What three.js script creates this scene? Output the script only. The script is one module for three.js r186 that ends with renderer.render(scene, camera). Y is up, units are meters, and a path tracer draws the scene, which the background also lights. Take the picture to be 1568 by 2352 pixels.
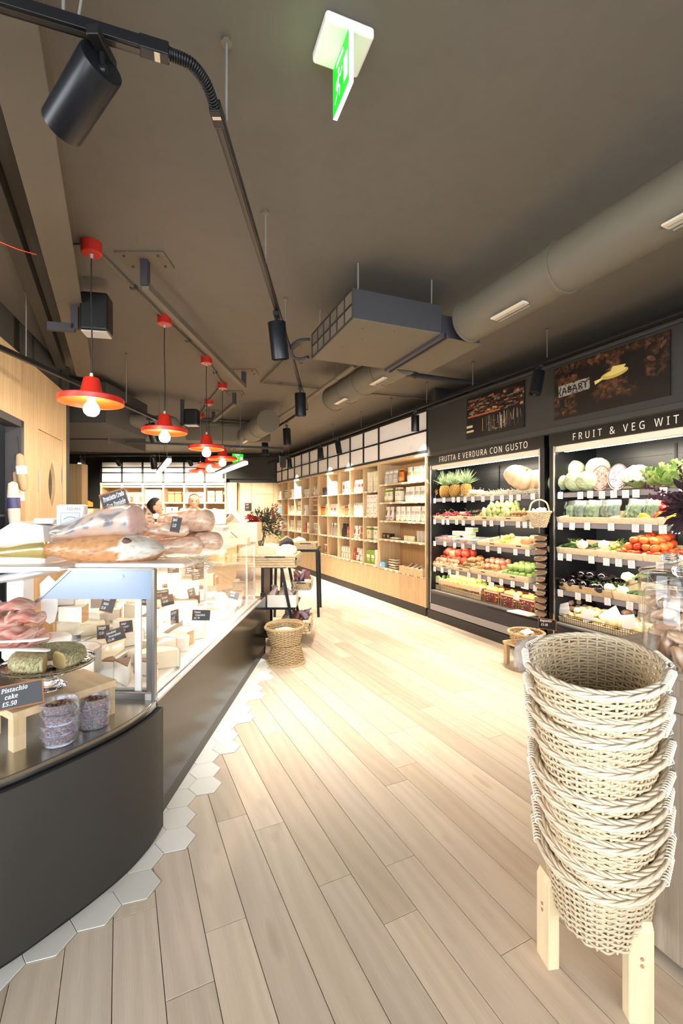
import * as THREE from 'three';
import { RoundedBoxGeometry } from 'three/addons/geometries/RoundedBoxGeometry.js';
import { mergeGeometries, mergeVertices, toCreasedNormals } from 'three/addons/utils/BufferGeometryUtils.js';
import { ImprovedNoise } from 'three/addons/math/ImprovedNoise.js';
import { MarchingCubes } from 'three/addons/objects/MarchingCubes.js';
import { RectAreaLightUniformsLib } from 'three/addons/lights/RectAreaLightUniformsLib.js';
RectAreaLightUniformsLib.init();

// ---------- camera, daylight, exposure
const scene = new THREE.Scene();
const EYE = 1.45, FOC = 1045, HOR = 1175;
const camera = new THREE.PerspectiveCamera(2 * Math.atan(1176 / FOC) * 180 / Math.PI, 1568 / 2352, 0.05, 100);
camera.position.set(0, EYE, 0); camera.lookAt(0, EYE, -10);
const renderer = new THREE.WebGLRenderer({ antialias: true });
renderer.toneMapping = THREE.LinearToneMapping;
renderer.toneMappingExposure = 1.9;
renderer.shadowMap.enabled = true;
scene.background = new THREE.Color().setRGB(4.9, 5.15, 5.5);      // overcast daylight seen through the shop window behind the camera

// ---------- helpers
let seed = 12345;
const rnd = () => { seed = (seed * 1664525 + 1013904223) >>> 0; return seed / 4294967296; };
const rr = (a, b) => a + (b - a) * rnd();
const ri = (n) => Math.floor(rnd() * n);
const V = (x, y, z) => new THREE.Vector3(x, y, z);
const taken = {};
function numbered(n) { const k = taken[n] = (taken[n] ?? -1) + 1; return k ? n + '_' + String(k).padStart(3, '0') : n; }
function tag(o, label, category, group) { o.userData.label = label; o.userData.category = category; if (group) o.userData.group = group; return o; }
function thing(name, label, category, pos = [0, 0, 0], turn = 0, group) {
  const o = new THREE.Group(); o.name = numbered(name); scene.add(o);
  o.position.set(...(pos.isVector3 ? pos.toArray() : pos)); o.rotation.y = turn;
  return tag(o, label, category, group);
}
const merge = (g) => Array.isArray(g) ? (g.length === 1 ? g[0] : mergeGeometries(g.map((x) => x.index ? x.toNonIndexed() : x))) : g;
function part(parent, name, geo, mat) { const m = new THREE.Mesh(merge(geo), mat); m.name = name; m.castShadow = m.receiveShadow = true; parent.add(m); return m; }
function single(name, geo, mat, label, category, group) { const m = part(scene, numbered(name), geo, mat); return tag(m, label, category, group); }
function struct(name, geo, mat, parent) { const m = part(parent || scene, name, geo, mat); if (!parent) m.userData.kind = 'structure'; return m; }
function copyOf(o, pos, turn, label, group) {
  const c = o.clone(); c.name = numbered(o.name.replace(/_\d{3}$/, '')); scene.add(c); c.userData = { ...o.userData };
  if (pos) c.position.copy(pos.isVector3 ? pos : V(...pos)); if (turn !== undefined) c.rotation.set(0, turn, 0);
  if (label) c.userData.label = label; if (group) c.userData.group = group; return c;
}
// a box with uv in metres: u runs sideways, v upwards (or along the depth on level faces)
function uvm(g) {
  if (g.index) g = g.toNonIndexed();
  const p = g.attributes.position, n = g.attributes.normal, uv = new Float32Array(p.count * 2);
  for (let i = 0; i < p.count; i++) {
    const ax = Math.abs(n.getX(i)), ay = Math.abs(n.getY(i)), az = Math.abs(n.getZ(i));
    let a, b;
    if (ay >= ax && ay >= az) { a = p.getX(i); b = p.getZ(i); } else if (ax >= az) { a = p.getZ(i); b = p.getY(i); } else { a = p.getX(i); b = p.getY(i); }
    uv[2 * i] = a; uv[2 * i + 1] = b;
  }
  g.setAttribute('uv', new THREE.BufferAttribute(uv, 2)); return g;
}
function bx(w, h, d, x = 0, y = 0, z = 0, r = 0) {
  const g = r > 0 ? new RoundedBoxGeometry(w, h, d, 1, Math.min(r, w / 2.01, h / 2.01, d / 2.01)) : new THREE.BoxGeometry(w, h, d);
  return uvm(g).translate(x, y, z);
}
function cyl(r0, r1, h, x = 0, y = 0, z = 0, seg = 20, open = false) { const g = new THREE.CylinderGeometry(r1, r0, h, seg, 1, open); return g.toNonIndexed().translate(x, y, z); }
function lathe(pts, seg = 28) { return new THREE.LatheGeometry(pts.map(([x, y]) => new THREE.Vector2(x, y)), seg).toNonIndexed(); }
function bar(a, b, r, seg = 8) {          // round bar between two points
  const d = V().subVectors(b, a), g = new THREE.CylinderGeometry(r, r, d.length(), seg).toNonIndexed();
  return g.applyQuaternion(new THREE.Quaternion().setFromUnitVectors(V(0, 1, 0), d.clone().normalize())).translate((a.x + b.x) / 2, (a.y + b.y) / 2, (a.z + b.z) / 2);
}
function beam(a, b, w, h, r = 0) {        // rectangular bar between two points, its width level
  const d = V().subVectors(b, a), L = d.length(), g = bx(w, h, L, 0, 0, 0, r), m = new THREE.Matrix4().lookAt(d.clone().normalize(), V(0, 0, 0), Math.abs(d.x) + Math.abs(d.z) < 1e-4 ? V(0, 0, 1) : V(0, 1, 0));
  return g.applyMatrix4(m).translate((a.x + b.x) / 2, (a.y + b.y) / 2, (a.z + b.z) / 2);
}
function tube(pts, r, seg = 40, rad = 6, closed = false) { return new THREE.TubeGeometry(new THREE.CatmullRomCurve3(pts, closed), seg, r, rad, closed).toNonIndexed(); }
function extr(pts, depth, bev = 0) {      // outline (x, y) pulled along z, centred
  const s = new THREE.Shape(pts.map(([x, y]) => new THREE.Vector2(x, y)));
  const g = new THREE.ExtrudeGeometry(s, { depth: depth - 2 * bev, bevelEnabled: bev > 0, bevelSize: bev, bevelThickness: bev, bevelOffset: -bev, bevelSegments: 1, steps: 1 });
  return uvm(g.translate(0, 0, -(depth - 2 * bev) / 2));
}
const rotX = (g, a) => g.rotateX(a), rotY = (g, a) => g.rotateY(a);
// where the line of sight through a point of the picture meets a level or a distance
const at = (px, py, d) => V((px - 784) / FOC * d, EYE - (py - HOR) / FOC * d, -d);
const onY = (px, py, y) => at(px, py, (EYE - y) * FOC / (py - HOR));
// right wall: s runs away along it, n out into the shop; a turn of RW makes local x run towards the camera end and local z out
const RO = V(1.832, 0, -4.865), RU = V(-.4117, 0, -.9113), RN = V(-.9113, 0, .4117), RW = -1.1465;
const W = (s, y, n) => V(RO.x + RU.x * s + RN.x * n, y, RO.z + RU.z * s + RN.z * n);
const sAt = (px, n = 0) => { const dx = (px - 784) / FOC, d = (3.672 - n) / (.9113 * dx + .4117); return -3.679 + d * (-.4117 * dx + .9113); };
// counter: local x towards the aisle, local z towards the camera; x = 0 is the front, z = 0 the near corner
const CT = -.028, CO = V(-.848, 0, -2.09);
const C = (x, y, z) => V(CO.x + x * Math.cos(CT) + z * Math.sin(CT), y, CO.z - x * Math.sin(CT) + z * Math.cos(CT));

// ---------- textures
const perlin = new ImprovedNoise();
function pix(w, h, fn, srgb = true) {
  const d = new Uint8Array(w * h * 4);
  for (let j = 0; j < h; j++) for (let i = 0; i < w; i++) { const c = fn(i, j), k = (j * w + i) * 4; d[k] = c[0]; d[k + 1] = c[1]; d[k + 2] = c[2]; d[k + 3] = 255; }
  const t = new THREE.DataTexture(d, w, h); t.wrapS = t.wrapT = THREE.RepeatWrapping; t.magFilter = THREE.LinearFilter; t.minFilter = THREE.LinearMipmapLinearFilter; t.generateMipmaps = true;
  if (srgb) t.colorSpace = THREE.SRGBColorSpace; t.needsUpdate = true; return t;
}
const cl = (v) => Math.max(0, Math.min(255, v));
function woodTex(w, h, base, amp, mw, mh, off, knots = 0) {      // grain runs along v; mw x mh metres
  const t = pix(w, h, (i, j) => {
    const x = i / w * mw, y = j / h * mh;
    const warp = perlin.noise(x * 6 + off, y * 1.1, off) * .05 + perlin.noise(x * 2.3, y * .7 + off, 3.1) * .07;
    const ring = Math.sin((x + warp) * 95 + perlin.noise(x * 9, y * .8, off) * 5);
    const fine = perlin.noise(x * 420, y * 7 + off, 1.7) * .7 + perlin.noise(x * 900, y * 16, 7.7 + off) * .5;
    const broad = perlin.noise(x * 5 + off, y * .5, 9.3);
    let v = ring * .28 + fine * .55 + broad * .5;
    if (knots) v -= Math.max(0, perlin.noise(x * 16 + off * 2, y * 5.4, 4.4) - .5) * knots;
    return [cl(base[0] + v * amp), cl(base[1] + v * amp * 1.02), cl(base[2] + v * amp * 1.05)];
  });
  t.repeat.set(1 / mw, 1 / mh); return t;
}
function speck(w, base, amp, scale, m, off = 0) {
  const t = pix(w, w, (i, j) => { const x = i / w * scale, y = j / w * scale, v = perlin.noise(x, y, off) * .6 + perlin.noise(x * 3.1, y * 3.1, off + 2) * .4 + (((i * 7919 + j * 104729) % 97) / 97 - .5) * .3; return base.map((b) => cl(b + v * amp)); });
  t.repeat.set(1 / m, 1 / m); return t;
}
const mat = (color, roughness = .7, o = {}) => new THREE.MeshStandardMaterial({ color, roughness, ...o });
const phys = (color, roughness, o = {}) => new THREE.MeshPhysicalMaterial({ color, roughness, ...o });
const oakT = woodTex(512, 1024, [207, 180, 138], 18, .8, 2.4, 1.3);
const oak2T = woodTex(512, 1024, [201, 175, 135], 18, .5, 2.0, 8.3);
const greyOakT = woodTex(512, 1024, [176, 161, 143], 30, .3, 1.6, 4.9);
const pineT = woodTex(256, 512, [236, 216, 176], 15, .25, 1.2, 2.2);
const plasterT = speck(512, [255, 255, 255], 12, 14, 2.4);
const MT = {
  oak: mat(0xffffff, .55, { map: oakT }), oak2: mat(0xffffff, .6, { map: oak2T }), greyOak: mat(0xffffff, .5, { map: greyOakT }), pine: mat(0xffffff, .62, { map: pineT }),
  oakIn: mat(0xe6dccb, .65, { map: oak2T }),
  ceil: mat(0x69645a, .8, { map: plasterT }), white: mat(0xf8f5ee, .75, { map: plasterT }), dark: mat(0x35332f, .6), darkWall: mat(0x3f3d39, .75, { map: plasterT }),
  black: mat(0x141416, .42), blackMetal: mat(0x1b1c1f, .38, { metalness: .35 }), blueBlack: mat(0x15171c, .33, { metalness: .2 }), steel: mat(0xb9bcc0, .28, { metalness: .95 }), chrome: mat(0xd6dade, .12, { metalness: 1 }),
  paintDuct: mat(0x645d4e, .62), paintPipe: mat(0x746a58, .6), beamPaint: mat(0x655d4e, .72), charcoal: mat(0x37353a, .6), grey: mat(0x77746f, .6), lightGrey: mat(0xb9b6b2, .5),
  glass: phys(0xffffff, .02, { transmission: 1, thickness: 0, ior: 1.45 }), red: mat(0xb8291c, .35), redIn: mat(0xc92c0c, .3), cord: mat(0x1a1918, .6), paper: mat(0xf5f2ea, .8),
  tile: mat(0xe6e4dd, .35), grout: mat(0xa59d90, .9),
};
const emit = (color, k) => new THREE.MeshStandardMaterial({ color: 0xffffff, emissive: color, emissiveIntensity: k, roughness: .5 });
function area(name, w, h, pos, to, color, k) { const l = new THREE.RectAreaLight(color, k, w, h); l.position.copy(pos); l.lookAt(to); l.name = name; scene.add(l); return l; }
function canvasTex(w, h, draw) { const c = document.createElement('canvas'); c.width = w; c.height = h; draw(c.getContext('2d'), w, h); const t = new THREE.CanvasTexture(c); t.colorSpace = THREE.SRGBColorSpace; t.magFilter = THREE.LinearFilter; t.anisotropy = 8; return t; }
// ---------- the room
const CEIL = 3.15;
{
  struct('ceiling', bx(17, .2, 21, -2.5, CEIL + .1, -5.6), MT.ceil);
  const floor = struct('floor', bx(17, .2, 21, -2.5, -.116, -5.6), mat(0x6f5c45, .9));
  // oak boards, laid along the right wall
  const bt = [1, 2, 3].map((k) => woodTex(256, 1536, [[212, 199, 181], [206, 192, 172], [217, 204, 185]][k - 1], 15, .3, 3.6, 11.7 * k, 4));
  const tones = [[1, .985, .975], [.96, .945, .93], [1.03, 1.02, 1.01], [.98, .965, .945], [1.01, .99, .965], [.94, .925, .91]];
  const bmats = []; for (const t of bt) for (const c of tones) bmats.push(phys(new THREE.Color().setRGB(...c.map((v) => v * v * .98)), .5, { map: t, bumpMap: t, bumpScale: .0006, specularIntensity: .5 }));
  const PW = .1425, board = (L, o) => {
    const w = PW - .0022, g = bx(w, .014, L - .002, 0, -.007, 0, .0014), uv = g.attributes.uv;
    for (let i = 0; i < uv.count; i++) { uv.setXY(i, uv.getX(i) + .08 + o * .07, uv.getY(i) + .9 + o * .8); } return g;
  };
  const lens = [1.05, 1.3, 1.5, 1.75], geos = lens.map((L) => [0, 1, 2].map((o) => board(L, o)));
  const p = V(-.4378, 0, -.8991), q = V(.8991, 0, -.4378), turn = Math.atan2(-p.x, -p.z);
  const list = [];
  for (let r = -26; r < 40; r++) {
    let a = -3.5 + rr(0, 1.4);
    while (a < 15.5) {
      const k = ri(4), L = lens[k], c = p.clone().multiplyScalar(a + L / 2).addScaledVector(q, r * PW + .05);
      a += L;
      const rel = c.clone().sub(RO), n = rel.dot(RN), inside = n > -.12 && c.x > -4.6 && c.z < 1.7 && c.z > -13.6 && !(c.x < -1.5 && c.z > -5.2);
      if (inside) list.push({ c, k, o: ri(3), m: ri(bmats.length), d: -c.z, see: c.z < -.75 && Math.abs(c.x) < -c.z * .75 + .8 && c.z > -7.4 });
    }
  }
  list.sort((a, b) => (b.see - a.see) || a.d - b.d);
  const rest = [];
  list.forEach((e, i) => {
    const g = geos[e.k][e.o];
    if (i < 290 && e.see) { const m = part(floor, 'plank', g, bmats[e.m]); m.position.copy(e.c); m.rotation.y = turn; } else rest.push(g.clone().rotateY(turn).translate(e.c.x, 0, e.c.z));
  });
  const fm = part(floor, 'plank_field', rest, bmats[0]); fm.userData.kind = 'stuff';
  // hexagonal tiles along the counter
  const F = .149, SD = F / Math.sqrt(3), ang = 12.7 * Math.PI / 180, c0 = [-.79, -1.76];
  const hexPts = (s) => [...Array(6)].map((_, k) => { const t = ang + Math.PI / 6 + k * Math.PI / 3; return [Math.cos(t) * s, -Math.sin(t) * s]; });
  const hex = extr(hexPts(SD - .0012), .008, .0012).rotateX(-Math.PI / 2).translate(0, .0005, 0), grout = extr(hexPts(SD + .002), .004).rotateX(-Math.PI / 2).translate(0, 0, 0);
  const tm = [0xe8e6df, 0xe2e0d8, 0xeceae4].map((c) => mat(c, .3)), gg = [];
  const front = (z) => z > -2.06 ? -.837 - Math.pow(Math.max(0, (z + 2.06)) / .6, 1.55) * .27 : -.837 - (z + 2.06) * .028;
  const v1 = [Math.cos(ang) * F, Math.sin(ang) * F], v2 = [Math.cos(ang + Math.PI / 3) * F, Math.sin(ang + Math.PI / 3) * F];
  for (let i = -14; i < 15; i++) for (let j = -30; j < 8; j++) {
    const x = c0[0] + v1[0] * i + v2[0] * j, z = c0[1] + v1[1] * i + v2[1] * j;
    if (z > -.9 || z < -4.5) continue;
    const dx = x - front(z), far = z < -2.2 ? .15 : .15; if (dx < -.16 || dx > far) continue;
    const t = part(floor, 'tile', hex, tm[ri(3)]); t.position.set(x, 0, z); gg.push(grout.clone().translate(x, 0, z));
  }
  part(floor, 'tile_grout', gg, MT.grout);
}
{ // walls: shell with a shop window behind the camera
  const wr = struct('wall_right', bx(16, CEIL, .15, 0, CEIL / 2, 0), MT.white); wr.position.copy(W(2.6, 0, -.98)); wr.rotation.y = RW;
  struct('wall_back', bx(14, CEIL, .15, -3, CEIL / 2, -14.4), MT.darkWall);
  struct('wall_left', [bx(.15, CEIL, 9.4, -8.6, CEIL / 2, -9.9), bx(5.6, CEIL, .15, -6.0, CEIL / 2, -5.28)], MT.darkWall);
  const zs = 1.85;
  struct('wall_front', [bx(.8, CEIL, .15, -2.6, CEIL / 2, zs), bx(2.9, CEIL, .15, 4.9, CEIL / 2, zs), bx(7, .45, .15, 1, .225, zs), bx(7, .32, .15, 1, CEIL - .16, zs)], MT.darkWall);
  const w = thing('window_1', 'shop window', 'window'); delete w.userData.category; delete w.userData.label; w.userData.kind = 'structure';
  w.name = 'window_1';
  const fr = []; for (const x of [-2.17, -.6, .9, 2.35, 3.42]) fr.push(bx(.07, 2.4, .09, x, 1.64, zs)); fr.push(bx(5.7, .06, .1, .63, .48, zs), bx(5.7, .06, .1, .63, 2.8, zs));
  part(w, 'window_frame', fr, MT.charcoal);
  for (const [a, b] of [[-2.17, -.6], [-.6, .9], [.9, 2.35], [2.35, 3.42]]) part(w, 'pane', bx(b - a - .08, 2.28, .004, (a + b) / 2, 1.64, zs), MT.glass);
  // left timber wall with a flush door and a framed opening to a meat cupboard
  const t = V(-.29, 0, -.957).normalize(), tl = Math.atan2(t.x, t.z) + Math.PI / 2;   // local x runs away along the wall
  const L0 = V(-2.93, 0, -4.4);
  const lw = new THREE.Group(); lw.name = 'wall_timber'; lw.userData.kind = 'structure'; scene.add(lw); lw.position.copy(L0); lw.rotation.y = Math.atan2(-t.z, t.x);
  // local x = along t
  const seg = [[-2.3, -.43, 2.24, 2.83], [-.43, -.12, 0, 2.83], [-.12, .12, 0, 2.83], [.12, .30, 2.25, 2.83], [.30, .62, 2.25, 2.83], [.62, .84, 0, 2.83], [.79, .97, 0, 2.83], [-2.3, -.95, 2.24, 2.83], [-.05, .02, 0, 2.25]];
  const pl = (a, b, y0, y1) => part(lw, 'panel', bx(b - a - .003, y1 - y0, .03, (a + b) / 2, (y0 + y1) / 2, -.015, .0015), MT.oak);
  for (const [a, b, y0, y1] of [[-2.3, -1.5, 2.24, 2.83], [-1.5, -.95, 2.24, 2.83], [-.95, -.46, 2.24, 2.83], [-.46, -.1, 0, 2.83], [-.1, .0, 0, 2.83], [0, .34, 2.256, 2.83], [.34, .80, 2.256, 2.83], [.80, .98, 0, 2.83]]) pl(a, b, y0, y1);
  part(lw, 'backing', [bx(.5, CEIL, .12, -.23, CEIL / 2, -.1), bx(1.05, .9, .12, .48, CEIL - .45, -.1), bx(2.1, .9, .12, -1.4, CEIL - .45, -.1), bx(.2, CEIL, .12, .9, CEIL / 2, -.1)], MT.darkWall);
  part(lw, 'corner_return', [bx(.03, CEIL, .5, .995, CEIL / 2, -.25)], MT.darkWall);
  const dr = new THREE.Group(); dr.name = 'door'; lw.add(dr);
  const dshape = new THREE.Shape([[.006, .01], [.794, .01], [.794, 2.25], [.006, 2.25]].map((q) => new THREE.Vector2(...q)));
  const eye = new THREE.Path(); eye.moveTo(.43, 1.5); eye.quadraticCurveTo(.66, 1.74, .43, 1.98); eye.quadraticCurveTo(.20, 1.74, .43, 1.5); dshape.holes.push(eye);
  part(dr, 'door_leaf', uvm(new THREE.ExtrudeGeometry(dshape, { depth: .04, bevelEnabled: false, curveSegments: 10 }).translate(0, 0, -.045)), MT.oak2);
  part(dr, 'glass', bx(.3, .52, .006, .43, 1.74, -.04), phys(0x30343a, .04, { metalness: 0 }));
  for (const y of [.4, 1.85]) part(dr, 'hinge', bx(.03, .16, .012, .79, y, .004), MT.lightGrey);
  part(dr, 'hinge', bx(.025, .2, .012, .012, 1.75, .004), MT.lightGrey);
  part(lw, 'opening_frame', [bx(.06, 2.24, .12, -.49, 1.12, -.03), bx(1.9, .06, .12, -1.42, 2.21, -.03)], MT.charcoal);
  part(lw, 'cupboard_back', [bx(1.9, 2.2, .03, -1.42, 1.1, -.62), bx(.03, 2.2, .6, -.47, 1.1, -.32)], MT.blackMetal);
  part(lw, 'cupboard_post', bx(.025, 2.15, .025, -.66, 1.08, -.1), MT.steel);
  for (const y of [1.0, 1.22, 1.42]) part(lw, 'cupboard_shelf', bx(1.8, .02, .5, -1.42, y, -.34), MT.steel);
  lw.userData.kind = 'structure';
  globalThis.LWm = lw;
  // a stub wall and bulkheads further back on the left
  struct('wall_stub', [bx(.5, 2.35, .2, -5.1, 1.175, -8.6)], MT.oak);
  struct('trim_1', [bx(2.5, .5, 1.2, -4.15, 2.8, -6.2), bx(2.3, .45, 1.4, -4.85, 2.82, -7.9)], MT.darkWall);
  struct('trim_2', bx(1.6, .62, .2, -2.62, 2.72, -13.2), MT.darkWall);
  // timber corner wall at the far end of the aisle, with a flush door
  const wc = new THREE.Group(); wc.name = 'wall_corner'; wc.userData.kind = 'structure'; scene.add(wc);
  part(wc, 'panel', bx(.32, 2.3, .05, -3.18, 1.15, -13.16), MT.oak);
  for (const [a, b] of [[-3.02, -2.62], [-1.98, -1.7]]) part(wc, 'panel', bx(b - a - .004, 2.3, .05, (a + b) / 2, 1.15, -13.28), MT.oak);
  part(wc, 'panel', bx(.63, .32, .05, -2.3, 2.14, -13.28), MT.oak); part(wc, 'door_leaf', bx(.63, 1.97, .05, -2.3, .99, -13.288), MT.oak2);
  part(wc, 'upper_panel', bx(1.75, .85, .05, -2.45, 2.73, -13.3), MT.darkWall);
}
// ---------- right wall: oak shelving, white panels, cold cabinets
const TAGT = canvasTex(256, 256, (c, w) => {
  c.fillStyle = '#f3ecea'; c.fillRect(0, 0, w, w); c.fillStyle = '#5a5254'; c.font = 'bold 44px serif'; c.textAlign = 'center'; c.fillText('&', 128, 62); c.lineWidth = 5; c.strokeStyle = '#8a8284';
  const sq = (x0, x1, y) => { c.beginPath(); for (let x = x0; x <= x1; x += 7) c.lineTo(x, y + Math.sin(x * .9) * 7); c.stroke(); }; sq(48, 200, 110); sq(70, 186, 146); c.font = 'italic 40px serif'; c.fillStyle = '#4a4446'; c.fillText('£2.50', 128, 216);
});
MT.tag = mat(0xffffff, .7, { map: TAGT });
const tagGeo = new THREE.PlaneGeometry(.058, .066).toNonIndexed(); const tagBox = (() => { const g = bx(.058, .066, .0015); const uv = g.attributes.uv, p = g.attributes.position; for (let i = 0; i < uv.count; i++) uv.setXY(i, p.getX(i) / .058 + .5, p.getY(i) / .066 + .5); return g; })();
const smallTag = (() => { const g = bx(.07, .028, .002); const uv = g.attributes.uv, p = g.attributes.position; for (let i = 0; i < uv.count; i++) uv.setXY(i, p.getX(i) / .07 + .5, p.getY(i) / .028 * .5 + .4); return g; })();
const DEP = .42;
const CUB = [2.957, 3.516, 4.066, 4.62, 5.17, 5.72, 6.27, 6.82, 7.37, 7.92, 8.47, 9.0];
const ROW = [.55, .96, 1.38, 1.81, 2.235];
const WROW = [.54, 1.012, 1.31, 1.605, 1.9, 2.235];
function unit(name, label, s0, s1, inner, rows) {      // local x = s1 - s ... from the far end to the near end
  const t = thing(name, label, 'shelving', W(s1, 0, 0), RW, 'oak shelving units along the right wall'), w = s1 - s0, e = .024;
  part(t, 'side_panel', bx(e, 2.17, DEP, e / 2, .113 + 1.085, -DEP / 2, .002), MT.oak); part(t, 'side_panel', bx(e, 2.17, DEP, w - e / 2, .113 + 1.085, -DEP / 2, .002), MT.oak);
  part(t, 'top_panel', bx(w - 2 * e, .045, DEP, w / 2, 2.2575, -DEP / 2, .002), MT.oak);
  part(t, 'back_panel', bx(w, 2.15, .01, w / 2, 1.2, -DEP + .005), MT.oakIn);
  const cuts = [e / 2, ...inner.map((s) => s1 - s).sort((a, b) => a - b), w - e / 2];
  for (const s of inner) part(t, 'divider', bx(e, rows[rows.length - 1] - rows[0], DEP - .01, s1 - s, (rows[0] + rows[rows.length - 1]) / 2, -DEP / 2 + .005, .002), MT.oak);
  for (let i = 0; i + 1 < cuts.length; i++) for (let k = 0; k < rows.length - 1; k++) {
    const a = cuts[i] + e / 2, b = cuts[i + 1] - e / 2, sh = part(t, 'shelf', bx(b - a, .024, DEP - .02, (a + b) / 2, rows[k] - .012, -DEP / 2 + .01, .0015), MT.oak);
    const n = Math.max(3, Math.round((b - a) / .17));
    for (let j = 0; j < n; j++) { if (rnd() < .12) continue; const g = part(sh, 'price_tag', smallTag, MT.tag); g.position.set(a + (j + .5) / n * (b - a) + rr(-.03, .03), rows[k] - .014, .003); }
  }
  const nb = Math.max(1, Math.round(w / .62)), bw = w / nb;
  for (let i = 0; i < nb; i++) part(t, 'base_panel', bx(bw - .004, rows[0] - .03 - .118, .02, bw * (i + .5), (.118 + rows[0] - .03) / 2, -.012, .0015), MT.oak);
  part(t, 'plinth', bx(w, .113, .03, w / 2, .0565, -.008), MT.dark);
  return t;
}
unit('shelving_unit', 'wide open oak shelving unit of five bays next to the cold cabinet', 1.60, CUB[0] + .012, [], WROW);
unit('shelving_unit', 'oak cubby unit three cubbies wide beside the wide open shelving', CUB[0] + .012, CUB[3], [CUB[1], CUB[2]], ROW);
unit('shelving_unit', 'oak cubby unit two wide, second cubby unit from the wide shelving', CUB[3], CUB[5], [CUB[4]], ROW);
unit('shelving_unit', 'oak cubby unit two wide, third cubby unit from the wide shelving', CUB[5], CUB[7], [CUB[6]], ROW);
unit('shelving_unit', 'oak cubby unit two wide, second from the far end of the right wall', CUB[7], CUB[9], [CUB[8]], ROW);
unit('shelving_unit', 'oak cubby unit two wide at the far end of the right wall', CUB[9], CUB[11], [CUB[10]], ROW);
{ // white panels in a black frame above the shelving
  const s1 = 9.0, w = s1 - 1.57, t = thing('panel_frame', 'long black frame with two rows of white panels above the right shelving', 'panel frame', W(s1, 0, -.02), RW);
  const cuts = [...CUB.slice(1), CUB[0], 1.57].sort((a, b) => b - a).map((s) => s1 - s), g = [];
  for (const c of cuts) g.push(bx(.03, .6, .05, c, 2.58, 0)); g.push(bx(w, .035, .055, w / 2, 2.297, 0), bx(w, .025, .05, w / 2, 2.585, 0), bx(w, .03, .05, w / 2, 2.865, 0));
  part(t, 'frame', g, MT.blackMetal);
  for (let i = 0; i + 1 < cuts.length; i++) for (const [y0, y1] of [[2.31, 2.575], [2.597, 2.852]]) part(t, 'panel', bx(cuts[i + 1] - cuts[i] - .03, y1 - y0, .012, (cuts[i] + cuts[i + 1]) / 2, (y0 + y1) / 2, 0), MT.white);
  struct('trim_3', bx(.1, .9, .9, 0, 2.7, 0), MT.dark).position.copy(W(1.5, 0, -.5)); const tr = scene.children[scene.children.length - 1]; tr.rotation.y = RW;
}
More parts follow.
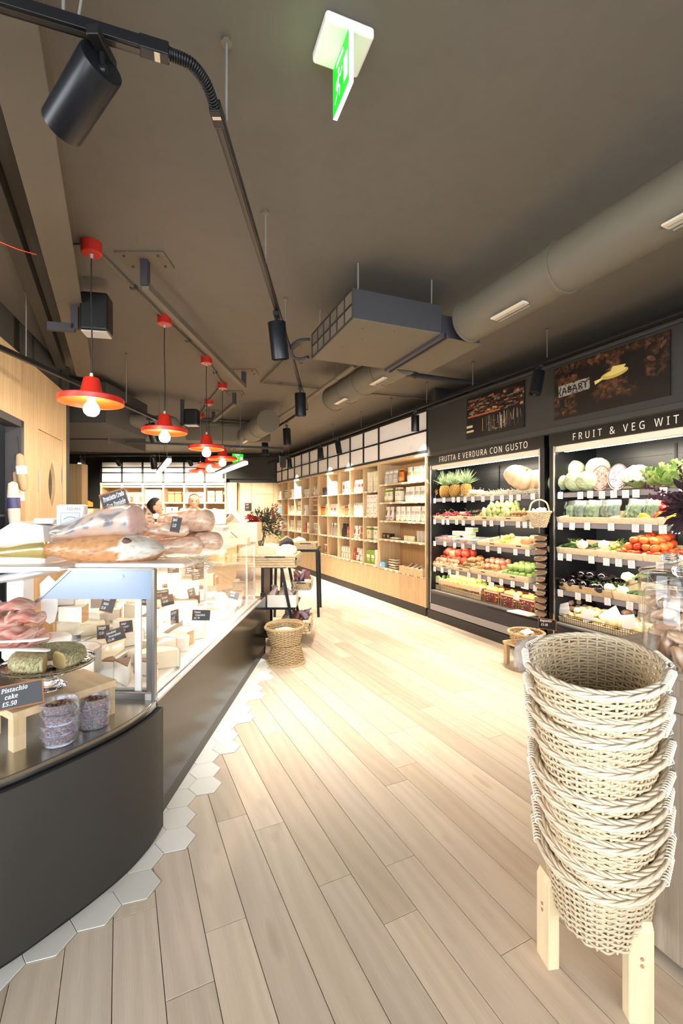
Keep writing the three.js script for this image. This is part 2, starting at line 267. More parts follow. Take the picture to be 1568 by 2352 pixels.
// fascia over the cold cabinets
{
  const f = thing('fascia', 'dark grey boxed fascia above the two cold cabinets', 'fascia', W(1.545, 0, 0), RW);
  part(f, 'fascia_board', bx(4.3, .64, .03, 2.15, 2.525, -.005, .003), mat(0x2e2d29, .5)); part(f, 'moulding', [bx(4.3, .05, .05, 2.15, 2.235, .01, .004), bx(4.3, .03, .05, 2.15, 2.86, .01, .004)], MT.dark);
  part(f, 'fascia_top', bx(4.3, .02, .85, 2.15, 2.85, -.43), MT.dark);
  const p1 = canvasTex(512, 640, (c, w, h) => {
    c.fillStyle = '#0f0c0a'; c.fillRect(0, 0, w, h);
    for (let i = 0; i < 260; i++) { const y = rr(.05, .5) * h; c.fillStyle = ['#5a2a15', '#7c3f1e', '#3b1c10', '#a0613a', '#c9a27a', '#22150e', '#8a8476'][ri(7)]; c.globalAlpha = rr(.3, .9); c.fillRect(rr(0, w), y, rr(4, 50), rr(4, 34)); }
    c.globalAlpha = 1; c.fillStyle = '#140f0c'; c.fillRect(.1 * w, .5 * h, .62 * w, .16 * h); c.fillStyle = '#a5532a'; c.fillRect(.02 * w, .46 * h, .6 * w, .035 * h);
    c.strokeStyle = '#cdb490'; for (let i = 0; i < 30; i++) { const x = rr(.3, .98) * w; c.lineWidth = rr(1, 5); c.globalAlpha = rr(.4, 1); c.beginPath(); c.moveTo(x, rr(.5, .62) * h); c.lineTo(x + rr(-12, 12), rr(.75, .95) * h); c.stroke(); }
    c.globalAlpha = .9; c.fillStyle = '#d8bf98'; c.fillRect(0, .68 * h, .12 * w, .06 * h); c.fillRect(0, .8 * h, .14 * w, .05 * h); for (let i = 0; i < 24; i++) { c.globalAlpha = rr(.3, .8); c.fillRect(rr(.3, .7) * w, rr(.68, .9) * h, rr(8, 40), rr(3, 12)); }
  });
  const p2 = canvasTex(1024, 512, (c, w, h) => {
    c.fillStyle = '#140d09'; c.fillRect(0, 0, w, h);
    const rust = (x0, y0, x1, y1, n) => { for (let i = 0; i < n; i++) { c.globalAlpha = rr(.1, .4); c.fillStyle = ['#6a3d24', '#80502f', '#4a2816', '#94643f', '#2a160c'][ri(5)]; c.beginPath(); c.ellipse(x0 + rnd() * (x1 - x0), y0 + rnd() * (y1 - y0), rr(5, 44), rr(3, 20), rr(0, 3), 0, 7); c.fill(); } };
    rust(0, 10, w, 70, 200); rust(20, 120, 260, 200, 110); rust(520, 90, 640, 180, 50); rust(400, 330, 780, 420, 110); rust(0, 250, 220, 480, 90); rust(430, 250, 700, 320, 70); rust(850, 90, 1010, 330, 60);
    c.globalAlpha = 1; c.save(); c.translate(45, 190); c.rotate(-.03); c.fillStyle = '#8b8478'; c.fillRect(0, 0, 320, 110); c.fillStyle = '#17120e'; c.font = 'bold 86px sans-serif'; c.fillText('(ABART|', 4, 88); c.restore();
    for (let i = 0; i < 60; i++) { c.globalAlpha = rr(.3, .8); c.fillStyle = '#17100b'; c.beginPath(); c.ellipse(rr(40, 380), rr(180, 300), rr(3, 16), rr(2, 8), 0, 0, 7); c.fill(); }
    c.globalAlpha = 1; c.fillStyle = '#b39a4a'; c.beginPath(); c.ellipse(590, 215, 120, 36, -.08, 0, 7); c.fill(); c.fillStyle = '#cdb968'; c.beginPath(); c.ellipse(600, 205, 90, 20, -.08, 0, 7); c.fill(); c.beginPath(); c.moveTo(480, 225); c.lineTo(410, 235); c.lineTo(418, 270); c.lineTo(500, 235); c.fill(); c.beginPath(); c.moveTo(560, 185); c.lineTo(575, 150); c.lineTo(690, 160); c.lineTo(670, 190); c.fill();
  });
  const poster = (s0, s1, tex, label) => { const w = s1 - s0, g = new THREE.BoxGeometry(w, .49, .012), o = single('poster', g, [MT.black, MT.black, MT.black, MT.black, mat(0xffffff, .38, { map: tex }), MT.black], label, 'poster'); o.position.copy(W((s0 + s1) / 2, 2.572, .018)); o.rotation.y = RW; };
  poster(sAt(1207), sAt(1075), p1, 'dark photo poster of bar stools above the first cold cabinet'); poster(sAt(1543), sAt(1277), p2, 'dark rusty photo poster with a lettered plate above the second cold cabinet');
}
// cold cabinets
const SH = [1.63, 1.345, 1.05, .70], DECK = .395, SLOPE = .14;
function coldCabinet(label, s1, s0, tex, tx0, tx1) {
  const w = s1 - s0, t = thing('cold_cabinet', label, 'display cabinet', W(s1, 0, 0), RW);
  const X = (s) => s1 - s;
  part(t, 'side_post', bx(.05, 2.2, .82, .025, 1.1, -.41, .003), MT.blackMetal); part(t, 'side_post', bx(.05, 2.2, .82, w - .025, 1.1, -.41, .003), MT.blackMetal);
  part(t, 'post_trim', bx(.014, 1.87, .01, .056, 1.15, .0), MT.steel); part(t, 'post_trim', bx(.014, 1.87, .01, w - .056, 1.15, .0), MT.steel);
  part(t, 'back_panel', bx(w, 1.9, .03, w / 2, 1.3, -.62), mat(0x4a4b4c, .35, { metalness: .6 }));
  for (let y = 1.72; y < 2.06; y += .12) { const g = []; for (let x = .1; x < w - .1; x += .03) g.push(bx(.018, .004, .004, x, y, -.603)); part(t, 'vent_slots', g, MT.black); }
  for (const x of [w * .36, w * .86]) part(t, 'slotted_upright', bx(.02, 1.7, .008, x, 1.2, -.6), MT.black);
  part(t, 'roof', bx(w, .06, .8, w / 2, 2.17, -.42), MT.blackMetal);
  const sgn = part(t, 'header_sign', new THREE.BoxGeometry(w, .122, .02).translate(w / 2, 2.143, -.005), [MT.black, MT.black, MT.black, MT.black, mat(0xffffff, .3, { map: tex }), MT.black]);
  part(t, 'night_blind', bx(w - .1, .055, .05, w / 2, 2.055, -.04, .006), mat(0xe8dcc4, .6));
  part(t, 'lamp_housing', bx(w - .12, .03, .05, w / 2, 2.055, -.1), MT.white); part(t, 'light_strip', bx(w - .2, .012, .03, w / 2, 2.034, -.1), emit(0xfff4e0, 7));
  SH.forEach((y, i) => {
    const g = bx(w - .1, .022, .5, 0, 0, -.25, .003).rotateX(SLOPE); const sh = part(t, 'shelf', g.translate(w / 2, y - .012, -.055), MT.grey);
    part(sh, 'price_rail', bx(w - .1, .045, .008, w / 2, y - .02, -.045, .001), mat(0x8d8688, .4)); part(sh, 'glass_lip', bx(w - .1, .05, .004, w / 2, y + .02, -.038), MT.glass);
    part(sh, 'light_strip', bx(w - .2, .006, .014, w / 2, y - .028, -.1), emit(0xfff4e0, 5));
    let x = .1; while (x < w - .12) { const m = part(sh, 'price_tag', tagBox, MT.tag); m.position.set(x, y - .025 + rr(-.006, .004), -.032); m.rotation.z = rr(-.05, .05); x += rr(.085, .24); }
    const l = area('shelf_light', w - .25, .02, V(0, 0, 0).copy(W(s1 - w / 2, y - .034, -.1)), W(s1 - w / 2, y - .6, -.28), 0xfff2dc, 26); l.castShadow = false;
  });
  part(t, 'deck', bx(w - .1, .03, .6, w / 2, DECK - .03, -.3), MT.grey);
  part(t, 'lower_front', bx(w - .1, .17, .04, w / 2, .295, -.02, .004), MT.charcoal); part(t, 'front_ledge', bx(w - .1, .012, .1, w / 2, .385, -.05), MT.grey); part(t, 'bumper', bx(w - .1, .085, .045, w / 2, .164, -.018, .004), mat(0x9d9a9b, .35)); part(t, 'plinth', bx(w, .113, .05, w / 2, .0565, -.012), MT.dark);
  const wires = []; for (let x = .1; x < w - .1; x += .022) wires.push(bar(V(x, DECK - .015, -.06), V(x, DECK + .075, -.055), .0016, 5)); for (const y of [0, .045, .078]) wires.push(bar(V(.08, DECK + y, -.057), V(w - .08, DECK + y, -.057), .0022, 5)); part(t, 'wire_guard', wires, MT.black);
  area('header_light', w - .25, .05, W(s1 - w / 2, 2.026, -.1), W(s1 - w / 2, 1.2, -.34), 0xfff2dc, 34);
  return t;
}
const signTex = (w, txt, x0, sp, fs, sc = .74) => canvasTex(2048, 128, (c, W2) => {
  c.fillStyle = '#050505'; c.fillRect(0, 0, W2, 128); c.fillStyle = '#efe6d6'; c.save(); c.translate(x0 / w * 2048, 98); c.scale(sc, 1); c.font = fs + 'px sans-serif'; let x = 0; for (const ch of txt) { c.fillText(ch, x, 0); x += c.measureText(ch).width + sp; } c.restore();
});
coldCabinet('tall black cold cabinet of fruit under the Italian header sign', 1.545, -.41, signTex(1.955, 'FRUTTA E VERDURA CON GUSTO', .25, 12, 100, .9), 0, 0);
coldCabinet('tall black cold cabinet of vegetables under the English header sign', -.47, -2.7, signTex(2.23, 'FRUIT & VEG WITH', .26, 30, 92), 0, 0);
// ---------- ceiling fittings
const TRK = 2.86;
function track(name, label, pts, y, w = .034) {
  const t = thing(name, label, 'light track');
  for (let i = 0; i + 1 < pts.length; i++) { const a = V(pts[i][0], y, pts[i][1]), b = V(pts[i + 1][0], y, pts[i + 1][1]); part(t, 'rail', beam(a, b, w, .036, .003), MT.blackMetal); part(t, 'conductor_slot', beam(a.clone().setY(y - .0185), b.clone().setY(y - .0185), .014, .004), mat(0x45413a, .4, { metalness: .6 })); }
  return t;
}
function rods(t, pts, y) { for (const [x, z] of pts) { part(t, 'hanger_rod', bar(V(x, y, z), V(x, CEIL, z), .0045, 6), MT.grey); part(t, 'hanger_cap', cyl(.02, .014, .012, x, CEIL - .006, z, 12), MT.paintPipe); } }
const P2 = (v) => [v.x, v.z];
const tA = track('light_track', 'black light track running down the aisle above the counter edge', [[-.44, -1.58], [-.465, -6.15]], TRK); rods(tA, [[-.414, -1.64], P2(onY(610, 485, CEIL)), P2(onY(655, 685, CEIL)), [-.46, -5.2]], TRK);
const tB = track('light_track', 'black light track crossing the upper left corner of the picture', [[-.53, -1.4], [-1.2, -1.17]], TRK, .036); rods(tB, [[-.8, -1.31]], TRK);
{ const t = thing('track_connector', 'ribbed flexible connector joining the two nearest light tracks', 'connector');
  const g = [], pa = V(-.53, TRK, -1.4), pb = V(-.44, TRK, -1.585), cur = new THREE.CatmullRomCurve3([pa, V(-.475, TRK, -1.43), V(-.447, TRK, -1.49), pb]);
  for (let i = 0; i <= 26; i++) { const p = cur.getPoint(i / 26), d = cur.getTangent(i / 26); g.push(new THREE.TorusGeometry(.0145, .0038, 6, 14).toNonIndexed().applyQuaternion(new THREE.Quaternion().setFromUnitVectors(V(0, 0, 1), d)).translate(p.x, p.y, p.z)); }
  part(t, 'ribbed_sleeve', g, MT.blackMetal); part(t, 'core', tube([pa, V(-.475, TRK, -1.43), V(-.447, TRK, -1.49), pb], .013, 24, 8), MT.black);
  part(t, 'end_block', beam(V(-.53, TRK, -1.4), V(-.61, TRK, -1.373), .04, .042, .004), MT.blackMetal); part(t, 'end_block', beam(V(-.44, TRK, -1.575), V(-.44, TRK, -1.65), .04, .042, .004), MT.blackMetal);
  part(t, 'contact_label', [beam(V(-.555, TRK - .0215, -1.392), V(-.57, TRK - .0215, -1.387), .03, .001), beam(V(-.44, TRK - .0215, -1.6), V(-.44, TRK - .0215, -1.612), .03, .001)], mat(0xd8c9a8, .5));
}
const tCs = V(-.47, 0, -6.2), tCe = onY(563, 1027, TRK);
const tC = track('light_track', 'black light track slanting away from the end of the aisle track', [P2(tCs), P2(tCe)], TRK); rods(tC, [P2(tCs.clone().lerp(tCe, .3)), P2(tCs.clone().lerp(tCe, .75))], TRK);
const tD = track('light_track', 'long black light track in front of the white panels on the right', [P2(W(-2.6, 0, .2)), P2(W(9.3, 0, .2))], TRK); rods(tD, [-.62, .4, 1.3, 2.2, 3.2, 4.4, 5.7, 7.2].map((s) => P2(W(s, 0, .2))), TRK);
const tE = track('light_track', 'black light track in front of the timber wall on the left', [P2(onY(-60, 770, 2.6)), P2(onY(360, 962, 2.6))], 2.6); rods(tE, [P2(onY(60, 833, 2.6)), P2(onY(290, 929, 2.6))], 2.6);
const tF = track('light_track', 'black light track running across the shop before the far shelves', [P2(onY(288, 1014, 2.5)), P2(onY(650, 1029, 2.5))], 2.5); rods(tF, [[-3.6, -7.05], [-2.2, -7.1]], 2.5);
// spot heads: a joint under the track, then a cylinder aimed at a point
const HEADL = .25, HEADR = .062;
const lampFace = emit(0xfff0da, 9);
function spot(joint, aim, label, k, L = HEADL, R = HEADR, lit = true, ang = .62, col = 0xfff3e2) {
  const t = thing('track_spotlight', label, 'spotlight', joint, 0, 'black cylinder spotlights on the ceiling tracks'), d = aim.clone().sub(joint).normalize();
  const q = new THREE.Quaternion().setFromUnitVectors(V(0, -1, 0), d), c = V(0, -.075, 0).addScaledVector(d, L / 2);
  part(t, 'adapter', bx(.036, .03, .11, 0, -.032, 0, .004), MT.black); part(t, 'stem', cyl(.008, .008, .06, 0, -.07, 0, 10), MT.blackMetal);
  const sh = lathe([[.0, .5 * L], [R * .97, .5 * L], [R, .485 * L], [R, -.5 * L], [R * .93, -.5 * L], [R * .9, -.42 * L], [0, -.42 * L]], 32).applyQuaternion(q).translate(c.x, c.y, c.z);
  part(t, 'housing', toCreasedNormals(sh, .6), MT.blueBlack);
  part(t, 'knuckle', cyl(.016, .016, .03, 0, 0, 0, 12).rotateZ(Math.PI / 2).translate(0, -.1, 0), MT.blackMetal);
  if (lit) {
    part(t, 'lens', cyl(R * .86, R * .86, .004, 0, -.41 * L, 0, 24).applyQuaternion(q).translate(c.x, c.y, c.z), lampFace);
    const l = new THREE.SpotLight(col, k, 0, ang, .75, 2); l.position.copy(joint).add(c).addScaledVector(d, L * .52); l.target.position.copy(aim); l.shadow.radius = 2; l.name = 'spot_light'; scene.add(l, l.target);
  }
  return t;
}
const K = 16;
spot(V(-.705, TRK - .012, -1.34), V(-3.1, 1.95, -2.95), 'large black spotlight nearest the camera, tilted away to the left', K * .8);
spot(V(-.452, TRK - .012, -3.17), V(-.2, 0, -3.75), 'black spotlight on the aisle track, nearest of its row', K * .42, HEADL, HEADR, true, .75);
spot(V(-.46, TRK - .012, -5.07), V(-.4, 0, -5.3), 'black spotlight near the far end of the aisle track', K * .4, HEADL, HEADR, true, .75);
for (const [px, py, l] of [[658, 973, 'first'], [608, 1004, 'second']]) { const p = onY(px, py, TRK - .02); spot(p, p.clone().add(V(.15, -2.8, .1)), `black spotlight hanging from the slanting track, ${l} from its near end`, K * .42, HEADL, HEADR, true, .75); }
const wallSpots = [[-.52, 1.6, -.12, -.3, 'in front of the fascia between the two posters'], [1.02, 1.55, -.1, 1.9, 'over the wide oak shelving, nearest on the panel track'], [3.05, 1.4, -.2, 3.6, 'second over the oak cubbies on the panel track'], [3.62, 1.4, -.2, 4.3, 'third over the oak cubbies, tilted away'], [5.6, 1.4, -.2, 6.1, 'fourth over the oak cubbies on the panel track'], [6.9, 1.4, -.2, 7.5, 'fifth over the oak cubbies on the panel track'], [8.1, 1.4, -.2, 8.6, 'sixth over the oak cubbies, at the far end']];
const px2s = (px) => sAt(px, .2);
[[1238, -.55], [953, 1.9], [775, 3.9], [735, 5.0], [664, 7.3]].forEach(([px, sa], i) => spot(W(px2s(px), TRK - .012, .2), W(sa, i ? .75 : .3, i ? -.05 : .9), 'black spotlight on the panel track ' + ['before the dark fascia between the posters', 'nearest to the dark fascia', 'tilted away before the white panels', 'third before the white panels', 'farthest before the white panels'][i], K * (i ? 1.2 : .7), .22, .055, true, .66));
spot(V(-2.30, 2.588, -5.45), V(-1.9, 1.0, -5.9), 'black spotlight at the end of the track by the timber wall', K * .8, .23, .058);
spot(onY(648, 1032, 2.48).add(V(0, 0, .0)), V(-1.0, 0, -9.6), 'black spotlight tilted flat under the far cross track', K * .6, .23, .06, false);
spot(onY(351, 1040, 2.62).setY(2.62), V(-3.9, 0, -10.2), 'small black spotlight before the far shelves', K * .8, .24, .06);
// more of the same spots stand on the tracks behind and above the camera
const tG = track('light_track', 'black light track along the far end of the shop', [[-6.8, -11.3], [-2.3, -11.3]], TRK); rods(tG, [[-6.2, -11.3], [-4.4, -11.3], [-2.8, -11.3]], TRK);
[-6.5, -5.6, -4.7, -3.8].forEach((x, i) => spot(V(x, TRK - .012, -11.3), V(x + .1, 1.5, -13.1), `black spotlight facing the far shelves, ${['first', 'second', 'third', 'fourth'][i]} from the left`, K * 1.3, .22, .055, true, .8)); spot(V(-2.6, TRK - .012, -11.3), V(-2.4, 1.2, -13.2), 'black spotlight facing the far timber door', K, .22, .055, true, .6);
// pendant lamps
const pendSpots = [[210, 567, 217], [378, 733, 384], [474, 825, 478], [511, 884, 517], [480, 922, 484], [460, 952, 456]];
const ord = ['nearest', 'second', 'third', 'fourth', 'fifth', 'farthest'];
const shadeG = toCreasedNormals(lathe([[0, .155], [.042, .155], [.046, .15], [.066, .055], [.075, .047], [.185, .032], [.19, .026], [.188, -.004], [.184, -.004], [.182, .022], [.07, .036], [.055, .03], [0, .03]], 44), .7);
const shadeIn = lathe([[.0, .0265], [.055, .027], [.07, .033], [.181, .019], [.1825, -.003]], 44);
pendSpots.forEach(([px, py], i) => {
  const c = onY(px, py, 3.12), yR = 2.14, t = thing('pendant_lamp', `red enamel pendant lamp with a wide flat shade, ${ord[i]} of the row over the counter`, 'pendant lamp', [c.x, yR, c.z], 0, 'red pendant lamps over the counter');
  const h = CEIL - yR;
  const ca = part(t, 'canopy', toCreasedNormals(lathe([[0, h - .075], [.055, h - .075], [.06, h - .07], [.06, h], [0, h]], 28), .6), MT.red); part(ca, 'cord_grip', cyl(.009, .012, .025, 0, h - .088, 0, 10), MT.lightGrey);
  part(t, 'cord', tube([V(0, .17, 0), V(.004, .4, .002), V(-.003, .7, 0), V(0, h - .08, 0)], .0042, 20, 6), MT.cord); part(t, 'socket_cap', cyl(.012, .009, .03, 0, .17, 0, 12), MT.lightGrey);
  const s = part(t, 'shade', shadeG, MT.red); part(s, 'shade_lining', shadeIn, MT.redIn);
  part(t, 'bulb', lathe([[0, -.088], [.025, -.083], [.042, -.066], [.048, -.044], [.042, -.02], [.026, .004], [.018, .026], [0, .028]], 22), emit(0xffeccc, 9));
  const l = new THREE.PointLight(0xffe2be, 1.3, 0, 2); l.position.set(c.x, yR - .04, c.z); l.name = 'pendant_light'; l.shadow.radius = 2; scene.add(l);
});
{ // conduit that feeds the lamps
  const pts = pendSpots.map(([px, py]) => onY(px, py, 3.12)); const t = thing('lamp_conduit', 'thin ceiling conduit linking the red lamp canopies', 'conduit');
  for (let i = 0; i + 1 < pts.length; i++) { const a = pts[i].clone().setY(3.135), b = pts[i + 1].clone().setY(3.135), d = b.clone().sub(a).normalize(); part(t, 'pipe', beam(a.addScaledVector(d, .06), b.addScaledVector(d, -.06), .02, .022, .003), MT.beamPaint); if (i < 3) { const m = a.clone().lerp(b, .5); part(t, 'saddle', bx(.05, .03, .03, m.x, 3.133, m.z, .003), MT.dark); } }
  const a = pts[0]; part(t, 'feed_cable', tube([V(a.x - .05, 3.13, a.z + .02), V(a.x - .1, 3.12, a.z + .03), V(a.x - .15, 3.08, a.z + .04), V(a.x - .17, 3.0, a.z + .02)], .007, 20, 6), MT.cord);
}
// ceiling hung frame rails with bolted plates
function frameRail(label, a, b, y, pw = .32) {
  const t = thing('ceiling_rail', label, 'rail');
  part(t, 'rail', beam(V(a.x, y, a.z), V(b.x, y, b.z), .05, .05, .004), MT.beamPaint);
  for (const p of [a, b]) { part(t, 'post', bx(.05, CEIL - y, .05, p.x, (CEIL + y) / 2, p.z, .003), MT.charcoal); const pl = part(t, 'plate', bx(pw, .012, .2, p.x, CEIL - .006, p.z, .002), MT.beamPaint); for (const [sx, sz] of [[-1, -1], [1, -1], [-1, 1], [1, 1]]) part(pl, 'bolt', cyl(.008, .008, .01, p.x + sx * pw * .35, CEIL - .015, p.z + sz * .065, 8), MT.dark); }
}
frameRail('nearer painted steel rail hung from two bolted ceiling plates', V(-1.32, 0, -3.06), V(-1.18, 0, -5.5), 2.97);
frameRail('farther painted steel rail hung from bolted ceiling plates', onY(538, 900, 3.15).setY(0), onY(490, 965, 2.99).setY(0), 2.99, .26);
// steel beams in the upper left
{
  const t = thing('steel_beam', 'painted steel I-beam running under the ceiling at upper left', 'beam');
  const a = V(-.80, 0, -.95), b = V(-2.85, 0, -5.06), top = CEIL;
  part(t, 'bottom_flange', beam(a.clone().setY(2.955), b.clone().setY(2.955), .165, .014, .002), MT.beamPaint); part(t, 'web', beam(a.clone().setY(3.05), b.clone().setY(3.05), .012, .18), MT.beamPaint); part(t, 'top_flange', beam(a.clone().setY(top - .008), b.clone().setY(top - .008), .165, .014, .002), MT.beamPaint);
  const a2 = a.clone().add(V(-.27, 0, 0)), b2 = b.clone().add(V(-.27, 0, 0));
  single('channel_section', [beam(a2.clone().setY(3.09), b2.clone().setY(3.09), .085, .11, .003)], mat(0x37332b, .7), 'dark steel channel beside the I-beam at upper left', 'beam');
  const c0 = onY(-5, 553, 2.94), c1 = onY(84, 584, 2.955); single('orange_wire', tube([c0, c0.clone().lerp(c1, .5).add(V(0, -.006, 0)), c1], .0028, 16, 6), mat(0xd4451f, .5), 'thin orange wire strung to the steel beam', 'wire');
  // strut frame at the top left corner behind the big spotlight
  const s = thing('strut_frame', 'dark slotted strut bracket at the top left corner', 'bracket'); const z = -1.95;
  const q = (px, py) => at(px, py, 1.95);
  part(s, 'upright', beam(q(105, 20), q(98, 270), .045, .045, .003), MT.blueBlack); part(s, 'arm', beam(q(-40, 222), q(100, 232), .05, .06, .003), MT.blueBlack); part(s, 'clamp', beam(q(92, 100), q(92, 165), .055, .03, .003), MT.blueBlack);
  single('cable_stay', bar(at(188, -10, 1.32), V(-.77, TRK, -1.325), .004, 6), MT.grey, 'thin stay above the nearest light track', 'stay');
}
// loudspeakers on brackets
function speaker(label, px, py, d, w, h, turn) {
  const p = at(px, py, d), t = thing('loudspeaker', label, 'loudspeaker', p, turn, 'black loudspeakers under the ceiling');
  part(t, 'cabinet', bx(w, h, w * .8, 0, 0, 0, .02), MT.black); part(t, 'grille', bx(w * .86, h * .9, .01, w * .02, 0, -w * .4, .004), MT.dark); part(t, 'base_trim', bx(w * .9, .012, w * .7, 0, -h / 2 - .004, 0, .004), MT.lightGrey);
  part(t, 'bracket', [bx(.05, CEIL - p.y + .12, .035, -w / 2 - .05, (CEIL - p.y - .12) / 2, 0, .003), bx(.18, .06, .035, -w / 2 - .14, -.11, 0, .003)], MT.charcoal);
}
speaker('black loudspeaker on a bracket beside the I-beam at left', 222, 722, 3.35, .19, .28, .2); speaker('smaller looking black loudspeaker farther back over the counter', 441, 958, 6.9, .2, .24, 0);
// running-man exit sign
{
  const tex = canvasTex(256, 256, (c, w) => {
    c.fillStyle = '#00d81c'; c.fillRect(0, 0, w, w); c.fillStyle = '#ffffff'; c.fillRect(176, 84, 62, 120);
    c.beginPath(); c.ellipse(96, 76, 13, 15, 0, 0, 7); c.fill(); c.lineCap = 'round'; c.lineJoin = 'round'; c.strokeStyle = '#ffffff'; const L = (w2, ...p) => { c.lineWidth = w2; c.beginPath(); c.moveTo(p[0], p[1]); for (let i = 2; i < p.length; i += 2) c.lineTo(p[i], p[i + 1]); c.stroke(); };
    L(24, 92, 104, 84, 140); L(11, 96, 104, 126, 118, 150, 100); L(11, 84, 104, 60, 116, 54, 142); L(13, 86, 146, 112, 164, 108, 202); L(13, 80, 146, 68, 182, 36, 200); c.fillRect(60, 18, 110, 20);
  });
  const f = V(.032, 0, -1.565), b = V(-.024, 0, -1.715), d = b.clone().sub(f).normalize(), t = thing('exit_sign', 'lit green running-man exit sign on a white ceiling box', 'exit sign', [(f.x + b.x) / 2, 0, (f.z + b.z) / 2], Math.atan2(d.x, d.z));
  part(t, 'ceiling_box', bx(.182, .04, .166, 0, 3.13, 0, .012), mat(0xe9e7e0, .5)); part(t, 'end_cap', bx(.018, .185, .004, 0, 3.02, -.0835, .001), mat(0xf4f4f0, .4));
  const side = new THREE.MeshStandardMaterial({ color: 0xffffff, roughness: .4, emissive: 0xffffff, emissiveMap: tex, map: tex, emissiveIntensity: .55 });
  const pane = part(t, 'sign_plate', new THREE.BoxGeometry(.016, .185, .162).translate(0, 3.02, 0), [side, side, emit(0xffffff, 1), emit(0xffffff, 1.3), emit(0xffffff, 1), emit(0xffffff, 1)]);
  const l = new THREE.PointLight(0xb8ffb0, .015, 0, 2); l.position.set(-.1, 3.0, -1.62); scene.add(l);
  const f2 = at(546, 1052, 10.2), t2 = thing('exit_sign', 'small green exit sign hanging far back behind the red lamps', 'exit sign', f2, .5); part(t2, 'sign_plate', new THREE.BoxGeometry(.24, .2, .02), [side, side, side, side, side, side]); part(t2, 'hanger_rod', bar(V(0, .1, 0), V(0, CEIL - f2.y, 0), .005, 6), MT.grey);
}
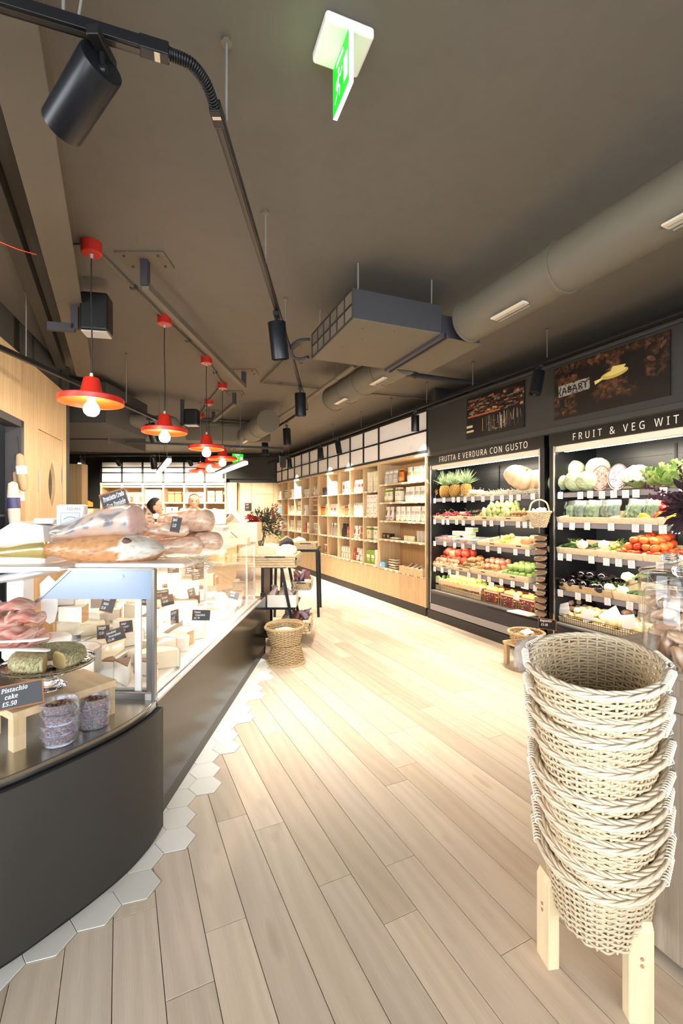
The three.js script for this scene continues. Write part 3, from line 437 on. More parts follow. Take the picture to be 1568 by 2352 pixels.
// fan-coil unit with its ducts
{
  const A = V(.082, 0, -3.053), B = V(-.28, 0, -3.835), D = V(.73, 0, -3.315), E2 = V(1.075, 0, -3.47), th = Math.atan2(D.x - A.x, 0) * 0 + Math.atan2(-(D.z - A.z), D.x - A.x);
  const t = thing('fan_coil_unit', 'flat boxed air unit hung from the ceiling with a grid grille side', 'air unit', [A.x, 0, A.z], th), L = A.distanceTo(D), Wd = A.distanceTo(B);
  const y0 = 2.75, y1 = 2.955; // local x along A-D, local -z along A-B
  part(t, 'casing', bx(L, y1 - y0, Wd, L / 2, (y0 + y1) / 2, -Wd / 2, .004), [MT.charcoal]); t.children[0].material = mat(0x38373a, .6);
  part(t, 'underside', bx(L + .01, .008, Wd + .01, L / 2, y0 - .002, -Wd / 2, .002), MT.beamPaint);
  part(t, 'outlet_box', bx(.38, .17, Wd * .86, L + .2, y0 + .085, -Wd * .5, .004), MT.charcoal); part(t, 'outlet_underside', bx(.4, .008, Wd * .9, L + .2, y0 - .006, -Wd * .5, .002), MT.beamPaint);
  part(t, 'edge_strip', [bx(.035, .04, Wd + .02, L, y0 - .012, -Wd / 2, .003), bx(.012, .05, Wd + .02, L + .04, y0 - .012, -Wd / 2)], MT.charcoal);
  const gr = new THREE.Group(); gr.name = 'grille'; t.add(gr); for (let i = 0; i < 6; i++) for (let k = 0; k < 2; k++) part(gr, 'filter_panel', bx(.006, .086, Wd / 6 - .016, -.004, y0 + .052 + k * .1, -Wd / 6 * (i + .5), .002), mat(0x6f6453, .8));
  part(gr, 'grille_frame', [bx(.012, .014, Wd, -.006, y0 + .004, -Wd / 2), bx(.012, .014, Wd, -.006, y1 - .004, -Wd / 2), bx(.012, .008, Wd, -.006, (y0 + y1) / 2, -Wd / 2), ...[...Array(7)].map((_, i) => bx(.012, .2, .01, -.006, (y0 + y1) / 2, -Wd * i / 6))], MT.dark);
  for (const [x, z] of [[.05, -.04], [.05, -Wd + .04], [L - .06, -.04], [L - .06, -Wd + .04]]) part(t, 'hanger_rod', bar(V(x, y1, z), V(x, CEIL, z), .006, 6), MT.grey);
  const sc = []; for (const [x, z] of [[.12, -.12], [.2, -.3], [.12, -.5], [.35, -.08]]) sc.push(cyl(.005, .005, .004, x, y0 - .006, z, 8)); part(t, 'screws', sc, MT.dark);
  const dir = RU.clone(), ax = (k) => V(.975, 2.87, -3.33).addScaledVector(dir, k);
  const duct = (label, k0, k1, r, off, grilles) => {
    const o = thing('air_duct', label, 'duct'), p = (k) => ax(k).add(off);
    part(o, 'pipe', toCreasedNormals(bar(p(k0), p(k1), r, 36), .6), MT.paintDuct); for (let k = k0; k <= k1 + .01; k += (k1 - k0) / 4) part(o, 'joint_ring', toCreasedNormals(bar(p(k - .012), p(k + .012), r + .006, 36), .6), MT.paintDuct);
    for (const k of grilles) { const dn = V(-.42, -.9, .19).normalize(), a = p(k - .14).addScaledVector(dn, r * .99), b = p(k + .14).addScaledVector(dn, r * .99); const g = part(o, 'grille', beam(a, b, .085, .012, .003), mat(0xd9d2c0, .4, { metalness: .3 })); const sl = []; for (const e of [-.026, -.009, .009, .026]) { const o2 = V(.9, -.35, -.2).normalize().multiplyScalar(e).addScaledVector(dn, .006); sl.push(beam(a.clone().add(o2).lerp(b.clone().add(o2), .04), a.clone().add(o2).lerp(b.clone().add(o2), .96), .007, .008)); } part(g, 'grille_slots', sl, mat(0x8a8272, .5)); }
  };
  duct('large round painted air duct at upper right with two slotted grilles', -3.2, .05, .15, V(0, 0, 0), [-.42, -1.5]);
  duct('round painted air duct beyond the air unit ending in a flat cap', .95, 2.6, .15, V(0, 0, 0), [1.3, 2.2]);
  duct('farther round air duct over the middle of the shop', 4.0, 6.2, .17, V(-.45, -.03, 0), [5.2]);
  const u = thing('fan_coil_unit', 'farther flat air unit over the middle of the shop', 'air unit', onY(500, 1012, 2.75), .15); part(u, 'casing', bx(1.5, .26, .8, .2, .13, -.3, .006), MT.paintDuct); part(u, 'underside', bx(1.48, .01, .78, .2, -.004, -.3), MT.beamPaint); for (const x of [-.4, .8]) part(u, 'hanger_rod', bar(V(x, .26, -.1), V(x, CEIL - 2.75, -.1), .006, 6), MT.grey);
  // pipes and cable conduits
  const pipe = (label, pts, r, m = MT.paintPipe) => { const o = thing('ceiling_pipe', label, 'pipe'); for (let i = 0; i + 1 < pts.length; i++) { part(o, 'pipe', bar(pts[i], pts[i + 1], r, 12), m); const q = pts[i].clone().lerp(pts[i + 1], .3), d = pts[i + 1].clone().sub(pts[i]).normalize(); part(o, 'clamp', bar(q.clone().addScaledVector(d, -.02), q.clone().addScaledVector(d, .02), r + .007, 12), m); part(o, 'hanger_rod', bar(q, q.clone().setY(CEIL), .005, 6), MT.grey); } };
  pipe('long painted pipe running from the air unit to the far red lamps', [onY(815, 838, 2.93), onY(700, 920, 2.93), onY(530, 1030, 2.93)], .026);
  pipe('thin ceiling pipe bending beside the aisle track, nearer one', [onY(690, 790, 3.12), onY(600, 878, 3.12), onY(745, 893, 3.12), onY(1005, 918, 3.12)], .013, MT.beamPaint);
  pipe('thin ceiling pipe crossing behind the far lamps', [onY(460, 962, 3.11), onY(590, 971, 3.11), onY(550, 1002, 3.11)], .012, MT.beamPaint);
  pipe('dark pipe running from the air duct to the right wall', [onY(870, 850, 3.05), onY(1130, 885, 3.05)], .03, MT.charcoal);
  single('drain_hose', tube([V(-.27, 2.9, -3.82), V(-.37, 2.9, -3.86), V(-.43, 2.86, -3.9), V(-.42, 2.79, -3.92), V(-.36, 2.76, -3.9), V(-.28, 2.755, -3.83)], .014, 40, 8), MT.charcoal, 'looped dark hose at the corner of the air unit', 'hose');
  // curved trunking and steel lamps at mid left
  const o = thing('oval_trunking', 'painted trunking with a rounded end behind the second lamp', 'duct'); part(o, 'trunk', beam(V(-3.3, 2.72, -6.4), V(-2.35, 2.72, -6.6), .5, .16, .07), MT.paintDuct); part(o, 'hanger_rod', bar(V(-2.6, 2.8, -6.5), V(-2.6, CEIL, -6.5), .006, 6), MT.grey);
  const tubes = [[363, 1085, 394, 1050, 8.2, 'over the shop floor before the far shelves'], [497, 1088, 570, 1060, 8.6, 'behind the farthest red lamps'], [182, 1065, 197, 1082, 9.4, 'by the dark wall at far left']];
  for (const [x0, y0b, x1, y1b, d, l] of tubes) { const y = at(x0, y0b, d).y, a = at(x0, y0b, d), b = onY(x1, y1b, y > 1.5 ? y : 2); b.y = a.y; if (a.distanceTo(b) > 2.2) { const dv = b.clone().sub(a).normalize(); b.copy(a).addScaledVector(dv, 2.2); }; const t3 = thing('tube_light', 'slim white tube light hanging ' + l, 'tube light'); part(t3, 'tube', beam(a, b, .06, .05, .01), emit(0xfff6e6, 6)); part(t3, 'housing', beam(a.clone().add(V(0, .04, 0)), b.clone().add(V(0, .04, 0)), .065, .03, .004), MT.dark); for (const k of [.15, .85]) { const q = a.clone().lerp(b, k); part(t3, 'hanger_wire', bar(q, q.clone().setY(CEIL), .003, 5), MT.grey); } const m = a.clone().lerp(b, .5); area('tube_area', .08, a.distanceTo(b), m.clone().add(V(0, -.04, 0)), m.clone().add(V(0, -1, 0)), 0xfff0dc, 6); }
}
// ---------- shapes that are not boxes
// swept body along x: sections [x, y, z, ry, rz]; optional vertex colours and bumps
function sweep(secs, seg = 14, bump = 0, col = null, freq = 20) {
  const pos = [], idx = [], colr = [], n = secs.length;
  secs.forEach(([x, y, z, ry, rz], i) => {
    for (let k = 0; k < seg; k++) {
      const t = k / seg * Math.PI * 2, cy = Math.cos(t), sz = Math.sin(t), b = bump && ry > 0 ? 1 + bump * perlin.noise(x * freq + 5, (y + cy * ry) * freq, (z + sz * rz) * freq) * .0045 / Math.max(ry, rz, .004) : 1;
      pos.push(x, y + cy * ry * b, z + sz * rz * b); if (col) { const c = col(i / (n - 1), t, x, cy, sz); colr.push(...c); }
    }
  });
  for (let i = 0; i < n - 1; i++) for (let k = 0; k < seg; k++) { const a = i * seg + k, b = i * seg + (k + 1) % seg, c = a + seg, d = b + seg; idx.push(a, b, c, b, d, c); }
  const cap = (i, flip) => { const c = pos.length / 3, s = secs[i]; pos.push(s[0], s[1], s[2]); if (col) colr.push(...col(i / (n - 1), 0, s[0], 0, 0)); for (let k = 0; k < seg; k++) { const a = i * seg + k, b = i * seg + (k + 1) % seg; flip ? idx.push(c, b, a) : idx.push(c, a, b); } };
  cap(0, true); cap(n - 1, false);
  let g = new THREE.BufferGeometry(); g.setAttribute('position', new THREE.Float32BufferAttribute(pos, 3)); if (col) g.setAttribute('color', new THREE.Float32BufferAttribute(colr, 3)); g.setIndex(idx);
  const uv = new Float32Array(pos.length / 3 * 2); for (let i = 0; i < pos.length / 3; i++) { uv[2 * i] = pos[3 * i]; uv[2 * i + 1] = pos[3 * i + 1] + pos[3 * i + 2]; } g.setAttribute('uv', new THREE.BufferAttribute(uv, 2));
  g.computeVertexNormals(); return g;
}
const mix3 = (a, b, k) => a.map((v, i) => v + (b[i] - v) * k);
const vcol = (rough, o = {}) => new THREE.MeshPhysicalMaterial({ color: 0xffffff, vertexColors: true, roughness: rough, ...o });
// finer sections between the given ones
function dense(secs, n) { const c = [0, 1, 2, 3, 4].map((k) => secs.map((s) => s[k])), out = []; for (let i = 0; i <= n; i++) { const u = i / n * (secs.length - 1), a = Math.min(secs.length - 2, Math.floor(u)), t = u - a; out.push(c.map((v) => { const p0 = v[Math.max(0, a - 1)], p1 = v[a], p2 = v[a + 1], p3 = v[Math.min(v.length - 1, a + 2)]; return .5 * (2 * p1 + (p2 - p0) * t + (2 * p0 - 5 * p1 + 4 * p2 - p3) * t * t + (3 * p1 - p0 - 3 * p2 + p3) * t * t * t); })); } out[0] = secs[0]; out[n] = secs[secs.length - 1]; return out.map((s) => [s[0], s[1], s[2], Math.max(.003, s[3]), Math.max(.003, s[4])]); }
// woven basket: weavers wind round upright stakes on an oval that widens upwards
function weave(a0, b0, a1, b1, h, rows, stakes, r, seg = 4) {
  const weavers = [], st = [], per = stakes * seg;
  for (let j = 0; j < rows; j++) {
    const k = (j + .5) / rows, a = a1 + (a0 - a1) * k, b = b1 + (b0 - b1) * k, pos = [], idx = [], R = 5, wob = rr(0, 6);
    for (let i = 0; i <= per; i++) {
      const t = i / per * Math.PI * 2, w = Math.cos(i / seg * Math.PI + j * Math.PI) * r * 1.25, nx = Math.cos(t) / a, nz = Math.sin(t) / b, nl = Math.hypot(nx, nz);
      for (let q = 0; q < R; q++) { const f = q / R * Math.PI * 2, o = w + Math.cos(f) * r * .8; pos.push(Math.cos(t) * a + nx / nl * o, k * h + Math.sin(f) * r * 1.05 + Math.sin(t * 3 + wob) * r * .25, Math.sin(t) * b + nz / nl * o); }
    }
    for (let i = 0; i < per; i++) for (let q = 0; q < R; q++) { const A = i * R + q, B = i * R + (q + 1) % R; idx.push(A, B, A + R, B, B + R, A + R); }
    const g = new THREE.BufferGeometry(); g.setAttribute('position', new THREE.Float32BufferAttribute(pos, 3)); g.setAttribute('uv', new THREE.Float32BufferAttribute(new Float32Array(pos.length / 3 * 2), 2)); g.setIndex(idx); g.computeVertexNormals(); weavers.push(g.toNonIndexed());
  }
  for (let i = 0; i < stakes; i++) { const t = i / stakes * Math.PI * 2; st.push(bar(V(Math.cos(t) * a1, 0, Math.sin(t) * b1), V(Math.cos(t) * a0, h * 1.02, Math.sin(t) * b0), r * .95, 5)); }
  return { weavers: mergeGeometries(weavers), stakes: mergeGeometries(st) };
}
function braid(a, b, y, r, strands = 3, turns = 16, amp = 1.1, wave = 0) {
  const out = []; for (let s = 0; s < strands; s++) { const pts = []; for (let i = 0; i < 110; i++) { const t = i / 110 * Math.PI * 2, f = t * turns + s * Math.PI * 2 / strands; pts.push(V(Math.cos(t) * (a + Math.cos(f) * r * amp), y + Math.sin(f) * r * amp + Math.sin(t * 2) * wave, Math.sin(t) * (b + Math.cos(f) * r * amp))); } out.push(tube(pts, r, 150, 5, true)); }
  return out;
}
const wick = [mat(0xdfd1b8, .62), mat(0xd9c6a2, .65), mat(0xbba27a, .62), mat(0x9a7a4c, .65)];

// ---------- the delicatessen counter
const steelDark = mat(0x77695a, .3, { metalness: .9 }), deckSteel = mat(0xa7a39b, .25, { metalness: .95 }), bronze = phys(0x0e0f13, .2, { ior: 1.55, specularIntensity: 1 });
const CL = 2.57;
{
  const curve = [[-.845, -2.075], [-.849, -1.973], [-.882, -1.829], [-.937, -1.708], [-1.004, -1.592], [-1.094, -1.458], [-1.25, -1.3], [-1.5, -1.15], [-1.9, -1.05]].map(([x, z]) => V(x, 0, z));
  const cur = new THREE.CatmullRomCurve3(curve).getPoints(48);
  const strip = (off, y0, y1, th) => { // vertical band that follows the curve
    const s = new THREE.Shape(), o = [], inn = []; cur.forEach((p, i) => { const a = cur[Math.max(0, i - 1)], b = cur[Math.min(cur.length - 1, i + 1)], d = b.clone().sub(a).normalize(), n = V(-d.z, 0, d.x); o.push([p.x + n.x * off, -(p.z + n.z * off)]); inn.push([p.x + n.x * (off - th), -(p.z + n.z * (off - th))]); });
    [...o, ...inn.reverse()].forEach((q, i) => i ? s.lineTo(...q) : s.moveTo(...q));
    return toCreasedNormals(new THREE.ExtrudeGeometry(s, { depth: y1 - y0, bevelEnabled: false }).rotateX(-Math.PI / 2).translate(0, y0, 0), .5);
  };
  const plan = (off, y0, y1) => { const s = new THREE.Shape(), o = []; cur.forEach((p, i) => { const a = cur[Math.max(0, i - 1)], b = cur[Math.min(cur.length - 1, i + 1)], d = b.clone().sub(a).normalize(); o.push([p.x - d.z * off, -(p.z + d.x * off)]); }); o.push([-2.0, 1.05], [-2.0, 2.07], [-.86, 2.085]); o.forEach((q, i) => i ? s.lineTo(...q) : s.moveTo(...q)); return toCreasedNormals(uvm(new THREE.ExtrudeGeometry(s, { depth: y1 - y0, bevelEnabled: true, bevelSize: .002, bevelThickness: .002, bevelSegments: 1 }).rotateX(-Math.PI / 2).translate(0, y0, 0)), .5); };
  const sgn = 1;
  const t = thing('counter_end', 'curved dark metal counter end with a steel deck, nearest the camera', 'counter');
  part(t, 'curved_front', strip(0, .092, .572, .012), bronze); part(t, 'kick_strip', strip(-.012, 0, .088, .012), mat(0x3b3936, .4, { metalness: .6 })); part(t, 'deck', plan(.006, .574, .59), deckSteel); part(t, 'deck_lip', strip(.01, .568, .59, .01), deckSteel); part(t, 'carcass', plan(-.03, .02, .56), MT.dark);
  const c = thing('counter_cabinet', 'straight bronze metal counter base under the glass cheese case', 'counter', CO, CT);
  part(c, 'front_panel', bx(.02, .48, CL - .004, -.01, .332, -CL / 2 - .002, .002), bronze); part(c, 'kick_strip', bx(.012, .086, CL, -.02, .043, -CL / 2), mat(0x4b4640, .4, { metalness: .6 })); part(c, 'carcass', bx(1.0, .55, CL - .02, -.53, .285, -CL / 2), MT.dark); part(c, 'deck', bx(1.02, .018, CL, -.51, .581, -CL / 2, .003), deckSteel); part(c, 'end_cap', bx(.05, .62, .03, -.03, .31, -CL - .01, .003), MT.blackMetal);
  // glass case
  const g = thing('glass_case', 'steel framed glass display case full of cheese on the counter', 'display case', CO, CT), ZE = -2.25, XB = -.78;
  part(g, 'bottom_rail', [bx(.035, .03, 2.3, -.03, .606, -1.13, .003), bx(.026, .014, 2.3, .004, .598, -1.13, .003)], mat(0xd5d3cd, .3, { metalness: .5 }));
  part(g, 'front_pane', bx(.006, .565, 2.2, -.037, .895, -1.13), MT.glass); part(g, 'top_pane', bx(.46, .008, 2.24, -.26, 1.183, -1.13), MT.glass); part(g, 'end_pane', bx(.72, .565, .006, -.4, .895, ZE), MT.glass);
  part(g, 'corner_post', bx(.034, .6, .034, -.035, .89, -.02, .004), mat(0x9a9895, .3, { metalness: .8 }));
  for (const z of [-.82, -1.94, -2.24]) part(g, 'pane_joint', bx(.016, .58, .02, -.045, .89, z, .003), mat(0xe3e2dd, .35, { metalness: .2 }));
  part(g, 'lamp_rail', bx(.05, .02, 2.2, -.2, 1.168, -1.13), MT.white); part(g, 'light_strip', bx(.03, .006, 2.1, -.2, 1.155, -1.13), emit(0xfff4e4, 6));
  area('case_light', .1, 2.1, C(-.2, 1.148, -1.13), C(-.36, .3, -1.13), 0xfffaf2, 26);
  part(g, 'rear_top', bx(.36, .02, 2.24, -.64, 1.185, -1.13, .003), mat(0xdedbd2, .4));
  // slanted end pane towards the camera
  const e = extr([[-.02, .605], [-.02, 1.05], [-.50, 1.05], [-.575, 1.0], [-.575, .605]], .006); part(g, 'slanted_end_pane', e.translate(0, 0, .0), MT.glass);
  part(g, 'end_top_band', extr([[-.02, 1.05], [-.02, 1.18], [-.405, 1.18], [-.545, 1.05]], .01), phys(0x93a3b6, .15, { ior: 1.6 })); part(g, 'band_screw', cyl(.008, .008, .006, 0, 0, 0, 12).rotateX(Math.PI / 2).translate(-.16, 1.155, .008), MT.chrome);
  part(g, 'slanted_bar', beam(V(-.4, 1.185, 0), V(-.6, 1.0, 0), .016, .014, .002), mat(0x9a9895, .3, { metalness: .8 })); part(g, 'end_frame', [bx(.016, .6, .03, -.008, .89, .01, .003), bx(.6, .03, .03, -.3, .605, .0, .004), bx(.4, .012, .02, -.21, 1.186, 0)], mat(0x8d8b88, .3, { metalness: .85 }));
  part(g, 'inner_light_post', bx(.03, .5, .014, -.1, .85, -.03, .003), mat(0xf0f0ec, .4));
  for (const [x, y, w] of [[-.2, .615, .32], [-.44, .68, .22], [-.64, .76, .22]]) part(g, 'display_step', bx(w, .02, 2.15, x, y, -1.13, .003), mat(0xd7d4cc, .35, { metalness: .3 }));
}
// chalk price labels, one atlas
const CHALK = [['Pistachio', 'cake', '£5.50'], ['Prosciutto Crudo', 'San Daniele', '£5.50/100g'], ['Pan', 'Parmesan', 'Speciale'], ['Mozzarella', 'Bufala', '£2.'], ['Pecorino', 'Romano', '£1.80'], ['Smoked', 'Provolone', '£1.80'], ['Monteveronese', '£1.22', ''], ['Tuma', 'Conciata', '£1.70'], ['Taleggio', '£1.60', ''], ['Asiago', 'Pressato', '£1.50'], ['Ricotta', 'Salata', '£1.40'], ['Fontina', '£2.10', ''], ['Grana', '£1.90', ''], ['Baguette', '£1.50', ''], ['Bel Paese', '£1.30', ''], ['Speck', '£3.20', '']];
const chalkT = canvasTex(2048, 1024, (c) => {
  CHALK.forEach((l, i) => { const x = (i % 4) * 512, y = (i >> 2) * 256; c.fillStyle = '#9a6238'; c.fillRect(x, y, 512, 256); c.fillStyle = i === 13 ? '#111214' : '#46474a'; c.fillRect(x + 14, y + 14, 484, 228); c.fillStyle = '#f1efe9'; c.save(); c.translate(x + 40, y + 10); c.rotate(-.03); l.forEach((s, k) => { c.font = `italic bold ${l[2] ? 62 : 74}px serif`; c.fillText(s, k === 1 ? 40 : 8, 70 + k * (l[2] ? 70 : 96), 420); }); c.restore(); });
});
const chalkM = mat(0xffffff, .75, { map: chalkT }), chalkEdge = mat(0x9a6238, .6);
function chalk(i, pos, w, h, turn, tilt, label, roll = 0, stand = true, cat = 'price label', grp = 'chalk price labels') {
  const t = thing('chalk_label', label, cat, pos, turn, grp), g = new THREE.BoxGeometry(w, h, .004), uv = g.attributes.uv, u0 = (i % 4) / 4, v0 = 1 - ((i >> 2) + 1) / 4;
  for (let k = 0; k < uv.count; k++) uv.setXY(k, u0 + uv.getX(k) / 4, v0 + uv.getY(k) / 4);
  const b = part(t, 'board', g, [chalkEdge, chalkEdge, chalkEdge, chalkEdge, chalkM, MT.black]); b.rotation.set(-tilt, 0, roll); b.position.y = h / 2;
  if (stand) { const s = part(t, 'clip', bx(.012, .03, .006, 0, .012, -.006, .002), MT.white); }
  return t;
}
// ---------- goods on and in the counter
{ // little oak table with the cake stand
  const a = V(-1.171, 0, -1.617), b = V(-.964, 0, -1.946), L = a.distanceTo(b), th = Math.atan2(-(b.z - a.z), b.x - a.x), y = .59;
  const t = thing('small_table', 'small pale oak riser table on the steel deck, cake stand on it', 'table', [a.x, y, a.z], th);   // local x along the front, local -z to the back
  part(t, 'table_top', bx(L, .03, .26, L / 2, .13, -.125, .003).rotateY(0), MT.oak2); for (const [x, z] of [[.025, -.02], [L - .025, -.02], [.025, -.225], [L - .025, -.225]]) part(t, 'leg', bx(.042, .115, .042, x, .0575, z, .002), MT.oak2);
  const ct = V(-1.19, .735, -1.85);
  const s = thing('cake_stand', 'clear glass footed cake stand on the oak riser table', 'cake stand', ct);
  const gl = phys(0xffffff, .03, { transmission: 1, thickness: .01, ior: 1.45 });
  part(s, 'foot', toCreasedNormals(lathe([[0, .004], [.062, .002], [.066, .008], [.05, .018], [.03, .035], [.022, .06], [.024, .082], [0, .084]], 36), .9), gl); part(s, 'plate', toCreasedNormals(lathe([[0, .084], [.15, .088], [.168, .098], [.17, .112], [.165, .112], [.16, .1], [.14, .094], [0, .091]], 48), .9), gl);
  const greens = (n, t2, x, cy) => { const v = rnd(); return v < .42 ? [.33, .30, .15] : v < .66 ? [.15, .15, .06] : v < .9 ? [.47, .42, .25] : [.32, .17, .08]; };
  // ring cake, one slice gone
  const pos = [], idx = [], col = [], NU = 200, NV = 44, A0 = 1.15, A1 = 6.85; for (let i = 0; i <= NU; i++) for (let j = 0; j < NV; j++) { const u = A0 + (A1 - A0) * i / NU, v = j / NV * Math.PI * 2, n = 1 + .05 * perlin.noise(u * 9, v * 4, 2) + rr(-.025, .025), R = .082, rx = .052 * n, ry = .034 * n; const sq = (q) => Math.sign(q) * Math.pow(Math.abs(q), .75); pos.push(Math.cos(u) * (R + sq(Math.cos(v)) * rx), .126 + sq(Math.sin(v)) * ry, Math.sin(u) * (R + sq(Math.cos(v)) * rx)); col.push(...greens()); }
  for (let i = 0; i < NU; i++) for (let j = 0; j < NV; j++) { const p = i * NV + j, q = i * NV + (j + 1) % NV; idx.push(p, p + NV, q, q, p + NV, q + NV); }
  for (const [i, f] of [[0, 0], [NU, 1]]) { const c0 = pos.length / 3, u = i ? A1 : A0; pos.push(Math.cos(u) * .082, .126, Math.sin(u) * .082); col.push(.42, .30, .12); const ring = []; for (let j = 0; j < NV; j++) { const k = (i * NV + j) * 3; ring.push(pos.length / 3); pos.push(pos[k], pos[k + 1], pos[k + 2]); col.push(.45, .33, .14); } for (let j = 0; j < NV; j++) f ? idx.push(c0, ring[(j + 1) % NV], ring[j]) : idx.push(c0, ring[j], ring[(j + 1) % NV]); }
  const cg = new THREE.BufferGeometry(); cg.setAttribute('position', new THREE.Float32BufferAttribute(pos, 3)); cg.setAttribute('color', new THREE.Float32BufferAttribute(col, 3)); cg.setIndex(idx); cg.computeVertexNormals();
  const ck = single('pistachio_cake', cg, vcol(.85), 'green crumbed ring cake with a slice missing on the glass stand', 'cake'); ck.position.copy(ct);
  const cr = []; const ccol = []; for (let i = 0; i < 420; i++) { const u = rr(0, 6.28), r2 = rr(.11, .158), g = new THREE.IcosahedronGeometry(rr(.0015, .0035), 0).translate(Math.cos(u) * r2, .097, Math.sin(u) * r2); cr.push(g); const c = mix3([.25, .24, .08], [.5, .38, .15], rnd()); for (let k = 0; k < g.attributes.position.count; k++) ccol.push(...c); }
  const crg = mergeGeometries(cr); crg.setAttribute('color', new THREE.Float32BufferAttribute(ccol, 3)); const crm = single('cake_crumbs', crg, vcol(.9), 'pistachio crumbs scattered on the glass plate', 'crumbs'); crm.userData.kind = 'stuff'; crm.position.copy(ct);
  const tg = thing('serving_tongs', 'white plastic serving tongs lying over the cake', 'tongs', [ct.x - .12, ct.y + .165, ct.z + .03], .1); part(tg, 'arm', sweep([[-.12, 0, 0, .004, .01], [0, .0, 0, .005, .012], [.08, -.004, 0, .006, .02], [.13, -.006, .006, .005, .018], [.142, -.006, .008, .001, .004]], 10), MT.white); part(tg, 'arm', sweep([[-.12, .03, -.005, .004, .01], [0, .03, -.01, .005, .012], [.07, .028, -.03, .006, .016], [.1, .03, -.04, .004, .012], [.11, .03, -.045, .001, .004]], 10), MT.white);
  const lb = chalk(0, at(47, 1622, 1.66), .146, .086, .35, .18, 'framed chalkboard label for the pistachio cake, leaning on the oak riser', -.0, false);
  lb.children[0].rotation.z = .1;
}
{ // clear tubs of mixed peppercorns
  const body = toCreasedNormals(lathe([[0, .001], [.05, .001], [.053, .004], [.059, .038], [.064, .04], [.064, .043], [.058, .043], [.0565, .04], [.051, .006], [0, .003]], 36), .8), gl = phys(0xf6f8ff, .06, { transmission: .92, thickness: 0, ior: 1.4 });
  const gr = [], cc = []; for (let i = 0; i < 420; i++) { const u = rr(0, 6.28), q = Math.sqrt(rnd()) * .049, g = new THREE.IcosahedronGeometry(rr(.0035, .005), 0).translate(Math.cos(u) * q, rr(.008, .026), Math.sin(u) * q); gr.push(g); const c = [[.30, .16, .09], [.42, .10, .05], [.16, .09, .06], [.45, .30, .2], [.22, .2, .1], [.12, .07, .1]][ri(6)]; for (let k = 0; k < g.attributes.position.count; k++) cc.push(...c); }
  const gg = mergeGeometries(gr); gg.setAttribute('color', new THREE.Float32BufferAttribute(cc, 3)); const gm = vcol(.6);
  const mk = (p, k, n, w) => { const t = thing('plastic_tub', `clear plastic tub of mixed dried pieces, ${['bottom', 'second', 'third', 'top'][k]} of the ${w} stack`, 'tub', [p[0] + rr(-.003, .003), .591 + k * .038, p[1] + rr(-.003, .003)], 0, 'clear tubs under the riser table'); part(t, 'tub', body, gl); const s = part(t, 'contents', gg, gm); s.userData.kind = 'stuff'; s.rotation.y = rr(0, 6); };
  for (let k = 0; k < 4; k++) mk([-1.052, -1.70], k, 4, 'taller nearer'); for (let k = 0; k < 3; k++) mk([-.998, -1.835], k, 3, 'shorter farther');
}
// ---------- cured meats on top of the case
const film = phys(0xffffff, .12, { transmission: .9, thickness: 0, ior: 1.3, clearcoat: 1 });
function hamGeo(L, col, fat = 1) { // shank at -x, round end at +x
  return sweep(dense([[-.5 * L, .02, 0, .004, .004], [-.5 * L, .02, 0, .024, .024], [-.38 * L, .018, 0, .032, .03], [-.25 * L, .012, 0, .05 * fat, .055], [-.1 * L, .006, 0, .068 * fat, .085], [.08 * L, .002, 0, .078 * fat, .11], [.25 * L, 0, 0, .076 * fat, .12], [.38 * L, -.004, 0, .062 * fat, .105], [.47 * L, -.01, 0, .034 * fat, .06], [.5 * L, -.012, 0, .008, .012]], 60), 56, 1.6, col, 30);
}
const skin = (k, t, x, cy, sz) => { const n = perlin.noise(x * 60, cy * 5, sz * 5), v = perlin.noise(x * 26, cy * 7 + 3, sz * 7); let c = mix3([.46, .20, .07], [.58, .33, .15], .5 + n * .6); if (Math.abs(v) < .035) c = mix3(c, [.30, .07, .03], .7); return k > .62 + .12 * perlin.noise(cy * 3, sz * 3, 1) && cy > -.55 ? (perlin.noise(x * 40, cy * 6, sz * 6) > .3 ? [.52, .40, .24] : [.62, .58, .5]) : c; };
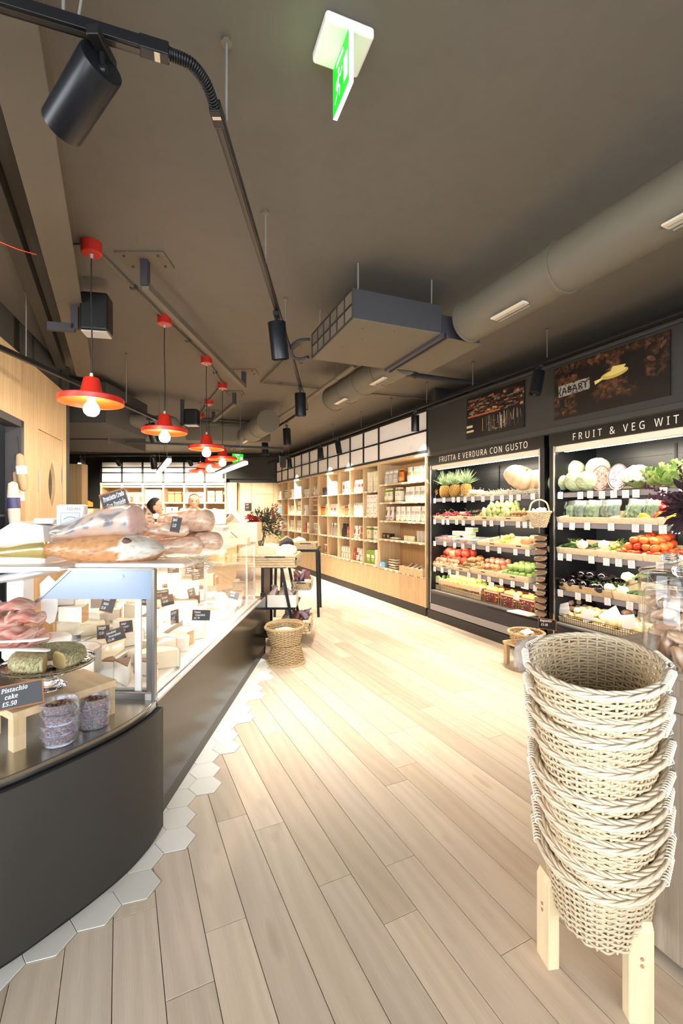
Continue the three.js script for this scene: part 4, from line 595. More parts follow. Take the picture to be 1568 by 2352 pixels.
{
  const b = single('serving_board', bx(.52, .022, .3, 0, 0, 0, .01), mat(0xefe9e0, .35), 'white marble board on top of the case under the hams', 'board'); b.position.copy(C(-.14, 1.2, -.17)); b.rotation.y = CT;
  const h1 = thing('cured_ham', 'whole bone-in cured ham with white fatty end on the marble board', 'ham', at(232, 1264, 2.25), .06); part(h1, 'ham', hamGeo(.60, skin), vcol(.42, { clearcoat: .25 })); part(h1, 'bone_end', sweep([[.14, .045, .09, .004, .006], [.155, .048, .094, .016, .02], [.17, .046, .094, .014, .018], [.185, .043, .09, .004, .006]], 10), mat(0x6a4a40, .6));
  part(h1, 'foil_wrap', sweep([[-.56, .01, 0, .012, .012], [-.5, .014, 0, .026, .026], [-.42, .018, 0, .029, .029], [-.33, .02, 0, .037, .036], [-.26, .018, 0, .042, .042]], 20, 2.2, null, 70), mat(0xe2cb86, .3, { metalness: .7 }));
  h1.rotation.z = .045;
  const cut = (k, t, x, cy, sz) => { if (k > .8) return perlin.noise(cy * 5, sz * 5, x * 20) > .2 ? [.55, .30, .26] : [.62, .38, .33]; const n = perlin.noise(x * 22, cy * 2.4, sz * 2.4 + 4); return n > .05 && cy > -.3 ? [.17, .15, .14] : n > -.1 && cy > -.5 ? [.42, .38, .33] : mix3([.52, .27, .13], [.6, .5, .42], k); };
  const h2 = thing('cured_ham', 'film-wrapped cured ham with a pink cut end lying on the whole ham', 'ham', at(226, 1206, 2.28), .03); part(h2, 'ham', sweep(dense([[-.2, -.025, 0, .004, .005], [-.2, -.025, 0, .03, .04], [-.12, -.02, 0, .038, .06], [-.03, .0, 0, .055, .085], [.06, .012, 0, .068, .1], [.15, .014, 0, .072, .1], [.18, .014, 0, .068, .094], [.182, .014, 0, .02, .03]], 56), 56, 1.6, cut, 30), vcol(.3, { clearcoat: .6 })); const fl = part(h2, 'plastic_film', sweep([[-.21, -.025, 0, .01, .012], [-.2, -.025, 0, .036, .046], [-.12, -.02, 0, .046, .068], [-.03, 0, 0, .063, .094], [.06, .012, 0, .076, .108], [.15, .014, 0, .08, .108], [.19, .014, 0, .078, .104], [.196, .014, 0, .02, .03]], 28, 2.6, null, 60), film);
  h2.rotation.z = .06; h2.scale.setScalar(1.08);
  const pk = (k, t, x, cy, sz) => perlin.noise(x * 25, cy * 3, sz * 3) > .12 ? [.6, .37, .24] : mix3([.74, .6, .46], [.62, .4, .28], Math.abs(cy));
  const hams = [['film-wrapped block of cooked ham behind the upper ham', 426, 1196, 2.75, .34, .95, -.1], ['small film-wrapped ham piece with a tied end beside the cooked ham', 372, 1217, 2.5, .28, .55, .3], ['dark-marked cured ham piece lying low in the middle of the pile', 392, 1256, 2.55, .34, .72, .6], ['pale cured ham end facing the aisle at the front of the pile', 455, 1243, 2.72, .3, .75, -.35], ['long pale film-wrapped ham under the pile beside the styrofoam box', 408, 1236, 2.8, .42, .8, .1]];
  for (const [l, px, py, d, L, f, a] of hams) { const o = thing('cured_ham', l, 'ham', at(px, py, d), a), w = f; part(o, 'ham', sweep(dense([[-.5 * L, 0, 0, .004, .006], [-.47 * L, 0, 0, .035 * w, .04 * w], [-.25 * L, .0, 0, .055 * w, .07 * w], [.05 * L, .004, 0, .07 * w, .09 * w], [.3 * L, .004, 0, .074 * w, .09 * w], [.44 * L, .002, 0, .064 * w, .08 * w], [.5 * L, 0, 0, .03 * w, .04 * w], [.505 * L, 0, 0, .004, .004]], 44), 40, 2.4, pk, 28), vcol(.32, { clearcoat: .6 })); }
  chalk(1, at(266, 1190, 2.42), .135, .15, .12, .08, 'large chalkboard sign for cured ham standing tilted behind the upper ham', .32); chalk(15, at(404, 1222, 2.46), .05, .085, .3, .1, 'narrow chalk label stuck upright between the wrapped hams', -.2);
  // dried stalks hanging over the edge
  const st = []; for (let i = 0; i < 70; i++) { const a = at(rr(330, 470), rr(1278, 1300), rr(2.2, 2.5)); st.push(tube([a, a.clone().add(V(rr(.01, .05), rr(-.008, .012), rr(-.03, .03))), a.clone().add(V(rr(.05, .11), rr(-.025, .01), rr(-.05, .04)))], .0016, 6, 4)); } const sm = single('dried_stalks', st, mat(0xcdbb93, .8), 'dried herb stalks strewn along the top edge of the case', 'dried stalks'); sm.userData.kind = 'stuff';
}
// folded cured meat slices at the left edge
{
  const fold = (k, t, x, cy, sz) => { const n = perlin.noise(x * 40, cy * 3, sz * 4 + 7); return n > .15 ? [.55, .16, .13] : n > -.12 ? [.62, .34, .26] : [.68, .52, .42]; };
  [[20, 1392, 2.05, .22, .0], [45, 1418, 2.0, .2, .3], [38, 1452, 1.98, .19, -.2], [12, 1470, 1.95, .17, .25], [60, 1474, 2.0, .18, .1], [5, 1432, 1.98, .16, -.4]].forEach(([px, py, d, L, a], i) => {
    const t = thing('bacon_slab', `folded fatty cured meat at the left edge, ${['top', 'second', 'third', 'lowest left', 'lowest right', 'hindmost'][i]} of the heap`, 'cured meat', at(px, py, d), a, 'heap of folded cured meats'); const s = []; for (let k = 0; k <= 12; k++) { const u = k / 12 - .5; s.push([u * L, Math.sin(u * 9 + i) * .01, Math.cos(u * 7) * .012, k % 12 === 0 ? .004 : .024 + .008 * Math.sin(k * 1.7 + i), k % 12 === 0 ? .006 : .06]); } part(t, 'meat', sweep(s, 18, 2.5, fold, 40), vcol(.45));
  });
}
// scale behind the counter
{
  const p = at(70, 1300, 2.35), t = thing('counter_scale', 'white counter scale with a screen, behind the hams', 'scale', p, .05), wh = mat(0xe9e7e6, .4);
  part(t, 'print_housing', extr([[-.2, -.02], [-.2, .12], [-.02, .235], [.12, .21], [.13, .1], [.13, -.02]], .22, .012), wh); part(t, 'column', bx(.085, .2, .09, -.05, -.16, 0, .008), wh); part(t, 'weighing_tray', sweep([[-.22, -.085, 0, .006, .12], [-.2, -.07, 0, .02, .14], [.0, -.04, 0, .024, .15], [.12, -.018, 0, .02, .14], [.14, -.014, 0, .004, .12]], 20), wh);
  const sc = part(t, 'display', bx(.14, .15, .05, .21, .245, .0, .012), wh); part(t, 'display_neck', bx(.05, .16, .04, .19, .12, -.04, .006), wh); part(t, 'key_pad', bx(.1, .03, .1, .09, .235, 0, .01), wh);
  const tx = canvasTex(256, 256, (c, w) => { c.fillStyle = '#e9e7e6'; c.fillRect(0, 0, w, w); c.fillStyle = '#3b3634'; c.font = 'bold 34px sans-serif'; c.fillText('BIZERBA', 100, 44); c.fillStyle = '#8f9193'; c.fillRect(34, 62, 200, 170); c.fillStyle = '#a9abad'; c.fillRect(44, 72, 180, 150); c.strokeStyle = '#5b5c5e'; c.lineWidth = 6; c.beginPath(); c.moveTo(70, 130); c.quadraticCurveTo(130, 90, 190, 120); c.stroke(); });
  part(sc, 'screen', new THREE.PlaneGeometry(.128, .138).translate(.21, .245, .0265), mat(0xffffff, .25, { map: tx })); part(t, 'printed_label', bx(.07, .06, .001, -.12, .05, .112).rotateZ(.0), MT.paper); part(t, 'side_label', bx(.05, .05, .001, -.05, .07, .112), MT.paper);
  const pb = thing('paper_bag', 'white pointed paper bag hanging by the slanted case end', 'paper bag', at(112, 1392, 2.2), .1); part(pb, 'bag', extr([[-.04, .11], [0, .15], [.042, .11], [.04, -.02], [.026, -.075], [.006, -.085], [-.016, -.07], [-.034, -.02]], .012, .004), MT.paper);
}
// ---------- cheeses in the glass case
{
  const rindB = mat(0x7a5c44, .7), rindG = mat(0xb9b0a0, .75), cream = [mat(0xf7f0de, .5), mat(0xf3ead2, .5), mat(0xf8f4ea, .45), mat(0xf5eee2, .5), mat(0xf0e3c2, .5)], wrapM = film;
  const wedge = (r, h, a, rind) => { const pts = [[0, 0]]; for (let i = 0; i <= 8; i++) { const u = -a / 2 + a * i / 8; pts.push([Math.cos(u) * r, Math.sin(u) * r]); } return toCreasedNormals(extr(pts, h, .002).rotateX(-Math.PI / 2).translate(-r * .5, h / 2, 0), .5); };
  const rindOf = (r, h, a) => { const pts = []; for (let i = 0; i <= 8; i++) { const u = -a / 2 + a * i / 8; pts.push([Math.cos(u) * (r + .0035), Math.sin(u) * (r + .0035)]); } for (let i = 8; i >= 0; i--) { const u = -a / 2 + a * i / 8; pts.push([Math.cos(u) * (r - .001), Math.sin(u) * (r - .001)]); } return extr(pts, h + .003).rotateX(-Math.PI / 2).translate(-r * .5, h / 2, 0); };
  const G = 'cheeses in the glass case';
  const where = ['by the end pane', 'in the near half', 'mid case', 'in the far half'], lev = ['on the front step', 'on the middle step', 'on the rear step'];
  const stepY = [.627, .692, .772], stepX = [-.16, -.42, -.62]; const seen = {};
  const put = (kind, li, z, x) => {
    const w = where[z > -.4 ? 0 : z > -.9 ? 1 : z > -1.5 ? 2 : 3], nm = { wedge: 'pale cheese wedge with brown rind', slab: 'cream block of cheese', wheel: 'whole pale cheese wheel', half: 'half cheese wheel with grey rind', tub: 'white tub of fresh cheese', ball: 'round white cheese ball', brown: 'white cheese wedge in thick dark rind' }[kind];
    const key = kind + li + w, n = seen[key] = (seen[key] || 0) + 1, label = `${nm} ${lev[li]} ${w}` + (n > 1 ? '' : '');
    const t = thing('cheese', label, 'cheese', C(x, stepY[li], z), rr(0, 6.28), `${nm}s ${lev[li]} ${w}`), cm = cream[ri(5)];
    if (kind === 'wedge' || kind === 'brown') { const r = rr(.1, .15), h = rr(.06, .1), a = rr(.5, .9); part(t, 'paste', wedge(r, h, a), cm); part(t, 'rind', rindOf(r, h, a), kind === 'brown' ? rindB : mat(0xb98a58, .7)); if (kind === 'brown') { part(t, 'rind', wedge(r, .006, a).translate(0, h, 0), rindB); } }
    else if (kind === 'slab') { const a = rr(.08, .14), b = rr(.06, .1), h = rr(.05, .1); part(t, 'paste', bx(a, h, b, 0, h / 2, 0, .006), cm); if (rnd() < .5) part(t, 'plastic_film', bx(a + .008, h + .006, b + .008, 0, h / 2, 0, .01), film); }
    else if (kind === 'wheel') { const r = rr(.08, .12), h = rr(.05, .09); part(t, 'wheel', toCreasedNormals(lathe([[0, 0], [r * .94, 0], [r, .01], [r, h - .01], [r * .94, h], [0, h]], 30), .8), cm); }
    else if (kind === 'half') { const r = rr(.1, .14), h = rr(.08, .12); part(t, 'paste', wedge(r, h, 3.1), cm); part(t, 'rind', rindOf(r, h, 3.1), rindG); }
    else if (kind === 'tub') { const r = rr(.05, .07); part(t, 'tub', toCreasedNormals(lathe([[0, 0], [r * .85, 0], [r, .08], [r * .96, .08], [r * .9, .06], [0, .065]], 26), .8), MT.white); part(t, 'curd', new THREE.SphereGeometry(r * .9, 18, 8, 0, 6.3, 0, 1.2).scale(1, .5, 1).translate(0, .052, 0), cream[2]); }
    else { const r = rr(.04, .06); part(t, 'ball', sweep([[-r, 0, 0, .004, .004], [-r * .8, 0, 0, r * .6, r * .6], [-r * .3, 0, 0, r * .95, r * .95], [r * .3, 0, 0, r * .95, r * .95], [r * .8, 0, 0, r * .6, r * .6], [r, 0, 0, .004, .004]], 16).rotateZ(1.57).translate(0, r, 0), cream[2]); }
    return t;
  };
  put('brown', 0, -.1, -.2); put('brown', 0, -.2, -.11); put('brown', 0, -.17, -.3); put('slab', 0, -.13, -.42);
  const kinds = ['wedge', 'slab', 'half', 'wheel', 'wedge', 'brown', 'ball', 'slab', 'tub', 'wedge'];
  for (let li = 0; li < 3; li++) { let z = -.34; while (z > -2.12) { put(kinds[ri(10)], li, z, stepX[li] + rr(-.03, .03)); if (li === 0 && rnd() < .7) put(['wedge', 'slab', 'brown', 'ball'][ri(4)], 0, z - .04, -.29 + rr(-.02, .02)); if (li && rnd() < .75) { const u = put(['slab', 'wedge', 'slab', 'half'][ri(4)], li, z, stepX[li] + rr(-.03, .03)); u.position.y += rr(.09, .11); u.userData.label = 'upper ' + u.userData.label; u.userData.group = 'upper ' + u.userData.group; } z -= rr(.12, .16); } }
  for (const [li, z] of [[1, -.12], [2, -.14], [1, -.27], [2, -.05]]) put(li === 1 ? 'half' : 'wheel', li, z, stepX[li]);
  const L = [[2, 165, 1483, 2.3, .085, .055, .12, 0, 'chalk label reading Parmesan behind the cake stand'], [3, 118, 1412, 2.5, .1, .056, .1, 0, 'chalk label with a two pound price seen beside the paper bag'], [4, 157, 1412, 2.5, .08, .052, .1, .02, 'chalk label for Pecorino right of the paper bag'], [9, 205, 1372, 2.6, .08, .05, 0, -.1, 'chalk label half hidden under the pale band of the case end'], [10, 248, 1405, 2.45, .07, .085, .1, -.25, 'tall chalk label leaning among cheeses behind the case end'], [8, 237, 1466, 2.36, .06, .07, .2, .05, 'small chalk label left of the smoked cheese label'], [5, 264, 1472, 2.26, .09, .062, .35, .25, 'dark chalk label for the smoked cheese behind the inner post'], [9, 290, 1452, 2.3, .06, .06, .3, .1, 'chalk label partly behind the inner light post'], [6, 370, 1375, 2.62, .085, .052, .1, .1, 'chalk label with a pound price high in the near case'], [11, 338, 1390, 2.5, .08, .05, .0, -.05, 'chalk label just right of the corner post'], [12, 384, 1390, 2.55, .07, .06, .1, .22, 'chalk label tilted below the high near label'], [7, 462, 1424, 2.6, .1, .06, .2, -.06, 'wide chalk label with a pound price at the front pane'], [14, 401, 1432, 2.45, .075, .075, -.7, .3, 'chalk label turned edgewise on the front wedges'], [8, 440, 1372, 2.9, .06, .06, 1.1, .1, 'chalk label seen nearly edge on mid case'], [9, 398, 1315, 3.1, .075, .055, .1, .05, 'upper chalk label under the dried stalks'], [10, 457, 1330, 3.1, .1, .055, .1, .15, 'long chalk label pair under the case roof'], [12, 537, 1375, 3.3, .075, .055, .2, -.3, 'small tilted chalk label in the far half of the case'], [14, 478, 1310, 3.5, .06, .045, .1, 0, 'small chalk label high in the case behind the pane joint'], [4, 436, 1318, 3.2, .06, .05, 0, 0, 'brownish chalk label beside the long label pair']];
  for (const [i, px, py, d, w, h, tr, ro, l] of L) chalk(i, at(px, py, d), w, h, tr, .15, l, ro);
  // film-wrapped fresh pieces left of the case
  [[150, 1368, 2.55]].forEach(([px, py, d], i) => { const t = thing('wrapped_tray', ['film-wrapped tray behind the slanted bar', 'clear tray beside the scale column'][i], 'tray', at(px, py + 8, d), .1); part(t, 'tray', bx(.14, .05, .1, 0, 0, 0, .008), mat(0xd9d3c6, .5)); part(t, 'plastic_film', bx(.15, .06, .11, 0, .002, 0, .012), film); });
}
// ---------- boxes, jars and flowers on the far half of the case top
{
  const Y = 1.2, Gp = (px, d, y = Y) => V((px - 784) / FOC * d, y, -d);
  const foam = mat(0xece8dc, .85);
  const sb = thing('styrofoam_box', 'white styrofoam box stacked behind the wrapped hams', 'box', Gp(487, 3.3), .05); part(sb, 'body', bx(.2, .14, .2, 0, .07, 0, .008), foam); part(sb, 'rim', bx(.215, .02, .215, 0, .145, 0, .006), foam);
  const sb2 = thing('styrofoam_box', 'upright styrofoam lid standing on the styrofoam box', 'box', Gp(487, 3.35, Y + .16), .08); part(sb2, 'body', bx(.18, .11, .16, 0, .055, 0, .01), foam);
  const crate = (l, px, d, y, w, h, dp, a) => { const t = thing('wooden_crate', l, 'crate', Gp(px, d, y), a); part(t, 'front_board', bx(w, h, .01, 0, h / 2, dp / 2, .001), MT.pine); part(t, 'back_board', bx(w, h, .01, 0, h / 2, -dp / 2, .001), MT.pine); for (const s of [-1, 1]) part(t, 'end_board', bx(.01, h, dp - .01, s * (w / 2 - .005), h / 2, 0, .001), MT.pine); part(t, 'base_board', bx(w - .02, .008, dp - .02, 0, .006, 0), MT.pine); return t; };
  crate('pale wooden crate on the case top beside the flowers', 556, 3.95, Y, .3, .16, .22, .0); crate('low wooden tray of packets in front of the pale crate', 535, 3.6, Y, .24, .05, .18, .1);
  const book = (l, px, d, y, a, m) => { const t = single('folded_card', extr([[-.09, 0], [0, .085], [.09, 0], [.084, 0], [0, .078], [-.084, 0]], .12), m, l, 'card'); t.position.copy(Gp(px, d, y)); t.rotation.y = a; };
  book('white folded card leaning in the low wooden tray', 528, 3.6, Y + .02, .4, MT.paper); book('white folded card on top of the pale crate', 540, 3.95, Y + .16, -.3, MT.paper);
  const jar = (l, px, d, y, r, h, c, lid) => { const t = thing('jar', l, 'jar', Gp(px, d, y), 0); part(t, 'glass_body', toCreasedNormals(lathe([[0, 0], [r, 0], [r, h * .78], [r * .7, h * .88], [r * .7, h], [0, h]], 22), .7), phys(0xffffff, .04, { transmission: 1, thickness: 0, ior: 1.4 })); part(t, 'contents', toCreasedNormals(lathe([[0, .003], [r * .93, .003], [r * .93, h * .72], [0, h * .74]], 20), .7), mat(c, .5)); part(t, 'lid', cyl(r * .76, r * .76, h * .16, 0, h * 1.02, 0, 20), lid); part(t, 'label', toCreasedNormals(lathe([[r * 1.01, h * .2], [r * 1.012, h * .5]], 20), 1), mat(0xe9e4da, .6)); return t; };
  jar('honey coloured jar with a pale label on the case top', 513, 3.8, Y + .1, .03, .085, 0xa97c2c, mat(0xc9a04a, .4)); jar('small green jar below the honey coloured jar', 499, 3.6, Y, .024, .1, 0x6f6a3a, MT.lightGrey); jar('clear tall jar beside the styrofoam box', 493, 3.7, Y + .17, .03, .1, 0xd8d2bd, MT.steel); jar('small red-topped jar on the crate edge', 566, 4.05, Y + .16, .022, .05, 0xb04a2c, MT.red);
  const wb = thing('display_case_small', 'white counter bin with a rounded lid behind the jars', 'bin', Gp(512, 4.4), .1); part(wb, 'body', bx(.17, .2, .15, 0, .1, 0, .02), MT.white); part(wb, 'lid', sweep([[-.09, .2, 0, .005, .03], [-.08, .2, 0, .045, .08], [.08, .2, 0, .045, .08], [.09, .2, 0, .005, .03]], 18), MT.white);
  const bb = thing('bread_bag', 'open striped paper bag standing behind the crate', 'paper bag', Gp(536, 4.3, Y), .2); part(bb, 'bag', extr([[-.05, 0], [-.06, .22], [-.02, .27], [.03, .29], [.06, .2], [.07, 0]], .08, .01), MT.paper);
  chalk(8, Gp(516, 4.15, Y + .17), .09, .06, .1, .1, 'small chalk label standing between the jars', .05); chalk(10, Gp(484, 5.2, 1.28), .1, .09, .05, .1, 'grey chalk label far behind the styrofoam box', 0); chalk(12, Gp(570, 5.0, 1.46), .075, .09, .0, 0, 'chalk label on a clip above the flowers', 0);
  const stk = single('sign_clip', [bar(V(0, 0, 0), V(0, .28, 0), .004, 6), cyl(.045, .04, .02, 0, .01, 0, 16)], MT.chrome, 'thin metal clip stand below the highest chalk label', 'stand'); stk.position.copy(Gp(570, 5.01, 1.19));
  // bouquet
  const f = thing('flower_bouquet', 'bouquet of dark leaves and red blooms at the far corner of the case', 'flowers', Gp(600, 4.3, 1.13)); const lv = [], rd = [], sp = [];
  const leafG = (L, w) => { const s = new THREE.Shape(); s.moveTo(0, 0); s.quadraticCurveTo(w, L * .4, 0, L); s.quadraticCurveTo(-w, L * .4, 0, 0); return new THREE.ExtrudeGeometry(s, { depth: .0012, bevelEnabled: false, curveSegments: 3 }); };
  const orient = (g, dir, p, roll) => g.rotateY(roll).applyQuaternion(new THREE.Quaternion().setFromUnitVectors(V(0, 1, 0), dir.clone().normalize())).translate(p.x, p.y, p.z);
  for (let i = 0; i < 1200; i++) { const u = rr(0, 6.28), e = rr(-.7, 1.3), d = V(Math.cos(u) * Math.cos(e), Math.sin(e), Math.sin(u) * Math.cos(e)), p = d.clone().multiplyScalar(rr(.03, .17)).add(V(.03, .19, 0)); lv.push(orient(leafG(rr(.02, .042), rr(.006, .012)), d.clone().add(V(rr(-.5, .5), rr(-.4, .4), rr(-.5, .5))), p, rr(0, 6))); }
  for (let i = 0; i < 260; i++) { const u = rr(0, 6.28), e = rr(-1.4, 1.4), d = V(Math.cos(u) * Math.cos(e), Math.sin(e), Math.sin(u) * Math.cos(e)), p = d.clone().multiplyScalar(.065).add(V(-.08, .2, .1)); rd.push(orient(leafG(rr(.028, .046), .022), d.clone().add(V(rr(-.6, .6), rr(-.6, .6), rr(-.6, .6))), p, rr(0, 6))); }
  for (let i = 0; i < 60; i++) { const b = V(.12 + rr(-.02, .03), .24 + i * .0025 + rr(-.01, .01), .03 + rr(-.02, .02)); sp.push(orient(leafG(.022, .008), V(rr(-1, 1), rr(0, 1.3), rr(-1, 1)), b, 0)); }
  part(f, 'leaves', lv, mat(0x3b3b28, .7)).userData.kind = 'stuff'; part(f, 'red_bloom', rd, mat(0x8d1f22, .6)).userData.kind = 'stuff'; part(f, 'red_spike', sp, mat(0x7a1d16, .6)).userData.kind = 'stuff'; const stem = []; for (let i = 0; i < 12; i++) stem.push(bar(V(rr(-.02, .02), .0, rr(-.02, .02)), V(rr(-.06, .06), .16, rr(-.06, .06)), .003, 5)); part(f, 'stems', stem, mat(0x47502c, .7)); part(f, 'vase', toCreasedNormals(lathe([[0, 0], [.03, 0], [.038, .1], [.035, .1], [.027, .005], [0, .005]], 20), .7), MT.glass);
}
// ---------- nested willow baskets on a cross-legged stand
{
  const c = [.862, -1.5], pine = MT.pine, st = thing('basket_stand', 'pale pine cross-legged stand under the tower of willow baskets', 'stand', [c[0], 0, c[1]]);
  const legs = [[-.194, .026, 0], [-.011, .194, 1], [.125, -.02, 0], [.008, -.18, 1]];
  for (const [x, z, k] of legs) { const a = Math.atan2(-z, x), g = extr([[-.018, 0], [.018, 0], [.018, .262], [.008, .282], [-.018, .282]], .07, .002).rotateY(a); const l = part(st, 'leg', g.translate(x, 0, z), pine); const pl = []; for (const y of [.165, .185]) part(l, 'screw_plug', cyl(.005, .005, .002, 0, 0, 0, 10).rotateZ(Math.PI / 2).rotateY(a).translate(x * 1.105, y, z * 1.105), mat(0xb98a6a, .7)); }
  part(st, 'cross_bar', beam(V(-.175, .168, .024), V(.107, .168, -.016), .032, .045, .002), pine); part(st, 'cross_bar', beam(V(-.01, .17, .176), V(.007, .17, -.162), .032, .045, .002), pine);
  const A = .284, B = .168, H = .2, th = Math.PI / 2 - 30 * Math.PI / 180, w = weave(A, B, A * .84, B * .82, H, 21, 34, .0041);
  const base = weave(A * .82, B * .8, .02, .012, .004, 10, 20, .0036, 2);
  const proto = thing('willow_basket', 'x', 'basket', [0, 0, 0]);
  part(proto, 'woven_side', w.weavers, mat(0xd3c3a4, .65)).userData.kind = 'stuff'; part(proto, 'stakes', w.stakes, wick[1]).userData.kind = 'stuff'; part(proto, 'woven_base', [base.weavers, base.stakes], wick[1]).userData.kind = 'stuff';
  part(proto, 'rim', braid(A + .009, B + .009, H, .0052, 4, 9, 1.15), wick[0]);
  const ell = (t, k, y) => V(Math.cos(t) * A * k, y, Math.sin(t) * B * (1 + (k - 1) * A / B));
  for (const sg of [-1, 1]) {
    const t0 = sg > 0 ? -Math.PI / 2 + .14 : Math.PI / 2 + .14, t1 = t0 + Math.PI - .28, pts = []; for (let i = 0; i <= 30; i++) { const u = i / 30; pts.push(ell(t0 + (t1 - t0) * u, 1.085, H + .004 - .008 * Math.sin(u * Math.PI))); }
    const h = part(proto, 'handle', [0, 1, 2].map((k) => tube(pts.map((p, i) => p.clone().add(V(Math.cos(i * .9 + k * 2.1) * .0042, Math.sin(i * .9 + k * 2.1) * .0042, 0))), .0045, 60, 5)), wick[0]);
    for (const e of [0, 1]) { const q = (u) => pts[Math.round((e ? 1 - u : u) * 30)], a = q(.01), b = q(.13), g = []; for (let i = 0; i < 9; i++) { const p = a.clone().lerp(b, i / 8), d = b.clone().sub(a).normalize(); g.push(new THREE.TorusGeometry(.0095, .0026, 5, 12).applyQuaternion(new THREE.Quaternion().setFromUnitVectors(V(0, 0, 1), d)).translate(p.x, p.y, p.z)); } part(h, 'cane_wrap', g, mat(0xf0e8d6, .5)); const o = a.clone().add(a.clone().sub(b).normalize().multiplyScalar(.012)); part(h, 'hook', [new THREE.TorusGeometry(.009, .0018, 6, 14).rotateY(1.2).translate(o.x, o.y, o.z), new THREE.TorusGeometry(.007, .0016, 6, 12).rotateX(1.3).translate(o.x * .985, o.y - .01, o.z * .985)], MT.chrome); }
  }
  const rim = [.40, .478, .562, .626, .687, .783, .872, .916, 1.0], names = ['lowest', 'second lowest', 'third from the bottom', 'fourth from the bottom', 'middle', 'fourth from the top', 'third from the top', 'second from the top', 'topmost, open']; 
  rim.forEach((y, i) => { const k = (y - .4) / .6, p = V(.848 + (.772 - .848) * k + (i ? rr(-.006, .006) : 0), y - H, -1.505 + (1.39 - 1.39) + (.115) * k + (i ? rr(-.006, .006) : 0)), o = i ? copyOf(proto, p, 0) : proto; o.position.copy(p); o.rotation.set(i ? rr(-.03, .03) : 0, th + (i ? rr(-.06, .06) : 0), i ? rr(-.025, .025) : 0); o.userData = { label: `cream willow shopping basket, ${names[i]} of the tower on the stand`, category: 'basket', group: 'nested willow baskets' }; });
}
